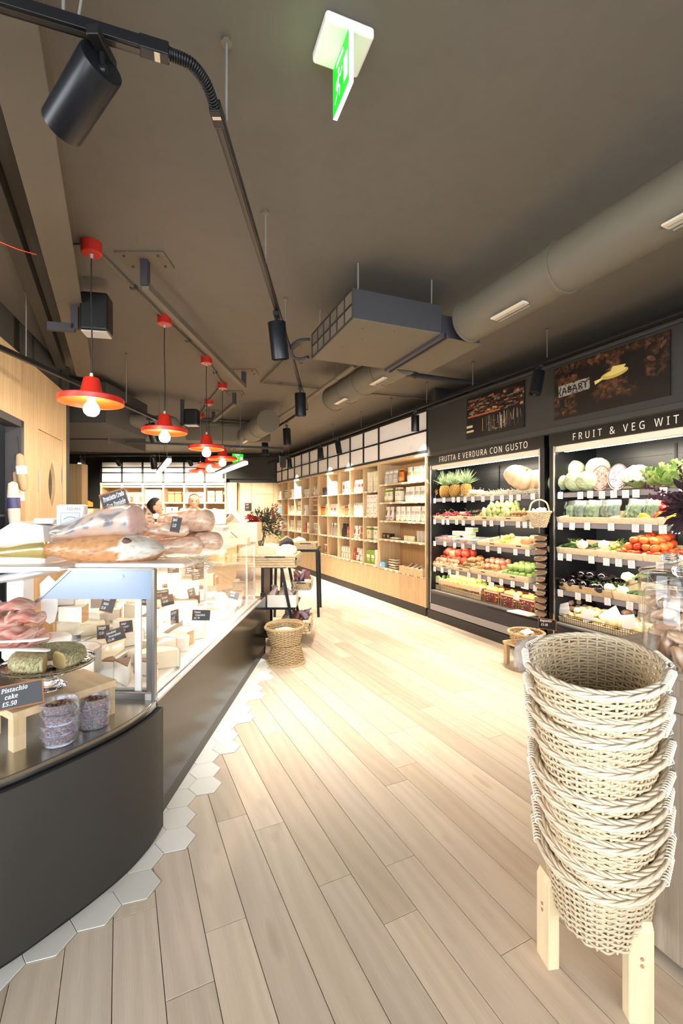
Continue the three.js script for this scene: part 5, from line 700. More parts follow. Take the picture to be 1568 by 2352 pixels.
// ---------- grey oak sales counter at the right edge with biscuit jars
{
  const f0 = V(1.063, 0, -1.417), far = f0.clone().addScaledVector(RU, .36), t = thing('oak_cabinet', 'grey oak veneered cabinet at the right edge behind the baskets', 'cabinet', far, RW);   // local x towards the camera, local z out into the shop
  const L = 1.9, D = .75; part(t, 'body', bx(L, .79, D, L / 2, .42, -D / 2, .003), MT.greyOak); part(t, 'plinth', bx(L - .04, .03, D - .06, L / 2, .015, -D / 2 - .02), MT.dark); part(t, 'upper_panel', bx(L, .105, D, L / 2, .869, -D / 2, .003), MT.greyOak); part(t, 'worktop', bx(L + .012, .024, D + .015, L / 2, .935, -D / 2, .003), MT.greyOak);
  const gl = phys(0xffffff, .02, { transmission: 1, thickness: 0, ior: 1.45 }), gl2 = phys(0xffffff, .02, { transmission: 1, thickness: .01, ior: 1.45 });
  const r = .12, h = .235, body = toCreasedNormals(lathe([[0, .004], [r - .012, .002], [r, .012], [r, h - .02], [r * .97, h], [r * .93, h + .006], [r * .93, h], [r * .955, h - .02], [r - .006, .016], [0, .012]], 44), .8), lid = toCreasedNormals(lathe([[0, h + .016], [r * .6, h + .018], [r * .97, h + .008], [r * 1.0, h + .012], [r * .97, h + .02], [r * .6, h + .034], [.03, h + .045], [.022, h + .05], [0, h + .05]], 44), .9), knob = toCreasedNormals(lathe([[0, h + .05], [.02, h + .05], [.036, h + .062], [.04, h + .076], [.034, h + .088], [0, h + .094]], 30), .9);
  const cook = [0, 1, 2].map((k) => sweep([[-.04, 0, 0, .003, .003], [-.037, 0, 0, .012, .013], [-.012, .001, 0, .017, .018], [.014, 0, 0, .017 - k * .001, .018], [.036, 0, 0, .012, .013], [.04, 0, 0, .003, .003]], 12, 3, (q, u, x, cy, sz) => { const n = perlin.noise(x * 130 + k, cy * 4, sz * 4); return n > .2 ? [.6, .5, .4] : [[.38, .22, .11], [.46, .3, .17], [.30, .17, .1]][k]; }, 90)); const cm = vcol(.85);
  const mk = (l, p, w, n) => { const j = thing('biscuit_jar', l, 'jar', p); part(j, 'glass_body', body, gl); const li = part(j, 'lid', lid, gl); part(li, 'knob', knob, gl2);
    for (let k = 0; k < n; k++) { const q = Math.sqrt(rnd()) * .068, u = rr(0, 6.28), lay = Math.floor(k / 5), b = single('biscuit', cook[ri(3)], cm, `sugar-dusted finger biscuit inside the ${w} glass jar`, 'biscuit', `biscuits in the ${w} glass jar`); b.position.set(p.x + Math.cos(k * 1.26 + lay * .6) * (k % 5 ? .06 : .01), p.y + .032 + lay * .031 + rr(0, .006), p.z + Math.sin(k * 1.26 + lay * .6) * (k % 5 ? .06 : .01)); b.rotation.set(rr(0, 3), rr(0, 6.28), rr(-.35, .35)); } };
  mk('lidded glass biscuit jar nearer the camera, cut by the right edge', V(1.128, .948, -1.49), 'nearer', 27); mk('lidded glass biscuit jar standing behind the nearer jar', V(1.40, .948, -1.93), 'farther', 22);
  // dark purple amaranth
  const pl = thing('purple_amaranth', 'dark purple amaranth spray leaning in at the right edge', 'flowers', [1.36, .948, -1.7]); const lv = [], sp = [], LS = (L, w) => { const s = new THREE.Shape(); s.moveTo(0, 0); s.quadraticCurveTo(w, L * .4, 0, L); s.quadraticCurveTo(-w, L * .4, 0, 0); return new THREE.ExtrudeGeometry(s, { depth: .0015, bevelEnabled: false, curveSegments: 3 }); };
  const ori = (g, d, p, ro) => g.rotateY(ro).applyQuaternion(new THREE.Quaternion().setFromUnitVectors(V(0, 1, 0), d.normalize())).translate(p.x, p.y, p.z);
  for (let i = 0; i < 190; i++) { const u = rr(0, 6.28), e = rr(-1, 1.2), d = V(Math.cos(u) * Math.cos(e), Math.sin(e), Math.sin(u) * Math.cos(e)); lv.push(ori(LS(rr(.04, .075), rr(.018, .03)), d.clone().add(V(rr(-.4, .4), rr(-.6, .2), rr(-.4, .4))), d.multiplyScalar(rr(.02, .085)).add(V(-.05, .51, .02)), rr(0, 6))); }
  for (const [x1, y1, z1] of [[-.255, .56, .05], [-.21, .6, -.03], [-.1, .68, 0]]) for (let i = 0; i < 75; i++) { const k = i / 75, p = V(-.06 + (x1 + .06) * k, .54 + (y1 - .54) * k, z1 * k); sp.push(ori(LS(.018 * (1.2 - k * .6), .007), V(rr(-1, 1), rr(-1, 1), rr(-1, 1)), p.add(V(rr(-.006, .006), rr(-.006, .006), rr(-.006, .006))), 0)); }
  part(pl, 'leaves', lv, mat(0x2a1119, .75)).userData.kind = 'stuff'; part(pl, 'flower_spikes', sp, mat(0x4b1d2c, .75)).userData.kind = 'stuff'; part(pl, 'stem', [tube([V(.02, .02, 0), V(.0, .2, 0), V(-.03, .38, .01), V(-.05, .54, .02)], .006, 16, 6), tube([V(.0, .02, .01), V(.0, .25, .02), V(-.05, .42, .03), V(-.05, .5, .02)], .004, 16, 6)], mat(0x4d2f2a, .7)); part(pl, 'vase', toCreasedNormals(lathe([[0, 0], [.05, 0], [.062, .12], [.05, .22], [.045, .22], [.055, .12], [.045, .006], [0, .006]], 30), .8), gl);
}
// ---------- stool with a bread basket, bag, signs by the cold cabinets
const breadMat = [mat(0xc98f55, .7), mat(0xd9a873, .7), mat(0xb87b48, .7)];
function roundBasket(name, label, pos, r, rb, h, m, rows = 12, stakes = 26, tr = .0045, flip = false) {
  const t = thing(name, label, 'basket', pos), w = weave(r, r, rb, rb, h, rows, stakes, tr, 3), b = weave(rb, rb, .02, .02, .004, 6, 14, tr, 2), rim = braid(r + .003, r + .003, h, tr * 1.5, 3, 14);
  const all = [[w.weavers, wick[m]], [w.stakes, wick[Math.min(3, m + 1)]], [mergeGeometries([b.weavers, b.stakes]), wick[m]], [mergeGeometries(rim), wick[m]]]; if (flip) for (const [g] of all) g.rotateX(Math.PI).translate(0, h, 0);
  ['woven_side', 'stakes', 'woven_base', 'rim'].forEach((n, i) => { const q = part(t, n, all[i][0], all[i][1]); if (i < 3) q.userData.kind = 'stuff'; }); return t;
}
{
  const p = V(1.73, 0, -4.26), t = thing('stool', 'small pale wooden stool before the first cold cabinet', 'stool', p, RW); part(t, 'seat', bx(.34, .025, .26, 0, .208, 0, .003), MT.oak2); for (const [x, z] of [[-.145, .1], [.145, .1], [-.145, -.1], [.145, -.1]]) part(t, 'leg', bx(.04, .196, .04, x, .098, z, .002), MT.oak2);
  roundBasket('bread_basket', 'shallow wicker basket of rolls on the small stool', V(p.x, .224, p.z), .155, .125, .1, 2, 8, 24);
  for (let i = 0; i < 11; i++) { const u = i * .9, q = i < 7 ? .085 : .03; const b = single('bread_roll', sweep([[-.045, 0, 0, .004, .004], [-.035, 0, 0, .02, .022], [0, .003, 0, .028, .03], [.035, 0, 0, .02, .022], [.045, 0, 0, .004, .004]], 12, 1.5, null, 40), breadMat[i % 3], 'brown roll heaped in the shallow basket on the stool', 'bread roll', 'rolls in the shallow basket'); b.position.set(p.x + Math.cos(u) * q, .275 + (i > 6 ? .035 : .0), p.z + Math.sin(u) * q); b.rotation.y = u * 2; }
  const cd = single('paper_card', bx(.09, .002, .07, 0, 0, 0), MT.paper, 'white card laid on the rolls', 'card'); cd.position.set(p.x - .02, .345, p.z + .06); cd.rotation.set(.35, .3, .1);
  const tr = single('white_tray', bx(.3, .012, .16, 0, 0, 0, .005), MT.paper, 'white sheet tray lying on the cabinet ledge above the bread basket', 'tray'); tr.position.copy(W(-.16, .405, .02)); tr.rotation.set(0, RW, .02);
  // dark basket of loaves at the foot of the second cabinet, with its black sign
  const bp = W(-.95, 0, .34); roundBasket('wicker_basket', 'dark wicker basket before the second cold cabinet', V(bp.x, .0, bp.z), .15, .12, .36, 3, 22, 24, .006);
  chalk(13, W(-.62, .36, .2), .16, .1, RW + .5, .05, 'black chalk sign reading Baguette before the second cabinet', 0, false, 'sign'); const sp = single('sign_post', [bx(.014, .37, .014, 0, .185, 0, .002), bx(.14, .012, .1, 0, .006, 0, .003)], MT.black, 'thin black post holding the Baguette sign', 'post'); sp.position.copy(W(-.62, 0, .185)); sp.rotation.y = RW + .5;
  const bag = thing('plastic_bag', 'crumpled clear plastic bag beside the basket tower', 'plastic bag', V(.672, .955, -1.62), .5); part(bag, 'film', sweep([[-.06, -.03, 0, .01, .01], [-.05, -.02, 0, .04, .03], [-.02, -.005, 0, .055, .04], [.03, 0, 0, .05, .04], [.07, 0, 0, .03, .03], [.08, 0, 0, .004, .004]], 26, 6, null, 55), phys(0xf4f6f8, .2, { transmission: .75, thickness: 0, ior: 1.2, clearcoat: .6 }));
}
// hanging basket and strip of sachets on the post between the cold cabinets
{
  const p = W(-.43, 1.30, .09), t = thing('hanging_basket', 'small woven basket of garlic nets hanging on the cabinet post', 'basket', p); const w = weave(.105, .085, .06, .05, .15, 13, 20, .0052, 3); part(t, 'woven_side', w.weavers, wick[1]).userData.kind = 'stuff'; part(t, 'stakes', w.stakes, wick[2]).userData.kind = 'stuff'; part(t, 'rim', braid(.107, .087, .15, .006, 3, 10), wick[1]); part(t, 'woven_base', cyl(.058, .06, .01, 0, .005, 0, 20), wick[2]); part(t, 'handle', tube([V(-.1, .15, 0), V(-.07, .24, 0), V(0, .27, 0), V(.07, .24, 0), V(.1, .15, 0)], .008, 24, 6), wick[1]);
  for (let i = 0; i < 9; i++) { const g = single('garlic_net', sweep([[-.03, 0, 0, .003, .003], [-.02, 0, 0, .016, .018], [.005, 0, 0, .024, .025], [.025, 0, 0, .012, .012], [.04, 0, 0, .003, .003]], 12, 2, null, 60), i % 3 ? mat(0xe9e6da, .4) : mat(0xa9bd7c, .5), i % 3 ? 'white wrapped garlic bulb in the hanging basket' : 'green wrapped bulb in the hanging basket', 'garlic', i % 3 ? 'white bulbs in the hanging basket' : 'green bulbs in the hanging basket'); g.position.set(p.x + Math.cos(i * 2.4) * .045, p.y + .13 + (i % 3) * .018, p.z + Math.sin(i * 2.4) * .035); g.rotation.set(rr(0, 3), rr(0, 6), rr(0, 3)); }
  const nutT = speck(128, [140, 112, 84], 90, 16, .06, 3), sm = phys(0xffffff, .25, { map: nutT, clearcoat: 1 }), lb = mat(0x1c1a19, .5);
  const st = single('clip_strip', bx(.02, .92, .004), MT.black, 'black hanging strip that carries the sachets on the cabinet post', 'clip strip'); st.position.copy(W(-.44, .86, .062)); st.rotation.y = RW;
  for (let i = 0; i < 12; i++) { const o = thing('nut_sachet', `clear sachet with a black band on the hanging strip, ${['top', 'second', 'third', 'fourth', 'fifth', 'sixth', 'seventh', 'eighth', 'ninth', 'tenth', 'eleventh', 'lowest'][i]} of twelve`, 'sachet', W(-.44, 1.2 - i * .067, .085), RW, 'sachets on the hanging strip'); o.rotation.z = rr(-.12, .12); o.rotation.y += rr(-.25, .25); part(o, 'pouch', sweep([[-.068, 0, 0, .006, .004], [-.055, 0, 0, .022, .012], [0, 0, 0, .027, .018], [.055, 0, 0, .022, .012], [.068, 0, 0, .006, .004]], 16, 2.5, null, 60).rotateX(-.3), sm); part(o, 'band', bx(.13, .018, .012, 0, .032, -.004, .004).rotateX(-.35), lb); }
}
// ---------- rack, baskets and table beyond the counter
{
  const x0 = -.70, z0 = -5.15, t = thing('ladder_rack', 'dark metal rack with slanted legs beyond the end of the counter', 'rack', [x0, 0, z0]);
  for (const [x, z, dx] of [[-.14, .3, 0], [.06, .3, .17], [-.14, -.3, 0], [.06, -.3, .17]]) part(t, 'leg', beam(V(x, .86, z), V(x + dx, 0, z), .03, .03, .002), MT.blackMetal);
  for (const [y, w] of [[.86, .26], [.42, .36], [.12, .42]]) part(t, 'shelf', bx(w, .02, .62, -.15 + w / 2, y, 0, .002), MT.blackMetal);
  part(t, 'back_panel', bx(.015, .8, .5, -.16, .45, -.02), mat(0x9a8a80, .7));
  const B = (l, x, y, z, w, d, h) => { const o = thing('seagrass_tray', l, 'basket', [x, y, z]); const g = []; for (let k = 0; k < 5; k++) for (const [px, pz, L, rot] of [[0, d / 2, w, 0], [0, -d / 2, w, 0], [w / 2, 0, d, 1], [-w / 2, 0, d, 1]]) { const pts = []; for (let i = 0; i <= 26; i++) { const u = (i / 26 - .5) * L, q = Math.sin(i * 1.6 + k * 1.57) * .006; pts.push(rot ? V(px + q, h * (k + .5) / 5, pz + u) : V(px + u, h * (k + .5) / 5, pz + q)); } g.push(tube(pts, h / 9, 52, 5)); } part(o, 'woven_side', g, wick[1]).userData.kind = 'stuff'; part(o, 'base', bx(w, .012, d, 0, .006, 0), wick[2]); part(o, 'label_bar', bx(w * .5, .012, .006, 0, h * .85, d / 2 + .016), MT.black); return o; };
  B('pale seagrass tray of flatbread packets on top of the dark rack', -.69, .872, -4.98, .42, .5, .13);
  for (let i = 0; i < 12; i++) { const o = single('flatbread_packet', extr([[-.08, 0], [-.085, .12], [-.06, .15], [0, .16], [.07, .145], [.085, .11], [.08, 0]], .018, .006), [mat(0xf0e8d2, .4), mat(0xe6dabd, .4), mat(0xf5f0e2, .4)][i % 3], 'cream flatbread packet standing in the seagrass tray', 'packet', 'flatbread packets in the seagrass tray'); o.position.set(-.80 + (i % 2) * .19, .905 + rr(0, .02), -5.17 + (i >> 1) * .072); o.rotation.set(-.3, .25, rr(-.1, .1)); o.scale.setScalar(1.15); }
  const bagM = [phys(0xd9c3c0, .2, { clearcoat: .7 }), phys(0x7c4a4e, .3, { clearcoat: .7 }), phys(0xb9a99c, .2, { clearcoat: .7 }), phys(0x8a6f86, .25, { clearcoat: .7 })];
  const bagG = sweep([[-.05, 0, 0, .004, .004], [-.045, 0, 0, .02, .03], [0, .004, 0, .03, .04], [.04, .0, 0, .022, .03], [.055, 0, 0, .006, .022], [.085, 0, 0, .004, .03]], 14, 4, null, 45);
  const cb = thing('white_carton', 'white open carton of small bags on the middle rack shelf', 'carton', [-.64, .432, -5.0]); part(cb, 'side', [bx(.3, .13, .008, 0, .065, .14), bx(.3, .13, .008, 0, .065, -.14)], MT.paper); part(cb, 'end', [bx(.008, .13, .28, .15, .065, 0), bx(.008, .13, .28, -.15, .065, 0)], MT.paper); part(cb, 'base', bx(.3, .006, .28, 0, .003, 0), MT.paper);
  for (let i = 0; i < 9; i++) { const o = single('sweet_bag', bagG, bagM[[0, 2][i % 2]], 'clear bag of pale sweets in the white carton', 'bag', 'bags in the white carton'); o.position.set(-.74 + (i % 3) * .095, .53 + rr(0, .03), -5.1 + Math.floor(i / 3) * .09); o.rotation.set(0, rr(0, 3), 1.1); }
  B('brown seagrass tray of dark bundles hung on the rack side', -.46, .56, -5.35, .2, .36, .1);
  for (let i = 0; i < 9; i++) { const o = single('dried_bundle', bagG, bagM[[1, 3][i % 2]], 'dark purple bagged bundle in the brown side tray', 'bundle', 'bundles in the side tray'); o.position.set(-.52 + (i % 3) * .06, .66 + rr(0, .03), -5.48 + Math.floor(i / 3) * .11); o.rotation.set(0, rr(0, 3), 1.2); }
  B('brown seagrass tray of bagged sweets low on the rack', -.5, .135, -5.1, .3, .4, .14); for (let i = 0; i < 8; i++) { const o = single('sweet_bag', bagG, bagM[[2, 1, 3][i % 3]], 'glossy brown bag in the low seagrass tray', 'bag', 'bags in the low tray'); o.position.set(-.6 + (i % 3) * .095, .27 + rr(0, .03), -5.2 + Math.floor(i / 3) * .11); o.rotation.set(0, rr(0, 3), .7); }
  for (const [px, py, d, l] of [[705, 1345, 5.2, 'upper'], [702, 1440, 4.9, 'lower']]) { const o = thing('tag_card', `small black and white card clipped to the ${l} side tray of the rack`, 'card', at(px, py, d), .2); part(o, 'card', bx(.06, .07, .003, 0, 0, 0), MT.black); part(o, 'header', bx(.06, .045, .003, 0, .055, .004).rotateX(-.2), MT.paper); }
  const a = roundBasket('round_basket', 'upturned round wicker basket on the floor at the counter end', V(-.535, .004, -4.40), .175, .135, .17, 2, 15, 30, .0048, true);
  const b = roundBasket('round_basket', 'round wicker basket standing on the upturned basket', V(-.545, .18, -4.40), .182, .135, .165, 2, 15, 30, .0048); b.rotation.z = .02;
  part(b, 'handle', [0, 1].map((k) => tube([...Array(13)].map((_, i) => { const u = Math.PI * i / 12; return V(Math.cos(u) * .188, .17 + .012 * Math.sin(u) + k * .008, -Math.sin(u) * .188); }), .006, 40, 6)), wick[2]);
  const lin = single('basket_packet', sweep([[-.12, 0, 0, .004, .01], [-.1, .005, 0, .03, .1], [.0, .01, 0, .04, .13], [.1, .005, 0, .03, .1], [.12, 0, 0, .004, .01]], 20, 3, null, 30), phys(0xe6e4da, .25, { clearcoat: .6 }), 'clear wrapped packet lying in the upper round basket', 'packet'); lin.position.set(-.545, .28, -4.4);
  // dark table beyond
  const tb = thing('dark_table', 'dark slim-legged table behind the rack', 'table', [-.62, 0, -6.6]); part(tb, 'table_top', bx(.62, .03, .7, 0, .915, 0, .003), MT.blackMetal); for (const [x, z] of [[-.28, .32], [.28, .32], [-.28, -.32], [.28, -.32]]) part(tb, 'leg', beam(V(x, .9, z), V(x * 1.08, 0, z), .035, .035, .002), MT.blackMetal);
  B('grey woven tray at the front edge of the dark table', -.5, .93, -6.42, .3, .24, .1);
  const cl2 = (l, x, z, c, s) => { const o = single('folded_cloth', sweep([[-.12 * s, 0, 0, .01, .02], [-.1 * s, .02, 0, .045, .07], [0, .045, .01, .06, .08], [.08 * s, .03, 0, .05, .07], [.12 * s, 0, 0, .01, .02]], 18, 6, null, 24), c, l, 'cloth'); o.position.set(x, .98, z); o.rotation.y = .4; };
  cl2('white folded cloth sack on the dark table', -.62, -6.6, mat(0xefe9dc, .8), 1.1); cl2('striped dark folded cloth on the dark table', -.78, -6.5, mat(0x4a4750, .8), .9); cl2('orange and cream cloth bundle at the rear of the dark table', -.82, -6.8, mat(0xd8a878, .8), .8);
}
// ---------- fruit and vegetables in the cold cabinets
const shY = (i, n) => i < 4 ? SH[i] + Math.tan(SLOPE) * Math.max(0, -n - .055) + .002 : DECK - .012;
const z6 = (x, n = -.13) => sAt(960 + x * .2, n), z7 = (x, n = -.13) => sAt(1240 + x * .2092, n);   // columns of the two cabinets as seen
const lat = (pts, s = 18) => toCreasedNormals(lathe(pts, s), 1.2);
const PR = {};
PR.apple = lat([[0, .012], [.014, .004], [.028, .006], [.037, .024], [.039, .042], [.033, .062], [.02, .071], [.008, .068], [0, .062]]);
PR.tom = lat([[0, .004], [.02, .002], [.034, .014], [.038, .03], [.034, .048], [.018, .057], [.006, .056], [0, .052]]);
PR.pear = lat([[0, 0], [.02, .003], [.033, .02], [.035, .036], [.028, .056], [.018, .075], [.012, .088], [.004, .094], [0, .094]]);
PR.plum = sweep([[-.036, 0, 0, .003, .003], [-.03, 0, 0, .014, .014], [-.012, 0, 0, .024, .024], [.012, 0, 0, .024, .024], [.03, 0, 0, .014, .014], [.036, 0, 0, .003, .003]], 14).translate(0, .024, 0);
PR.kiwi = PR.plum; PR.pot = sweep([[-.045, 0, 0, .004, .004], [-.036, 0, 0, .02, .022], [-.01, .002, 0, .028, .032], [.018, 0, 0, .027, .03], [.038, 0, 0, .017, .02], [.046, 0, 0, .004, .004]], 12, 2, null, 35).translate(0, .027, 0);
PR.aub = sweep([[-.095, 0, 0, .004, .004], [-.088, 0, 0, .028, .028], [-.06, 0, 0, .044, .044], [-.02, 0, 0, .047, .047], [.03, 0, 0, .037, .037], [.075, .003, 0, .026, .026], [.098, .004, 0, .02, .02], [.1, .004, 0, .004, .004]], 20).translate(0, .045, 0);
PR.cuc = sweep([[-.13, 0, 0, .003, .003], [-.125, 0, 0, .012, .012], [-.09, .002, 0, .019, .019], [0, .006, 0, .021, .021], [.09, .002, 0, .019, .019], [.125, 0, 0, .012, .012], [.13, 0, 0, .003, .003]], 12).translate(0, .02, 0);
PR.lem = sweep([[-.045, 0, 0, .002, .002], [-.038, 0, 0, .009, .009], [-.026, 0, 0, .024, .024], [0, 0, 0, .03, .03], [.026, 0, 0, .024, .024], [.038, 0, 0, .009, .009], [.045, 0, 0, .002, .002]], 14).translate(0, .03, 0);
PR.big = lat([[0, .01], [.02, .002], [.045, .012], [.058, .042], [.055, .075], [.035, .1], [.012, .106], [0, .1]]);
const stemG = bar(V(0, .05, 0), V(.003, .075, 0), .0018, 5), leafCap = (() => { const g = []; for (let k = 0; k < 5; k++) { const u = k * 1.2566; g.push(bx(.022, .0025, .006, .011, 0, 0).rotateZ(-.3).rotateY(u)); } return mergeGeometries(g).translate(0, .056, 0); })();
const green = mat(0x5d7a35, .6), stemM = mat(0x6a4f2c, .8);
const FM = { app: [mat(0x8fae5a, .4), mat(0x9cb866, .4), mat(0x86a653, .4)], red: [mat(0xc0341e, .35), mat(0xcf4a2a, .35), mat(0xb4281a, .35)], pom: [mat(0xb7472f, .5), mat(0xc9674a, .5), mat(0xd98a6a, .5)], peach: [mat(0xe0a07c, .6), mat(0xd98a70, .6), mat(0xe6b795, .6)], pear: [mat(0xb9c07a, .45), mat(0xa9b56c, .45), mat(0xc6c88a, .45)], kiwi: [mat(0x9a7b4f, .85), mat(0xa88a5c, .85)], dark: [mat(0x2b2a20, .5), mat(0x3a3a26, .5)], lem: [mat(0xe3c75a, .45), mat(0xe8d27a, .45)], oran: [mat(0xdb8a2e, .5), mat(0xe09a40, .5)], ony: [mat(0xd9a877, .5), mat(0xc98d72, .5), mat(0xe6c9a0, .5)], tom: [mat(0xc8411f, .28), mat(0xd65a2c, .28), mat(0xd97236, .28)], gtom: [mat(0xa5ae5a, .35), mat(0xb8b868, .35)], aub: [phys(0x140d12, .12, { clearcoat: 1 }), phys(0x1a1016, .15, { clearcoat: 1 })], cuc: [mat(0x35502c, .5), mat(0x42602f, .5)], zuc: [mat(0x4f6b3c, .5), mat(0x5d7d45, .5)], pot: [mat(0xdcc593, .75), mat(0xe6d3a6, .75)], potd: [mat(0x8a6f5c, .8), mat(0x9b8370, .8)], mush: [mat(0xefe8d8, .7)], mel: [mat(0xd9c99a, .7), mat(0xcdbb8a, .7)], fig: [mat(0x9aa77a, .5)], yel: [mat(0xd8cf6a, .45), mat(0xc3c25c, .45)] };
function heap(geo, mats, cap, label, cat, group, s1, s0, i, n0, n1, dx, dz, layers, dy, turn, y0 = .016) { // s1 is the far (left) end
  let c = 0; const w = s1 - s0;
  for (let l = 0; l < layers; l++) { const inx = l * dx * .5, inz = l * dz * .35; for (let z = n0 - inz; z >= n1 + inz * .3; z -= dz) for (let s = s1 - inx - dx / 2; s > s0 + inx + dx * .3; s -= dx) {
    const p = W(s + rr(-.1, .1) * dx, shY(i, z) + y0 + l * dy + rr(0, .004), z + rr(-.1, .1) * dz);
    const o = cap ? thing(cat.replace(/ /g, '_'), label, cat, p, 0, group) : single(cat.replace(/ /g, '_'), geo, mats[ri(mats.length)], label, cat, group);
    if (cap) { part(o, 'flesh', geo, mats[ri(mats.length)]); cap(o); } else o.position.copy(p);
    o.rotation.set(turn > 1 ? rr(-.6, .6) : rr(-.15, .15), turn === 0 ? RW + 1.57 + rr(-.12, .12) : rr(0, 6.28), turn > 1 ? rr(-.6, .6) : rr(-.1, .1)); c++;
  } }
  return c;
}
const capStem = (o) => part(o, 'stem', stemG, stemM), capLeaf = (o) => part(o, 'calyx', leafCap, green), capAub = (o) => part(o, 'stalk', sweep([[.088, .049, 0, .022, .022], [.1, .05, 0, .016, .016], [.125, .052, 0, .006, .006], [.13, .052, 0, .002, .002]], 8), green);
function tray(label, s1, s0, i, h = .05, d = .34, n0 = -.05, m = MT.pine, cut = true) {
  const w = s1 - s0, t = thing('produce_tray', label, 'tray', W(s1, shY(i, n0) + .001, n0), RW, 'shallow wooden produce trays'), f = .02;
  const slab = (L, hh) => bx(L, hh, .008, 0, 0, 0, .001);
  part(t, 'front_board', slab(w, h).rotateX(.3).translate(w / 2, h / 2, .004), m); part(t, 'rear_board', slab(w - .03, h * 1.2).rotateX(-.2).translate(w / 2, h * .6 + d * Math.sin(SLOPE), -d), m);
  for (const e of [.006, w - .006]) part(t, 'side_board', bx(.008, h * 1.05, d - .01, 0, 0, 0, .001).rotateX(SLOPE).translate(e, h / 2 + d / 2 * Math.sin(SLOPE) + .002, -d / 2), m);
  part(t, 'base_board', bx(w - .02, .006, d - .01, 0, 0, 0).rotateX(SLOPE).translate(w / 2, .008 + d / 2 * Math.sin(SLOPE), -d / 2), m);
  if (cut) part(t, 'hand_slot', bx(Math.min(.07, w * .3), .012, .004, 0, 0, .005, .002).rotateX(.3).translate(w / 2, h * .62, .006), MT.dark);
  return t;
}
// top shelf: pineapples, straw, pumpkins
{
  const body = sweep([[0, 0, 0, .03, .03], [.012, 0, 0, .05, .05], [.05, 0, 0, .063, .063], [.1, 0, 0, .064, .064], [.145, 0, 0, .052, .052], [.165, 0, 0, .03, .03], [.17, 0, 0, .004, .004]].map((s) => s), 20, 0).rotateZ(Math.PI / 2);
  const eyes = []; for (let r = 0; r < 8; r++) for (let k = 0; k < 12; k++) { const u = (k + (r % 2) * .5) / 12 * 6.283, y = .016 + r * .019, rad = .062 * Math.sin(Math.min(1, .55 + r * .14) * 1.57) * (r > 5 ? 1 - (r - 5) * .1 : 1); eyes.push(new THREE.OctahedronGeometry(.0105, 0).scale(1, 1.1, .8).rotateY(-u).translate(Math.cos(u) * rad, y, Math.sin(u) * rad)); }
  const eg = mergeGeometries(eyes), lf = []; for (let i = 0; i < 46; i++) { const u = i * 2.4, e = .35 + (i / 46) * 1.15, L = .09 + .1 * rnd(), g = new THREE.ConeGeometry(.012, L, 4).scale(1, 1, .35).translate(0, L / 2, 0).rotateZ(-(1.57 - e)).rotateY(-u).translate(Math.cos(u) * .012, .165 + i * .0006, Math.sin(u) * .012); lf.push(g); } const lg = merge(lf);
  const bm = mat(0xa9803c, .7), em = [mat(0xc49b4e, .7), mat(0x8c6a30, .7)], lm = mat(0x7f9468, .6);
  [[200, -.1], [262, -.2], [325, -.1], [385, -.21], [440, -.1], [505, -.19], [560, -.12]].forEach(([x, n], i) => { const t = thing('pineapple', `pineapple with a leafy crown on the top shelf, ${['leftmost', 'second', 'third', 'fourth', 'fifth', 'sixth', 'rightmost'][i]} of the row`, 'pineapple', W(z6(x), shY(0, n), n), i, 'pineapples on the top shelf'); part(t, 'flesh', body, bm); part(t, 'eyes', eg, em[i % 2]).userData.kind = 'stuff'; part(t, 'crown', lg, lm).userData.kind = 'stuff'; });
  const pump = (r, h, ribs) => { const g = new THREE.SphereGeometry(1, ribs * 6, 18), p = g.attributes.position; for (let i = 0; i < p.count; i++) { const x = p.getX(i), y = p.getY(i), z = p.getZ(i), u = Math.atan2(z, x), k = .86 + .14 * Math.pow(Math.abs(Math.cos(u * ribs / 2)), .7), dip = 1 - .28 * Math.exp(-(x * x + z * z) * 9); p.setXYZ(i, x * r * k, (y * dip) * h / 2 + h / 2, z * r * k); } g.computeVertexNormals(); return g; };
  const P = (l, s, n, g, c, tl) => { const t = thing('pumpkin', l, 'pumpkin', W(s, shY(0, n) + .012, n), 0); part(t, 'flesh', g, mat(c, .6)); part(t, 'stalk', tube([V(0, .02, 0), V(0, .03, 0), V(.012, .045, 0)], .008, 6, 6).translate(0, tl, 0), stemM); return t; };
  const b1 = P('huge pale orange ribbed pumpkin on straw on the top shelf', z6(1140, -.22), -.25, pump(.205, .25, 11), 0xe8c398, .19); b1.rotation.set(.5, 0, -.25); b1.position.y += .05; b1.position.addScaledVector(RN, .03);
  P('pale orange pumpkin partly behind the cabinet post on the top shelf', z6(1370, -.3), -.34, pump(.15, .24, 10), 0xecc9a2, .2); P('small white ribbed pumpkin beside the pineapples', z6(610), -.16, pump(.062, .075, 12), 0xe9dfc0, .05); P('small white ribbed pumpkin, nearer the straw', z6(700), -.14, pump(.058, .07, 12), 0xefe6cc, .045);
  const st = []; for (let i = 0; i < 900; i++) { const s = z6(rr(520, 1400)), n = rr(-.34, -.035), y = shY(0, n) + rr(.002, .045), a = W(s, y, n), d = V(rr(-1, 1), rr(-.35, .3), rr(-1, 1)).normalize().multiplyScalar(rr(.025, .06)); st.push(beam(a, a.clone().add(d), .003, .0024)); } const sm = single('straw', st, mat(0xf6eed6, .8), 'pale straw bedding under the pumpkins on the top shelf', 'straw'); sm.userData.kind = 'stuff';
}
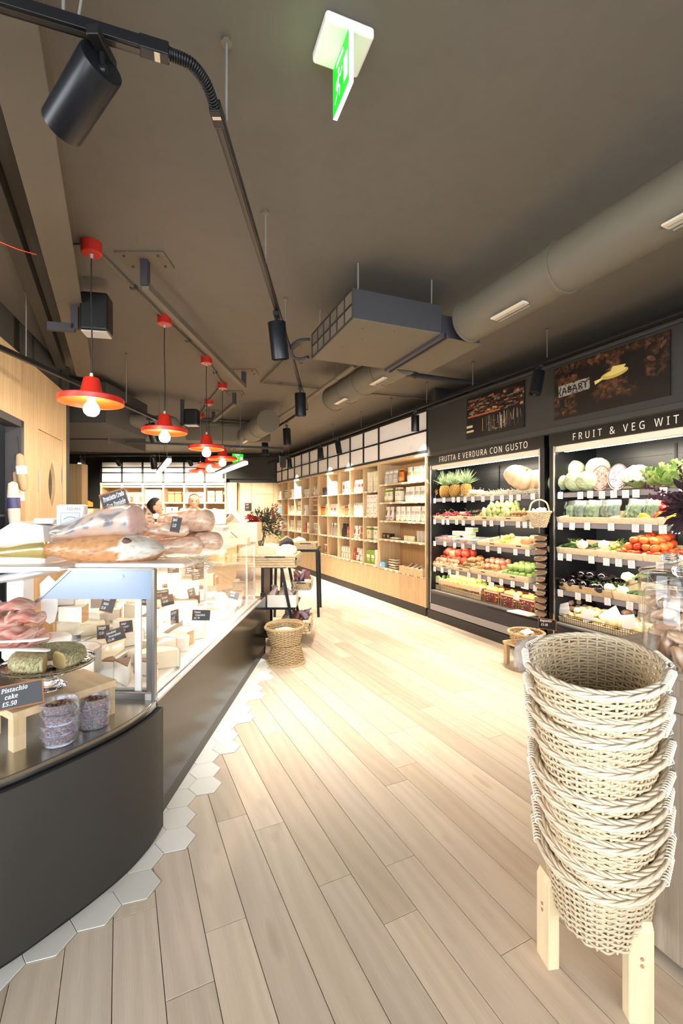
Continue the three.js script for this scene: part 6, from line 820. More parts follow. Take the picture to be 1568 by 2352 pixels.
// second shelf of fruit
{
  const i = 1, T = [[165, 285, 'left end'], [290, 505, 'second from left'], [512, 710, 'middle'], [718, 945, 'fourth from left'], [952, 1270, 'right end']]; for (const [a, b, w] of T) tray(`wooden tray on the second fruit shelf, ${w}`, z6(a), z6(b), i);
  const berry = new THREE.SphereGeometry(.0125, 10, 8), bunch = (k) => { const g = []; for (let q = 0; q < 62; q++) { const u = rr(0, 6.28), r = Math.sqrt(rnd()); g.push(berry.clone().translate(Math.cos(u) * r * .1, .014 + rr(0, .05) * (1.1 - r), Math.sin(u) * r * .07)); } return mergeGeometries(g); };
  const gm = [mat(0xa4323c, .3), mat(0xb8505a, .3), mat(0x8c2230, .3)]; [[215, -.12], [300, -.2], [345, -.1], [440, -.12], [520, -.2], [600, -.13], [660, -.22]].forEach(([x, n], k) => { const t = thing('grape_bunch', `bunch of red grapes on the second fruit shelf, ${['first', 'second', 'third', 'fourth', 'fifth', 'sixth', 'seventh'][k]} from the left`, 'grapes', W(z6(x), shY(i, n) + .03, n), k, 'red grape bunches'); part(t, 'berries', bunch(k), gm[k % 3]).userData.kind = 'stuff'; part(t, 'stalk', tube([V(0, .04, 0), V(.02, .08, .01), V(.06, .1, .02)], .003, 8, 5), green); });
  heap(PR.plum, FM.dark, null, 'dark green avocado in the middle tray of the second fruit shelf', 'avocado', 'avocados on the second shelf', z6(560), z6(735), i, -.1, -.3, .075, .065, 2, .04, 1, .02);
  heap(PR.pear, FM.pear, capStem, 'green pear heaped on the second fruit shelf', 'pear', 'pears on the second shelf', z6(735), z6(1150), i, -.09, -.33, .073, .07, 3, .05, 2, .02); heap(PR.kiwi, FM.kiwi, null, 'brown kiwi in the right end tray of the second shelf', 'kiwi', 'kiwis on the second shelf', z6(1020), z6(1290), i, -.085, -.22, .052, .06, 2, .034, 0, .02);
}
// third shelf: punnets and lemon trays
{
  const i = 2; tray('wide wooden tray of lemons on the third fruit shelf', z6(745), z6(1100), i, .055); tray('wooden tray of onions and pears beside the lemons', z6(1108), z6(1345), i, .055);
  heap(PR.lem, FM.lem, null, 'yellow lemon in the wide tray on the third shelf', 'lemon', 'lemons on the third shelf', z6(950), z6(1100), i, -.12, -.26, .075, .075, 2, .05, 1, .02); heap(PR.big, FM.ony, null, 'pinkish round fruit in the tray beside the lemons', 'peach', 'pinkish fruit beside the lemons', z6(1200), z6(1345), i, -.12, -.26, .1, .1, 1, .05, 1, .02);
  const tub = phys(0xffffff, .1, { transmission: .8, thickness: 0, ior: 1.3 }), bg = new THREE.SphereGeometry(.013, 8, 6); const pun = (l, x, n, m, a) => { const t = thing('fruit_punnet', l, 'punnet', W(z6(x), shY(i, n), n), RW + a, 'clear fruit punnets'), g = []; for (let q = 0; q < 34; q++) g.push(bg.clone().translate(rr(-.055, .055), .016 + rr(0, .025), rr(-.04, .04))); part(t, 'fruit', g, m).userData.kind = 'stuff'; part(t, 'tray', [bx(.135, .05, .003, 0, .027, .05), bx(.135, .05, .003, 0, .027, -.05), bx(.003, .05, .1, .067, .027, 0), bx(.003, .05, .1, -.067, .027, 0), bx(.135, .003, .1, 0, .002, 0)], tub); part(t, 'lid_film', bx(.137, .002, .104, 0, .055, 0), tub); t.rotation.order = 'YXZ'; t.rotation.x = SLOPE; };
  const sr = mat(0xc23a26, .4), bl = mat(0x22202c, .45), rb = mat(0xb8323c, .5); [['punnet of strawberries at the left end of the third shelf', 190, -.1, sr], ['punnet of strawberries behind the left end of the third shelf', 215, -.22, sr], ['punnet of small red fruit beside the strawberries', 280, -.11, sr], ['punnet of orange-red cherry fruit in the front row', 380, -.1, mat(0xc8502a, .4)], ['punnet of blueberries at the front of the third shelf', 500, -.1, bl], ['punnet of raspberries between the dark berries', 585, -.1, rb], ['punnet of dark berries next to the lemon tray', 680, -.1, bl], ['rear punnet of blueberries', 610, -.23, bl], ['rear punnet of red currants', 520, -.22, rb], ['rear dark punnet beside the lemon tray', 720, -.23, bl], ['raised dark punnet near the cabinet back', 830, -.42, bl]].forEach(([l, x, n, m], k) => pun(l, x, n, m, rr(-.1, .1)));
  const boxT = canvasTex(256, 128, (c) => { c.fillStyle = '#f4f1e8'; c.fillRect(0, 0, 256, 128); c.fillStyle = '#a8c94a'; for (let k = 0; k < 4; k++) c.fillRect(14 + k * 60, 34, 48, 62); c.fillStyle = '#c9402a'; for (let k = 0; k < 12; k++) { c.beginPath(); c.arc(12 + k * 21, 14 + (k % 2) * 6, 6, 0, 7); c.fill(); } });
  const bm = mat(0xffffff, .6, { map: boxT }), bg2 = new THREE.BoxGeometry(.13, .055, .1); [[345, -.3, .05], [430, -.3, .05], [480, -.32, .1], [350, -.22, .0], [500, -.25, .05]].forEach(([x, n, y], k) => { const b = single('berry_carton', bg2, bm, `white and green printed berry carton on the third shelf, ${['upper left', 'upper middle', 'topmost right', 'lower left', 'lower right'][k]} of the pile`, 'carton', 'berry cartons'); b.position.copy(W(z6(x), shY(i, n) + .03 + y, n)); b.rotation.set(0, RW + .1, 0); });
}
// fourth shelf: pomegranates, peaches, kiwis, green apples
{
  const i = 3; [[160, 270, 'left end'], [272, 455, 'second from left'], [458, 655, 'third from left']].forEach(([a, b, w]) => tray(`wooden tray on the fourth fruit shelf, ${w}`, z6(a), z6(b), i)); tray('nearly empty wooden tray on the fourth fruit shelf', z6(662), z6(975), i, .07); tray('wooden tray of green apples on the fourth fruit shelf', z6(985), z6(1335), i, .07);
  heap(PR.tom, FM.peach, capLeaf, 'small peach coloured fruit at the front of the fourth shelf', 'peach', 'peaches on the fourth shelf', z6(175), z6(500), i, -.085, -.15, .075, .07, 2, .045, 2, .02); heap(PR.big, FM.pom, null, 'red pomegranate heaped on the fourth fruit shelf', 'pomegranate', 'pomegranates on the fourth shelf', z6(180), z6(560), i, -.2, -.4, .108, .1, 2, .085, 2, .04);
  heap(PR.pot, FM.kiwi, null, 'brown oval fruit in the third tray of the fourth shelf', 'kiwi', 'brown fruit on the fourth shelf', z6(520), z6(690), i, -.085, -.3, .07, .07, 3, .042, 1, .018); heap(PR.lem, FM.peach, null, 'pink mango lying right of the pomegranates', 'mango', 'mangoes on the fourth shelf', z6(640), z6(920), i, -.24, -.36, .085, .08, 2, .05, 0, .04);
  heap(PR.lem.clone().scale(.4, .4, .4), FM.oran, null, 'tiny golden physalis in the nearly empty tray', 'physalis', 'physalis on the fourth shelf', z6(700), z6(880), i, -.1, -.2, .036, .034, 1, .02, 1, .014); heap(PR.apple, FM.app, capStem, 'green apple in the heap on the fourth fruit shelf', 'apple', 'green apples', z6(1000), z6(1330), i, -.1, -.36, .083, .083, 2, .066, 1, .02);
}
// bottom deck: slatted crates and printed boxes
{
  const i = 4, crate = (l, x0, x1, n) => { const s1 = z6(x0), s0 = z6(x1), w = s1 - s0, d = .36, t = thing('slatted_crate', l, 'crate', W(s1, DECK - .012, n), RW); for (const y of [.045, .125]) { part(t, 'front_slat', bx(w, .055, .007, w / 2, y, 0, .001), MT.pine); part(t, 'rear_slat', bx(w, .055, .007, w / 2, y, -d, .001), MT.pine); for (const e of [.004, w - .004]) part(t, 'end_slat', bx(.007, .055, d, e, y, -d / 2, .001), MT.pine); } for (const [x, z] of [[.015, -.015], [w - .015, -.015], [.015, -d + .015], [w - .015, -d + .015]]) part(t, 'corner_post', bx(.022, .17, .022, x, .09, z, .001), MT.pine); part(t, 'base_board', bx(w, .008, d, w / 2, .012, -d / 2), MT.pine); return [s1, s0, w, d]; };
  crate('slatted wooden crate of apples at the left end of the lowest deck', 150, 275, -.09); crate('slatted wooden crate of yellow apples and oranges on the lowest deck', 285, 745, -.09);
  heap(PR.tom, FM.oran, null, 'orange visible between the slats of the lower crate', 'orange', 'oranges in the slatted crate', z6(300), z6(560), i, -.13, -.2, .08, .08, 1, .05, 1, .03); heap(PR.apple, FM.yel, capStem, 'yellow-green apple in the top of the slatted crate', 'apple', 'apples in the large slatted crate', z6(320), z6(700), i, -.13, -.36, .085, .085, 2, .05, 1, .11); heap(PR.apple, FM.app, capStem, 'apple in the left end crate of the lowest deck', 'apple', 'apples in the left end crate', z6(160), z6(270), i, -.13, -.36, .085, .085, 1, .05, 1, .12);
  const pt = canvasTex(256, 256, (c) => { c.fillStyle = '#8d2f22'; c.fillRect(0, 0, 256, 256); for (let k = 0; k < 70; k++) { c.fillStyle = ['#d8a050', '#e8d8b0', '#4a5a8a', '#c95a3a', '#7a8a4a'][ri(5)]; c.beginPath(); c.arc(rr(20, 236), rr(70, 236), rr(5, 14), 0, 7); c.fill(); } c.fillStyle = '#f0e2c4'; c.fillRect(16, 14, 224, 30); c.strokeStyle = '#e8c070'; c.lineWidth = 8; c.strokeRect(6, 6, 244, 244); }), pm = mat(0xffffff, .5, { map: pt });
  [[595, 770], [775, 960], [965, 1165], [1170, 1380]].forEach(([a, b], k) => { const s1 = z6(a), s0 = z6(b), w = s1 - s0 - .01, t = thing('printed_box', `red printed fruit carton on the lowest deck, ${['first', 'second', 'third', 'fourth'][k]} from the left`, 'carton', W(s1, DECK - .01, -.1), RW, 'red printed fruit cartons'); const f = (g) => { const uv = g.attributes.uv, p = g.attributes.position; for (let q = 0; q < uv.count; q++) uv.setXY(q, p.getX(q) / w, p.getY(q) / .15); return g; }; part(t, 'front', f(bx(w, .15, .006, w / 2, .075, 0)), pm); part(t, 'rear', bx(w, .15, .006, w / 2, .075, -.3), pm); part(t, 'end', bx(.006, .15, .3, .004, .075, -.15), pm); part(t, 'end', bx(.006, .15, .3, w - .004, .075, -.15), pm); heap(PR.apple, k ? FM.yel : FM.app, capStem, `yellow-green fruit in the ${['first', 'second', 'third', 'fourth'][k]} red printed carton`, 'apple', `fruit in printed carton ${['one', 'two', 'three', 'four'][k]}`, s1 - .01, s0 + .02, i, -.15, -.32, .085, .09, 1, .05, 1, .105); });
  for (const [x, y] of [[905, 1560], [1100, 1590], [1170, 1690], [880, 1620], [640, 1590]]) { const c = single('price_card', bx(.085, .075, .002), MT.paper, `white price card stuck up above the red printed cartons, near ${x < 700 ? 'the slatted crate' : x < 890 ? 'the second carton front' : x < 1000 ? 'the second carton back' : x < 1150 ? 'the third carton' : 'the fourth carton'}`, 'price card'); c.position.copy(W(z6(x), EYE - (1030 + y * .2 - HOR) / FOC * 4.95, y < 1600 ? -.28 : -.075)); c.rotation.set(-.15, RW, rr(-.2, .2)); }
}
// ---------- second cabinet: vegetables
{
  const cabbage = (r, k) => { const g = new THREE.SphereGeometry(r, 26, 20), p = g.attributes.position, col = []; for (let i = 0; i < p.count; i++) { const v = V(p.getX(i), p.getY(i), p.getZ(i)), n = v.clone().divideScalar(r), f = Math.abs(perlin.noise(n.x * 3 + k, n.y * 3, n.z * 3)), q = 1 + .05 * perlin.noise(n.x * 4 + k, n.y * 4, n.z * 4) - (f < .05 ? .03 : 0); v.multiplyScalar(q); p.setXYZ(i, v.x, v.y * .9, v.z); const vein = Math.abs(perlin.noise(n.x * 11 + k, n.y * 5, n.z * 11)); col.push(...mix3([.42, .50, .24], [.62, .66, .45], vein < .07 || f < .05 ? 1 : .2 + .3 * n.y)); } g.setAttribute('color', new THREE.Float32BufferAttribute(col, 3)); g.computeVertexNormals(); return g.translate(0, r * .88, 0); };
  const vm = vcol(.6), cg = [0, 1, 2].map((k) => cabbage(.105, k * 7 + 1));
  [[235, 240, -.3, 'upper left'], [190, 340, -.14, 'lower left front'], [270, 330, -.25, 'lower left rear'], [385, 340, -.14, 'middle front'], [495, 235, -.3, 'upper right'], [515, 350, -.14, 'right front beside the red cabbage']].forEach(([x, y, n, w], k) => { const t = thing('green_cabbage', `green cabbage on the top shelf, ${w}`, 'cabbage', W(z7(x), shY(0, n) + (y < 260 ? .11 : 0), n), k, 'green cabbages'); part(t, 'head', cg[k % 3], vm); });
  const cutT = canvasTex(256, 256, (c) => { c.fillStyle = '#efe4e2'; c.fillRect(0, 0, 256, 256); c.strokeStyle = '#8a5560'; for (let k = 0; k < 90; k++) { c.lineWidth = rr(1.5, 4); const x = rr(30, 226), y = rr(20, 220); c.beginPath(); c.moveTo(x, y); c.bezierCurveTo(x + rr(-30, 30), y + rr(-30, 30), x + rr(-40, 40), y + rr(-20, 30), x + rr(-50, 50), y + rr(-20, 40)); c.stroke(); } c.strokeStyle = '#6a4038'; c.lineWidth = 10; c.beginPath(); c.ellipse(128, 122, 118, 116, 0, 0, 7); c.stroke(); c.fillStyle = '#f7f2ec'; c.fillRect(104, 170, 48, 86); });
  const half = (l, x, m2) => { const t = thing('red_cabbage_half', l, 'cabbage', W(z7(x), shY(0, -.12) + .002, -.12), RW + .1); part(t, 'outer_leaves', new THREE.SphereGeometry(.1, 24, 14, 0, Math.PI * 2, 0, Math.PI / 2).rotateX(-Math.PI / 2).scale(.86, 1.16, .6).translate(0, .112, -.002), mat(0x6a3c4a, .5)); part(t, 'cut_face', new THREE.CircleGeometry(.1, 36).scale(.86, 1.16, 1).translate(0, .112, .0), mat(m2, .5, { map: cutT })); part(t, 'film', bx(.1, .06, .003, 0, .04, .003, .001), film); t.rotation.order = 'YXZ'; t.rotation.x = -.12; };
  half('cut half of a red cabbage, browner cut face, on the top shelf', 662, 0xd9b8a6); half('cut half of a red cabbage with pale pink cut face', 848, 0xffffff);
  const cau = thing('cauliflower', 'large white cauliflower on the top shelf', 'cauliflower', W(z7(1045), shY(0, -.16), -.16)), fl = []; for (let k = 0; k < 110; k++) { const u = k * 2.4, e = Math.acos(1 - (k + .5) / 110 * 1.25), d = V(Math.sin(e) * Math.cos(u), Math.cos(e), Math.sin(e) * Math.sin(u)); fl.push(new THREE.IcosahedronGeometry(rr(.02, .028), 1).translate(d.x * .095, .09 + d.y * .085, d.z * .095)); } part(cau, 'curd', fl, mat(0xf2ecdc, .7)).userData.kind = 'stuff';
  const leafS = (L, w, c) => { const g = new THREE.PlaneGeometry(w, L, 6, 10), p = g.attributes.position; for (let i = 0; i < p.count; i++) { const x = p.getX(i), y = p.getY(i) / L + .5, ww = Math.sin(Math.min(1, y * 1.05) * 2.6 + .25); p.setXYZ(i, x * ww, y * L, Math.sin(y * 2.2) * .03 + .012 * Math.sin(x * 160 + y * 20) * y - x * x * 3); } g.computeVertexNormals(); return g; };
  const leafM = [phys(0xa9bf6a, .6, { transmission: .25, thickness: 0 }), phys(0xc3d08a, .6, { transmission: .25, thickness: 0 }), phys(0x7f9f50, .6, { transmission: .2, thickness: 0 })]; for (let k = 0; k < 7; k++) part(cau, 'leaf', leafS(.13, .08).rotateX(.7).rotateY(k * .9 + .3).translate(Math.cos(k * .9) * .02, .005, Math.sin(k * .9) * .02), leafM[0]);
  const lett = (l, x, n, s, y) => { const t = thing('lettuce', l, 'lettuce', W(z7(x), shY(0, n) + y, n), x); for (let k = 0; k < 16; k++) part(t, 'leaf', leafS(.17 * s, .11 * s).rotateX(.25 + (k % 4) * .22).rotateY(k * 2.4).translate(0, .0, 0), leafM[k % 3]); part(t, 'heart', new THREE.SphereGeometry(.05 * s, 14, 10).scale(1, 1.2, 1).translate(0, .05, 0), leafM[1]); };
  lett('pale green lettuce beside the cauliflower on the top shelf', 1230, -.16, 1.05, 0); lett('leafy green lettuce right of the pale lettuce', 1370, -.2, 1.1, .02); lett('leafy celery-like green at the right of the top shelf', 1480, -.12, 1.0, 0); lett('rear leafy greens above the lettuces', 1520, -.32, 1.2, .05);
}
{ // second vegetable shelf: bagged salads and peppers
  const i = 1; [[120, 280, 'left end'], [285, 835, 'second, long'], [840, 1365, 'third, long'], [1372, 1620, 'right end']].forEach(([a, b, w]) => tray(`wooden tray on the second vegetable shelf, ${w}`, z7(a), z7(b), i, .055, .34, -.05, MT.pine, false));
  const bagG = [0, 1].map((k) => sweep([[0, 0, 0, .006, .05], [.01, 0, 0, .03, .055], [.05, 0, 0, .036, .06], [.11, 0, 0, .03, .06], [.15, 0, 0, .016, .062], [.175, 0, 0, .004, .066], [.19, 0, 0, .003, .068]], 20, 5, null, 40).rotateZ(Math.PI / 2).rotateY(Math.PI / 2)), bm = phys(0xf6f8f4, .15, { transmission: .86, thickness: 0, ior: 1.2, clearcoat: .6 });
  const cg = []; for (let k = 0; k < 150; k++) { const g = new THREE.PlaneGeometry(.024, .06, 1, 2).rotateX(rr(-.5, .5)).rotateY(rr(0, 6)).translate(rr(-.04, .04), rr(.03, .12), rr(-.02, .02)); cg.push(g); } const cgm = merge(cg), gm = [mat(0x93b080, .6), mat(0x3e5a2c, .6), mat(0x6c8a52, .6), mat(0x55705a, .6)];
  [[190, 0], [290, 0], [400, 3], [480, 2], [560, 2], [650, 1], [790, 3], [930, 0], [1010, 2], [1100, 0], [1180, 2]].forEach(([x, m], k) => { const t = thing('salad_bag', `clear bag of salad leaves on the second vegetable shelf, ${['first', 'second', 'third', 'fourth', 'fifth', 'sixth', 'seventh', 'eighth', 'ninth', 'tenth', 'eleventh'][k]} from the left`, 'salad bag', W(z7(x), shY(i, -.14) + .012, -.14 - (k % 2) * .04), RW + rr(-.3, .3), 'bags of salad leaves'); part(t, 'leaves', cgm, gm[m]).userData.kind = 'stuff'; part(t, 'bag', bagG[k % 2], bm); t.rotation.order = 'YXZ'; t.rotation.z = rr(-.25, .1); t.rotation.x = -.12; });
  const pep = (() => { const g = new THREE.SphereGeometry(1, 30, 16), p = g.attributes.position; for (let q = 0; q < p.count; q++) { const x = p.getX(q), y = p.getY(q), z = p.getZ(q), u = Math.atan2(z, x), k = .88 + .12 * Math.abs(Math.cos(u * 2)), top = 1 - .25 * Math.exp(-(x * x + z * z) * 8); p.setXYZ(q, x * .043 * k, y * top * .05 + .048, z * .043 * k); } g.computeVertexNormals(); return g; })(), rm = phys(0xb5201a, .22, { clearcoat: .8 }), om = phys(0xd06a22, .22, { clearcoat: .8 }), ym = phys(0xd9bd3a, .22, { clearcoat: .8 });
  [[1270, 0, -.12, rm], [1330, 0, -.12, om], [1310, .07, -.2, rm], [1390, .0, -.12, rm], [1400, .07, -.2, ym], [1460, 0, -.12, ym], [1230, 0, -.1, ym]].forEach(([x, y, n, m], k) => { const t = thing('bell_pepper', `${['front red', 'front orange', 'upper red', 'second front red', 'upper yellow', 'right front yellow', 'leftmost yellow'][k]} bell pepper on the second vegetable shelf`, 'pepper', W(z7(x), shY(i, n) + .02 + y, n), k); part(t, 'flesh', pep, m); part(t, 'stalk', tube([V(0, .08, 0), V(0, .1, 0), V(.008, .115, 0)], .006, 6, 6), green); t.rotation.set(rr(-.7, .7), k, rr(-.7, .7)); });
}
{ // third vegetable shelf
  const i = 2; [[120, 265, 'left end'], [272, 690, 'second'], [700, 1195, 'third, under the tomatoes'], [1205, 1620, 'right end']].forEach(([a, b, w]) => tray(`wooden tray on the third vegetable shelf, ${w}`, z7(a), z7(b), i, .06, .36, -.05, MT.pine, false));
  heap(PR.cuc, FM.cuc, null, 'dark green cucumber on the third vegetable shelf', 'cucumber', 'cucumbers on the third shelf', z7(130), z7(440), i, -.19, -.2, .044, .1, 3, .034, 0, .03); heap(PR.cuc.clone().scale(.8, .9, .9), FM.zuc, null, 'small cucumber behind the fennel on the third shelf', 'cucumber', 'small cucumbers behind the fennel', z7(480), z7(680), i, -.3, -.31, .04, .1, 2, .03, 0, .03);
  heap(PR.plum, FM.gtom, null, 'unripe green tomato left of the red tomatoes', 'tomato', 'green tomatoes', z7(735), z7(930), i, -.09, -.24, .062, .062, 2, .042, 1, .018); heap(PR.tom, FM.tom, capLeaf, 'ripe red tomato in the big heap on the third shelf', 'tomato', 'red tomatoes', z7(900), z7(1425), i, -.09, -.38, .073, .073, 3, .052, 2, .018); heap(PR.plum.clone().scale(.7, .7, .7), FM.red, capLeaf, 'small red tomato in the right end tray', 'tomato', 'small tomatoes in the right end tray', z7(1440), z7(1610), i, -.1, -.26, .05, .05, 2, .034, 2, .018);
  const fen = (l, p, a) => { const t = thing('fennel', l, 'fennel', p, a); part(t, 'bulb', sweep([[-.04, 0, 0, .006, .008], [-.035, 0, 0, .03, .035], [0, 0, 0, .042, .05], [.03, 0, 0, .034, .04], [.05, 0, 0, .024, .03], [.052, 0, 0, .01, .01]], 18, 2, null, 30).translate(0, .042, 0), mat(0xe6e6cf, .5)); for (let k = 0; k < 3; k++) part(t, 'stalk', tube([V(.035, .044, (k - 1) * .016), V(.08, .05, (k - 1) * .03), V(.13, .055 + k * .012, (k - 1) * .05)], .009, 10, 8), mat(0xa9bd7a, .5)); const fr = []; for (let k = 0; k < 60; k++) { const a2 = V(.12 + rr(0, .03), .055 + rr(-.01, .03), rr(-.06, .06)); fr.push(bar(a2, a2.clone().add(V(rr(-.01, .04), rr(-.02, .03), rr(-.03, .03))), .0012, 4)); } part(t, 'fronds', fr, green).userData.kind = 'stuff'; };
  fen('fennel bulb with roots hanging over the tray edge on the third shelf', W(z7(520), shY(2, -.1) + .05, -.06), RW + 2.6); fen('fennel bulb behind the hanging one on the third shelf', W(z7(640), shY(2, -.2) + .04, -.2), RW + .3);
  // fourth shelf
  tray('deep wooden tray of aubergines on the fourth vegetable shelf', z7(350), z7(865), 3, .07, .36, -.04, MT.oak2, false); tray('wooden tray at the left end of the fourth vegetable shelf', z7(110), z7(330), 3, .07, .34, -.08, MT.oak2, false); tray('wooden tray of courgettes on the fourth vegetable shelf', z7(875), z7(1300), 3, .07, .34, -.05, MT.pine, false);
  heap(PR.aub, FM.aub, capAub, 'glossy black aubergine in the left end tray', 'aubergine', 'aubergines in the left end tray', z7(125), z7(345), 3, -.13, -.4, .1, .2, 2, .075, 0, .02); heap(PR.aub, FM.aub, capAub, 'glossy black aubergine in the deep wooden tray', 'aubergine', 'aubergines in the deep tray', z7(365), z7(820), 3, -.11, -.4, .1, .2, 2, .078, 0, .02);
  fen('white fennel bulb lying on top of the aubergines', W(z7(900), shY(3, -.25) + .12, -.2), RW); fen('fennel stalk pointing forward below the white bulb', W(z7(800), shY(3, -.1) + .04, -.08), RW + 2.9); fen('green fennel beside the courgettes on the fourth shelf', W(z7(930), shY(3, -.1) + .03, -.1), RW + 2.4);
  heap(PR.cuc.clone().scale(.85, .9, .9), FM.zuc, null, 'green courgette in the tray beside the fennel', 'courgette', 'courgettes on the fourth shelf', z7(970), z7(1250), 3, -.2, -.21, .042, .1, 3, .034, 0, .02);
  // lowest deck
  const s = (a, b) => [z7(a), z7(b)]; [[110, 300, 'left end'], [305, 620, 'second'], [625, 980, 'third'], [985, 1400, 'right end']].forEach(([a, b, w]) => tray(`wooden tray on the lowest vegetable deck, ${w}`, z7(a), z7(b), 4, .06, .36, -.08, MT.pine, false));
  heap(PR.pot, FM.pot, null, 'pale yellow potato on the lowest vegetable deck', 'potato', 'pale potatoes', ...s(300, 700), 4, -.13, -.4, .085, .085, 2, .05, 1, .05); heap(PR.pot, FM.potd, null, 'brown dusty root at the rear of the lowest deck', 'root', 'brown roots', ...s(160, 330), 4, -.22, -.4, .085, .085, 2, .05, 1, .09); heap(PR.pot, FM.potd, null, 'brown dusty potato behind the white paper', 'potato', 'brown potatoes', ...s(720, 900), 4, -.26, -.42, .08, .085, 2, .05, 1, .09); heap(PR.tom, FM.mush, null, 'white mushroom at the left end of the lowest deck', 'mushroom', 'white mushrooms', ...s(115, 310), 4, -.12, -.2, .06, .06, 2, .04, 1, .05); heap(PR.big, FM.mel, null, 'pale round melon in the right tray of the lowest deck', 'melon', 'melons on the lowest deck', ...s(700, 1300), 4, -.15, -.35, .12, .12, 1, .07, 1, .04);
  [[190, 1740, -.1], [300, 1760, -.08], [560, 1850, -.08], [700, 1830, -.2], [860, 1850, -.2], [1010, 1900, -.08]].forEach(([x, y, n], k) => { const c = single('paper_sheet', bx(k === 3 || k === 4 ? .2 : .12, .1, .002), MT.paper, `white paper sheet on the lowest vegetable deck, ${['first', 'second', 'third', 'fourth', 'fifth', 'sixth'][k]} from the left`, 'paper'); c.position.copy(W(z7(x), .50 + (k % 2) * .02, n)); c.rotation.set(-.5, RW, rr(-.25, .25)); });
}
// ---------- packaged goods on the oak shelving
const packT = canvasTex(1024, 1024, (c) => {
  const bg = ['#f4f0e6', '#f6f3ec', '#efe6d4', '#e9e4dc', '#c2452c', '#d98a3a', '#8fae4a', '#2f2d2c', '#9a6f42', '#8a2a66', '#7fb4cc', '#e0d9b8', '#f4f0e6', '#d9cfc0', '#b9b2a6', '#f0dcd2'], fg = ['#b9b2a6', '#c2452c', '#7a8a5a', '#5d6a72', '#f4e6d0', '#7a2f1a', '#f3f0d8', '#c9a04a', '#f0e2c4', '#f0d0e4', '#ffffff', '#6a8a3a', '#d98a3a', '#4a4642', '#efe9dd', '#b84a3a'];
  for (let i = 0; i < 16; i++) { const x = (i % 4) * 256, y = (i >> 2) * 256; c.fillStyle = bg[i]; c.fillRect(x, y, 256, 256); c.fillStyle = fg[i]; if (i % 3 === 0) { c.fillRect(x + 36, y + 90, 184, 60); c.fillRect(x + 60, y + 170, 136, 12); c.fillRect(x + 80, y + 196, 96, 10); } else if (i % 3 === 1) { c.beginPath(); c.arc(x + 128, y + 120, 54, 0, 7); c.fill(); c.fillRect(x + 50, y + 200, 156, 14); } else { c.fillRect(x, y + 30, 256, 34); c.fillRect(x + 70, y + 100, 116, 12); c.fillRect(x + 52, y + 128, 152, 10); c.fillRect(x, y + 226, 256, 12); } }
});
const packM = mat(0xffffff, .45, { map: packT }), packGloss = phys(0xffffff, .25, { map: packT, clearcoat: .5 });
const uvCell = (g, i) => { const uv = g.attributes.uv; if (!uv) return g; for (let k = 0; k < uv.count; k++) uv.setXY(k, (i % 4 + Math.min(.99, Math.max(.01, uv.getX(k)))) / 4, 1 - ((i >> 2) + 1 - Math.min(.99, Math.max(.01, uv.getY(k)))) / 4); return g; };
const cache = {};
function pack(kind, d) {
  const key = kind + d; if (cache[key]) return cache[key]; let g;
  const planar = (q, w, h) => { const p = q.attributes.position, uv = new Float32Array(p.count * 2); for (let k = 0; k < p.count; k++) { uv[2 * k] = p.getX(k) / w + .5; uv[2 * k + 1] = p.getY(k) / h; } q.setAttribute('uv', new THREE.BufferAttribute(uv, 2)); return q; };
  if (kind === 'box') g = [['pack', planar(bx(.12, .2, .07, 0, .1, 0, .002), .12, .2)]];
  if (kind === 'slim') g = [['pack', planar(bx(.05, .17, .05, 0, .085, 0, .002), .05, .17)]];
  if (kind === 'small') g = [['pack', planar(bx(.1, .075, .08, 0, .0375, 0, .002), .1, .075)]];
  if (kind === 'bag') g = [['pouch', planar(sweep([[0, 0, 0, .01, .03], [.01, 0, 0, .052, .034], [.06, 0, 0, .058, .036], [.12, 0, 0, .054, .028], [.16, 0, 0, .05, .012], [.18, 0, 0, .052, .003], [.195, 0, 0, .054, .002]].map(([x, y, z, a, b]) => [x, y, z, b, a]), 16, 3, null, 30).rotateZ(Math.PI / 2).rotateY(0).rotateY(Math.PI / 2), .12, .2)]];
  if (kind === 'carton') g = [['pack', planar(extr([[-.035, 0], [.035, 0], [.035, .15], [.004, .19], [.004, .2], [-.004, .2], [-.004, .19], [-.035, .15]], .07, .002), .07, .2)]];
  if (kind === 'jar') g = [['jar_body', toCreasedNormals(lathe([[0, 0], [.034, 0], [.038, .006], [.038, .07], [.03, .08], [0, .08]], 20), .7)], ['lid', cyl(.033, .033, .018, 0, .089, 0, 20)]];
  if (kind === 'bottle') g = [['bottle_body', toCreasedNormals(lathe([[0, 0], [.03, 0], [.033, .005], [.033, .12], [.014, .16], [.013, .2], [0, .2]], 20), .7)], ['cap', cyl(.015, .015, .02, 0, .208, 0, 14)]];
  if (kind === 'can') g = [['can', toCreasedNormals(lathe([[0, 0], [.036, 0], [.037, .004], [.037, .066], [.036, .07], [0, .07]], 20), .7)]];
  if (kind === 'flat') g = [['packet', planar(sweep([[-.09, 0, 0, .003, .03], [-.085, .0, 0, .012, .05], [0, .002, 0, .018, .056], [.085, 0, 0, .012, .05], [.09, 0, 0, .003, .03]], 12, 3, null, 30).translate(0, .018, 0), .18, .04)]];
  if (kind === 'bread') g = [['loaf', planar(sweep([[-.1, 0, 0, .006, .01], [-.09, 0, 0, .035, .045], [-.03, .004, 0, .05, .056], [.04, .004, 0, .048, .055], [.09, 0, 0, .03, .04], [.1, 0, 0, .006, .01]], 14, 3, null, 20).translate(0, .045, 0), .2, .1)]];
  g[0][1] = uvCell(g[0][1].attributes.uv ? g[0][1] : uvm(g[0][1]), d); return cache[key] = g;
}
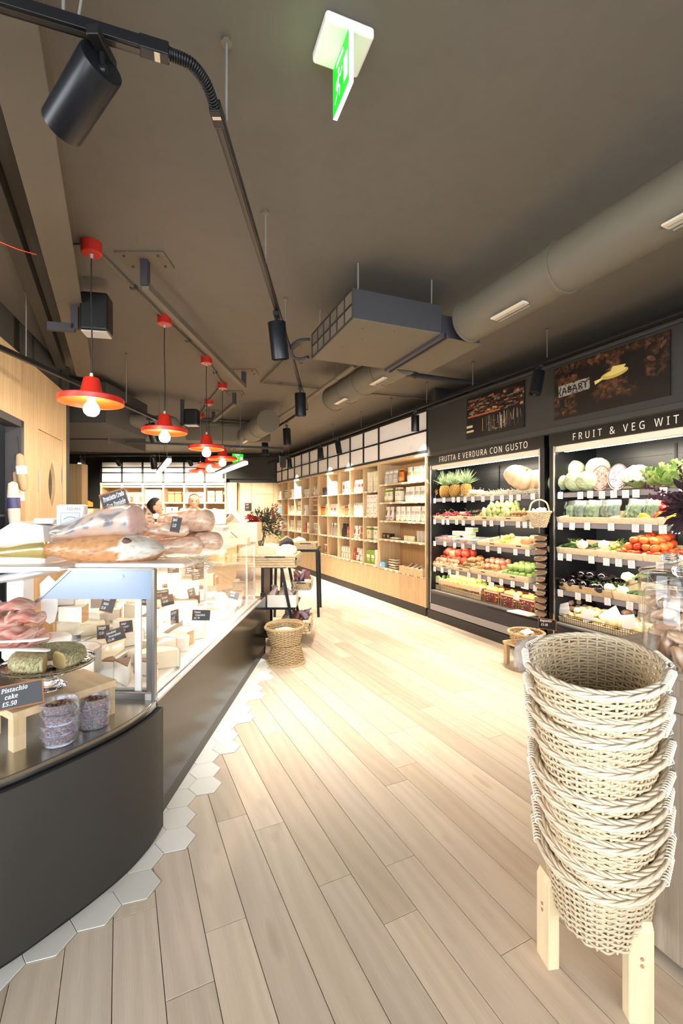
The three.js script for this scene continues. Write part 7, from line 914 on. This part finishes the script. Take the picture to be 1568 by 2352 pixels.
const SIZE = { box: [.125, .2, .08], slim: [.056, .17, .055], small: [.106, .077, .085], bag: [.115, .2, .08], carton: [.075, .2, .075], jar: [.08, .1, .08], bottle: [.07, .22, .07], can: [.077, .071, .078], flat: [.19, .036, .12], bread: [.21, .095, .12] };
const KIND = { box: ['product_box', 'box'], slim: ['slim_carton', 'carton'], small: ['small_box', 'box'], bag: ['product_bag', 'bag'], carton: ['drink_carton', 'carton'], jar: ['food_jar', 'jar'], bottle: ['bottle', 'bottle'], can: ['food_can', 'can'], flat: ['flat_packet', 'packet'], bread: ['wrapped_loaf', 'loaf'] };
const TONE = ['white', 'white and red', 'cream', 'pale grey', 'red', 'orange', 'green', 'black', 'brown', 'purple', 'pale blue', 'pale green', 'cream and orange', 'beige', 'grey', 'pink'];
const lids = [MT.lightGrey, mat(0xc9a04a, .4, { metalness: .5 }), MT.white, MT.black];
function product(kind, d, pos, turn, label, group) {
  const g = pack(kind, d), [name, cat] = KIND[kind], m = kind === 'bag' || kind === 'flat' ? packGloss : packM;
  if (g.length === 1) { const o = single(name, g[0][1], m, label, cat, group); o.position.copy(pos); o.rotation.y = turn; return o; }
  const t = thing(name, label, cat, pos, turn, group); part(t, g[0][0], g[0][1], m); part(t, g[1][0], g[1][1], lids[d % 4]); return t;
}
const colName = ['first', 'second', 'third', 'fourth', 'fifth', 'sixth', 'seventh', 'eighth', 'ninth', 'tenth', 'eleventh'], rowName = ['lowest', 'second lowest', 'second highest', 'top'];
function fill(s1, s0, y, kind, d, stack, rows, label, group, n = -.1, gapx = 1, from = 0, to = 1) {
  const sc = s1 - s0 < .7 ? 1.2 : 1.15, [w, h, dp] = SIZE[kind].map((v) => v * sc), a = s1 - .02 - (s1 - s0 - .04) * from, b = s1 - .02 - (s1 - s0 - .04) * to; let s = a - w / 2;
  while (s - w / 2 >= b - .003) { for (let r = 0; r < rows; r++) for (let k = 0; k < stack; k++) product(kind, d, W(s + rr(-.004, .004), y + .0005 + k * h, n - r * (dp + .01) + rr(-.008, .008)), RW + rr(-.08, .08), label, group).scale.setScalar(sc); s -= w * gapx + .004; }
}
// per column (from the wide shelving outwards), rows from lowest to top: [kind, design, stack, x0, x1] ...
const PLAN = [
  [[['box', 6, 1, 0, .55], ['can', 1, 2, .58, 1]], [['box', 11, 1, 0, .5], ['box', 2, 1, .5, 1]], [['small', 0, 4, 0, .75], ['small', 11, 3, .78, 1]], [['can', 11, 4, .05, .42], ['can', 11, 4, .5, .95]]],
  [[['slim', 4, 1, 0, .14], ['bag', 3, 1, .25, .5], ['jar', 0, 1, .5, 1]], [['bag', 1, 1, 0, .5], ['jar', 8, 1, .55, 1]], [['carton', 0, 1, 0, 1]], [['bag', 15, 1, 0, 1]]],
  [[['jar', 12, 1, 0, .6], ['jar', 0, 1, .6, 1]], [['bottle', 7, 1, 0, .5], ['slim', 4, 1, .5, 1]], [['slim', 14, 1, 0, .3], ['slim', 5, 1, .3, .6], ['jar', 12, 1, .6, 1]], [['box', 1, 1, .2, .6], ['box', 0, 1, .65, 1]]],
  [[['bottle', 9, 1, .7, .95]], [['bottle', 14, 1, 0, 1]], [['box', 15, 1, .1, .6], ['box', 0, 1, .6, 1]], [['small', 2, 2, .1, .6], ['box', 12, 1, .6, 1]]],
  [[['box', 8, 1, .5, 1]], [['bag', 7, 1, .75, 1]], [['slim', 5, 1, .05, .6], ['box', 13, 1, .6, 1]], [['can', 7, 1, .3, 1], ['small', 0, 1, .6, 1]]],
  [[['slim', 0, 1, .3, 1]], [['jar', 14, 1, .3, 1]], [['jar', 8, 3, .2, 1]], [['bag', 0, 1, 0, .4], ['bottle', 13, 1, .5, 1]]],
  [[['small', 5, 1, 0, .3], ['small', 10, 1, .7, 1]], [['bag', 4, 1, .05, .3], ['box', 0, 1, .6, 1]], [['box', 0, 1, 0, .6], ['bag', 1, 1, .5, 1]], [['small', 0, 1, .2, 1]]],
  [[['small', 2, 1, .2, .8]], [['small', 0, 2, .2, 1]], [['jar', 12, 2, .2, 1]], [['small', 10, 2, .1, .9]]],
  [[['jar', 13, 1, .1, .8]], [['small', 1, 2, .2, 1]], [['box', 0, 1, .2, 1]], [['box', 1, 1, 0, .2]]],
  [[['jar', 2, 1, .1, .8]], [['slim', 15, 1, .1, 1]], [['can', 5, 2, .1, 1]], [['box', 2, 1, .2, 1]]],
  [[['jar', 6, 1, .1, .8]], [['bottle', 15, 1, .1, .6]], [['bottle', 10, 1, .1, 1]], [['bag', 0, 1, 0, .5]]],
];
PLAN.forEach((col, ci) => col.forEach((cell, rw) => cell.forEach(([k, d, st, a, b], q) => { const nm = `${TONE[d]} ${KIND[k][0].replace('_', ' ')} in the ${rowName[rw]} cubby of the ${colName[ci]} column from the wide shelving`; const st2 = k === 'jar' || k === 'can' || k === 'small' ? Math.min(4, st + 1) : st; a = Math.max(0, a - .12); b = Math.min(1, b + .1); if (q && cell[q - 1]) a = Math.max(a, cell[q - 1][4]); if (cell[q + 1]) b = Math.min(b, cell[q + 1][3] + .02); fill(CUB[ci + 1], CUB[ci], ROW[rw], k, d, st2, 1, nm.replace(' from the wide shelving', ', counted from the cold cabinet').split(' ').length > 16 ? `${TONE[d]} ${KIND[k][1]}, ${rowName[rw]} cubby of the ${colName[ci]} column from the cold cabinets` : nm, `${TONE[d]} ${KIND[k][1]}s in ${rowName[rw]} cubby, ${colName[ci]} column`, -.1, 1, a, b); })));
{ // wide bays
  const S1 = 2.957, S0 = 1.61, wb = ['bottom', 'second', 'middle', 'fourth', 'top'];
  const f = (r, k, d, st, a, b, n = -.1, rows = 1) => fill(S1, S0, WROW[r], k, d, st, rows, `${TONE[d]} ${KIND[k][0].replace('_', ' ')} in the ${wb[r]} bay of the wide oak shelving`, `${TONE[d]} ${KIND[k][1]}s in the ${wb[r]} wide bay`, n, 1, a, b);
  f(4, 'bag', 14, 1, .03, .36); f(4, 'bag', 5, 1, .37, .55); f(4, 'bag', 12, 1, .56, .99); f(3, 'bag', 11, 1, .02, .3); f(3, 'carton', 2, 1, .3, .5); f(3, 'bag', 0, 1, .5, .99); f(2, 'bag', 13, 1, .05, .3); f(2, 'bag', 0, 1, .3, .99); f(2, 'bag', 14, 1, .1, .95, -.22); f(1, 'small', 7, 1, .0, .2); f(1, 'flat', 0, 1, .2, .5); f(1, 'can', 11, 1, .5, .75); f(1, 'can', 14, 2, .76, .99); f(0, 'flat', 2, 4, .16, .45); f(0, 'small', 10, 1, .0, .14, -.04); f(0, 'flat', 8, 2, .5, .8, -.14);
  const bt = thing('bread_crate', 'low oak crate of bagged pasta in the bottom wide bay', 'crate', W(2.25, WROW[0], .03), RW); part(bt, 'front_board', bx(.62, .1, .012, .31, .05, 0, .001), MT.oak); part(bt, 'end_board', bx(.012, .1, .22, .006, .05, -.11), MT.oak); part(bt, 'end_board', bx(.012, .1, .22, .614, .05, -.11), MT.oak); part(bt, 'base_board', bx(.6, .008, .22, .31, .006, -.11), MT.oak);
  [[2.15, 8], [2.02, 14], [1.9, 13], [1.78, 2]].forEach(([s, d], k) => { const o = product('flat', d, W(s, WROW[0] + .07, -.07), RW + 1.2, `bag of dry pasta in the low oak crate, ${['first', 'second', 'third', 'fourth'][k]} from the left`, 'pasta bags in the low crate'); o.rotation.set(0, RW + 1.3, .5); });
}
// ---------- far wall shelving
{
  const z = -13.1, x0 = -6.92, x1 = -3.34, n = 6, w = (x1 - x0) / n, t = thing('far_shelving', 'oak shelving with white goods along the far wall', 'shelving', [x0, 0, z]);
  const yr = [.35, .85, 1.3, 1.735, 2.2]; for (let i = 0; i <= n; i++) part(t, 'divider', bx(.05, 2.1, .4, w * i, 1.2, -.2, .002), MT.oak); for (let i = 0; i < n; i++) for (const y of yr) part(t, 'shelf', bx(w - .05, .045, .4, w * (i + .5), y - .022, -.2, .002), MT.oak); part(t, 'back_panel', bx(x1 - x0, 2.2, .02, (x1 - x0) / 2, 1.15, -.41), MT.oakIn); part(t, 'top_panel', bx(x1 - x0 + .05, .07, .42, (x1 - x0) / 2, 2.255, -.2), MT.oak); part(t, 'base', bx(x1 - x0, .3, .38, (x1 - x0) / 2, .15, -.21), MT.oak);
  const nm = ['leftmost', 'second', 'third', 'fourth', 'fifth', 'rightmost'], big = (kind, d, col, row, a, b, st, s) => { const [bw] = SIZE[kind]; let x = x0 + w * col + .04 + (w - .08) * a + bw * s / 2; while (x + bw * s / 2 <= x0 + w * col + .04 + (w - .08) * b + .01) { const o = product(kind, d, V(x, yr[row] + .001, z - .1), rr(-.05, .05), `${TONE[d]} ${KIND[kind][1]} in the ${['bottom', 'low', 'middle', 'upper'][row]} row, ${nm[col]} bay of the far wall`, `${TONE[d]} ${KIND[kind][1]}s in far bay ${nm[col]}`); o.scale.setScalar(s); x += bw * s + .01; } };
  big('bag', 0, 0, 3, 0, 1, 1, 1.3); big('bag', 1, 1, 3, 0, .5, 1, 1.4); big('bag', 2, 1, 3, .5, 1, 1, 1.4); big('box', 0, 2, 3, 0, 1, 1, 1.8); big('box', 5, 3, 3, .15, .95, 1, 1.5); big('box', 0, 4, 3, 0, .35, 1, 1.4); big('box', 9, 4, 3, .35, .65, 1, 1.4); big('box', 15, 4, 3, .65, 1, 1, 1.4); big('box', 12, 5, 3, .05, .5, 1, 1.6); big('box', 11, 5, 3, .5, 1, 1, 1.6);
  big('box', 10, 0, 2, 0, 1, 1, 1.6); big('box', 0, 1, 2, 0, 1, 1, 1.5); big('box', 0, 2, 2, 0, 1, 1, 1.5); big('bag', 0, 3, 2, 0, 1, 1, 1.5); big('jar', 0, 4, 2, 0, 1, 1, 2); big('jar', 0, 5, 2, 0, 1, 1, 2); for (let c = 0; c < 6; c++) big('box', [0, 2, 1, 13, 0, 2][c], c, 1, 0, 1, 1, 1.5);
  const pf = thing('panel_frame', 'black frame of white panels above the far wall shelving', 'panel frame', [x0, 0, z - .02]), g = [], W2 = x1 - x0; for (let i = 0; i <= n; i++) g.push(bx(.05, .62, .05, w * i, 2.6, 0)); for (const y of [2.3, 2.58, 2.73, 2.9]) g.push(bx(W2, .035, .05, W2 / 2, y, 0)); part(pf, 'frame', g, MT.blackMetal); for (let i = 0; i < n; i++) for (const [a, b] of [[2.32, 2.565], [2.6, 2.715], [2.75, 2.88]]) part(pf, 'panel', bx(w - .05, b - a, .01, w * (i + .5), (a + b) / 2, 0), MT.white);
  const od = thing('display_shelf', 'orange-topped display shelf at far left by the dark wall', 'display', [-7.35, 0, -13.0]); part(od, 'body', bx(.5, 1.55, .35, 0, .775, -.2, .004), MT.oak); part(od, 'header', extr([[-.25, 0], [.25, 0], [.25, .12], [.1, .18], [-.1, .18], [-.25, .12]], .02).translate(0, 1.6, 0), mat(0xd98a2e, .5)); part(od, 'carton', bx(.44, .3, .2, 0, 1.3, .05, .004), MT.paper);
  const em = thing('emergency_light', 'small white emergency lamp fixed on the dark far wall', 'lamp', at(164, 1092, 12.2)); part(em, 'body', bx(.22, .14, .08, 0, 0, 0, .01), MT.white); part(em, 'head', cyl(.05, .05, .07, -.06, -.09, .02, 14), MT.white); part(em, 'head', cyl(.05, .05, .07, .06, -.09, .02, 14), MT.white);
}
// ---------- salamis hanging by the framed opening
{
  const net = speck(128, [206, 194, 176], 70, 22, .1, 5), sm = [mat(0xffffff, .8, { map: net }), mat(0xd8c2a8, .8, { map: net })];
  const sal = (l, px, py0, py1, d, r, band, a) => { const p = at(px, (py0 + py1) / 2, d), L = (py1 - py0) / FOC * d, t = thing('salami', l, 'salami', p, 0, 'salamis hanging by the timber wall'); part(t, 'sausage', sweep([[-L / 2, 0, 0, .006, .006], [-L / 2 + .015, 0, 0, r * .8, r * .8], [-L * .2, 0, 0, r, r], [L * .2, 0, 0, r, r], [L / 2 - .015, 0, 0, r * .75, r * .75], [L / 2, 0, 0, .006, .006]], 16, .8, null, 40).rotateZ(Math.PI / 2), sm[band % 2]); part(t, 'label_band', toCreasedNormals(lathe([[r * 1.08, -L * .06], [r * 1.08, L * .16]], 18), 1), band ? mat(0xe9e4dc, .5) : mat(0x3a3c66, .5)); part(t, 'string', bar(V(0, L / 2, 0), V(-.02, L / 2 + .14, -.03), .003, 5), MT.cord); t.rotation.z = a; };
  sal('salami with a white band hanging highest by the timber wall', 50, 1040, 1128, 3.55, .034, 1, .12); sal('long pale salami with a blue band hanging lowest', 32, 1105, 1215, 3.45, .04, 0, .05); sal('brownish salami hanging behind the banded ones', 43, 1080, 1205, 3.62, .036, 1, .08);
  const q = V(-2.62, 0, -3.75); [['dark cured sausage on the upper cupboard shelf', 1.24], ['dark cured sausage on the lower cupboard shelf', 1.02]].forEach(([l, y], i) => { const t = thing('cured_sausage', l, 'sausage', [-2.72, y + .04, -3.45], 1.3); part(t, 'sausage', sweep([[-.14, 0, 0, .005, .005], [-.12, 0, 0, .03, .03], [0, 0, 0, .036, .036], [.12, 0, 0, .03, .03], [.14, 0, 0, .005, .005]], 14, 1.5, null, 40), mat(0x5a2f2a, .5)); });
}
// ---------- two people behind the counter
{
  const field = (bones, C0, half, res, k) => { const mc = new MarchingCubes(res, new THREE.MeshBasicMaterial(), false, false, 200000); mc.isolation = 0; const f = mc.field; const cap = (p, b) => { const [a, c, r0, r1] = b, ab = c.clone().sub(a), t = Math.max(0, Math.min(1, p.clone().sub(a).dot(ab) / Math.max(1e-9, ab.lengthSq()))); return p.distanceTo(a.clone().addScaledVector(ab, t)) - (r0 + (r1 - r0) * t); };
    const bb = bones.map(([a, c, r0, r1]) => { const ab = [c.x - a.x, c.y - a.y, c.z - a.z]; return [a.x, a.y, a.z, ...ab, Math.max(1e-9, ab[0] ** 2 + ab[1] ** 2 + ab[2] ** 2), r0, r1 - r0]; });
    for (let z = 0; z < res; z++) for (let y = 0; y < res; y++) for (let x = 0; x < res; x++) { const px = C0.x + (x / (res / 2) - 1) * half, py = C0.y + (y / (res / 2) - 1) * half, pz = C0.z + (z / (res / 2) - 1) * half; let e = 0; for (const q of bb) { const dx = px - q[0], dy = py - q[1], dz = pz - q[2]; let t = (dx * q[3] + dy * q[4] + dz * q[5]) / q[6]; t = t < 0 ? 0 : t > 1 ? 1 : t; const d = Math.hypot(dx - q[3] * t, dy - q[4] * t, dz - q[5] * t) - q[7] - q[8] * t; e += Math.exp(-d * k); } f[x + y * res + z * res * res] = Math.log(Math.max(1e-30, e)) / k; }
    mc.update(); const n = mc.count, g = new THREE.BufferGeometry(), pos = new Float32Array(n * 3), nor = new Float32Array(n * 3); for (let i = 0; i < n; i++) { for (let c = 0; c < 3; c++) { pos[3 * i + c] = mc.positionArray[3 * i + c] * half + [C0.x, C0.y, C0.z][c]; nor[3 * i + c] = mc.normalArray[3 * i + c]; } } g.setAttribute('position', new THREE.BufferAttribute(pos, 3)); g.setAttribute('normal', new THREE.BufferAttribute(nor, 3)); const m = mergeVertices(g.deleteAttribute('normal'), 1e-4); m.computeVertexNormals(); return m.toNonIndexed(); };
  const person = (label, root, bend, topCol, stripe, hairCol, longHair, hi) => {
    const t = thing('person', label, 'person', root, bend.turn); const hip = V(0, .95, 0), ch = V(bend.x * .62, .95 + .42 * bend.c, 0), nk = V(bend.x, .95 + .58 * bend.c, 0), hd = V(bend.x + bend.hx, nk.y + bend.hy, 0), S = (s) => V(ch.x + .05, ch.y + .1, s * .19), E = (s) => V(ch.x + .16, ch.y - .2, s * .25), Hn = (s) => V(ch.x + .38, ch.y - .28, s * .14);
    const b = [[hip, ch, .15, .165], [ch, nk, .15, .06], [nk, hd, .055, .06]]; for (const s of [-1, 1]) b.push([V(ch.x, ch.y, s * .1), V(ch.x * .6, ch.y - .2, s * .09), .11, .1], [hip, V(0, .9, s * .09), .12, .11], [V(0, .9, s * .09), V(.02, .48, s * .1), .095, .06], [V(.02, .48, s * .1), V(-.02, .08, s * .11), .06, .042], [V(-.02, .05, s * .11), V(.15, .035, s * .12), .04, .03], [S(s), E(s), .06, .045], [E(s), Hn(s), .043, .03]);
    const g1 = field(b, V(.2, .85, 0), .98, 110, 45);
    const hb = [[hd, hd.clone().add(V(.01, .05, 0)), .085, .088], [hd.clone().add(V(.04, -.05, 0)), hd.clone().add(V(.06, -.075, 0)), .05, .03], [hd.clone().add(V(.088, .0, 0)), hd.clone().add(V(.104, -.03, 0)), .01, .014], [hd.clone().add(V(-.0, .0, .088)), hd.clone().add(V(0, -.03, .085)), .018, .012], [hd.clone().add(V(0, 0, -.088)), hd.clone().add(V(0, -.03, -.085)), .018, .012], [hd.clone().add(V(.085, -.06, -.016)), hd.clone().add(V(.085, -.06, .016)), .008, .008], [nk, hd, .055, .055]]; const g2 = field(hb, hd, .18, 64, 120); const gs = [g1, g2];
    for (const s of [-1, 1]) { const h0 = Hn(s), f = []; f.push([h0, h0.clone().add(V(.06, -.01, 0)), .03, .032]); for (let k = 0; k < 4; k++) { const z = (k - 1.5) * .019, L = [.06, .072, .068, .052][k], r0 = h0.clone().add(V(.075, -.01, z)), r1 = r0.clone().add(V(L * .5, -.012, 0)), r2 = r1.clone().add(V(L * .4, -.03, 0)); f.push([r0, r1, .0095, .009], [r1, r2, .009, .008]); } const t0 = h0.clone().add(V(.02, -.01, -s * .03)), t1 = t0.clone().add(V(.035, -.015, -s * .025)), t2 = t1.clone().add(V(.03, -.015, 0)); f.push([t0, t1, .012, .01], [t1, t2, .01, .009]); gs.push(field(f, h0.clone().add(V(.06, -.02, 0)), .12, 64, 260)); }
    const all = mergeGeometries(gs.map((g) => { for (const k of Object.keys(g.attributes)) if (k !== 'position' && k !== 'normal') g.deleteAttribute(k); return g; })), p = all.attributes.position, col = new Float32Array(p.count * 3); for (let i = 0; i < p.count; i++) { const v = V(p.getX(i), p.getY(i), p.getZ(i)); let c; const onHead = v.distanceTo(hd) < .14 && v.y > nk.y - .02, hand = Math.min(v.distanceTo(Hn(1)), v.distanceTo(Hn(-1))) < .17 && v.x > Hn(1).x - .02; if (onHead || hand) c = [.5, .32, .23]; else if (v.y < .07) c = [.03, .03, .03]; else if (v.y < .93) c = [.05, .055, .07]; else { const q = v.clone().sub(hip).dot(nk.clone().sub(hip).normalize()); c = stripe && (q % .05) < .014 && q > .12 ? stripe : topCol; } col.set(c, 3 * i); } all.setAttribute('color', new THREE.BufferAttribute(col, 3));
    part(t, 'body', all, vcol(.8)); for (const s of [-1, 1]) part(t, 'eye', new THREE.SphereGeometry(.011, 10, 8).translate(hd.x + .08, hd.y + .012, s * .032), mat(0x20160f, .3));
    const hb2 = [[hd.clone().add(V(-.015, .03, 0)), hd.clone().add(V(.0, .06, 0)), .092, .088], [hd.clone().add(V(-.03, -.02, 0)), hd.clone().add(V(-.03, .03, 0)), .082, .085]]; if (longHair) hb2.push([hd.clone().add(V(-.045, -.06, 0)), hd.clone().add(V(-.03, 0, 0)), .06, .075]); const hg = field(hb2, hd.clone().add(V(-.01, .02, 0)), .17, 56, 120); part(t, 'hair', hg, mat(hairCol, .7));
    return t;
  };
  person('person in a grey striped jumper bending forward behind the hams', [-3.05, 0, -6.75], { x: .14, c: .84, hx: .13, hy: .085, turn: .25 }, [.34, .33, .27], [.09, .085, .075], 0x17130f, false); person('person with grey hair and a white coat farther back behind the counter', [-2.63, 0, -8.1], { x: .05, c: .98, hx: .04, hy: .11, turn: -1.2 }, [.75, .74, .7], null, 0x453d33, true);
  const rb = single('red_bottle_wrap', lathe([[0, 0], [.05, 0], [.06, .02], [.045, .09], [.02, .15], [.012, .2], [0, .2]], 20), mat(0xb81c1c, .4), 'red wrapped bottle standing before the person in white', 'bottle'); rb.position.copy(at(441, 1180, 6.2)).setY(1.24);
  const ct = thing('rear_counter', 'white service counter behind the display case', 'counter', [-2.75, 0, -5.9]); part(ct, 'worktop', bx(1.5, .04, .5, 0, 1.22, 0, .005), MT.white); part(ct, 'body', bx(1.46, 1.2, .46, 0, .6, 0, .004), mat(0xd9d5cc, .6));
}
scene.traverse((o) => { if (o.isMesh) { o.castShadow = true; o.receiveShadow = true; } if (o.isLight && !o.isRectAreaLight) o.castShadow = true; });
renderer.render(scene, camera);
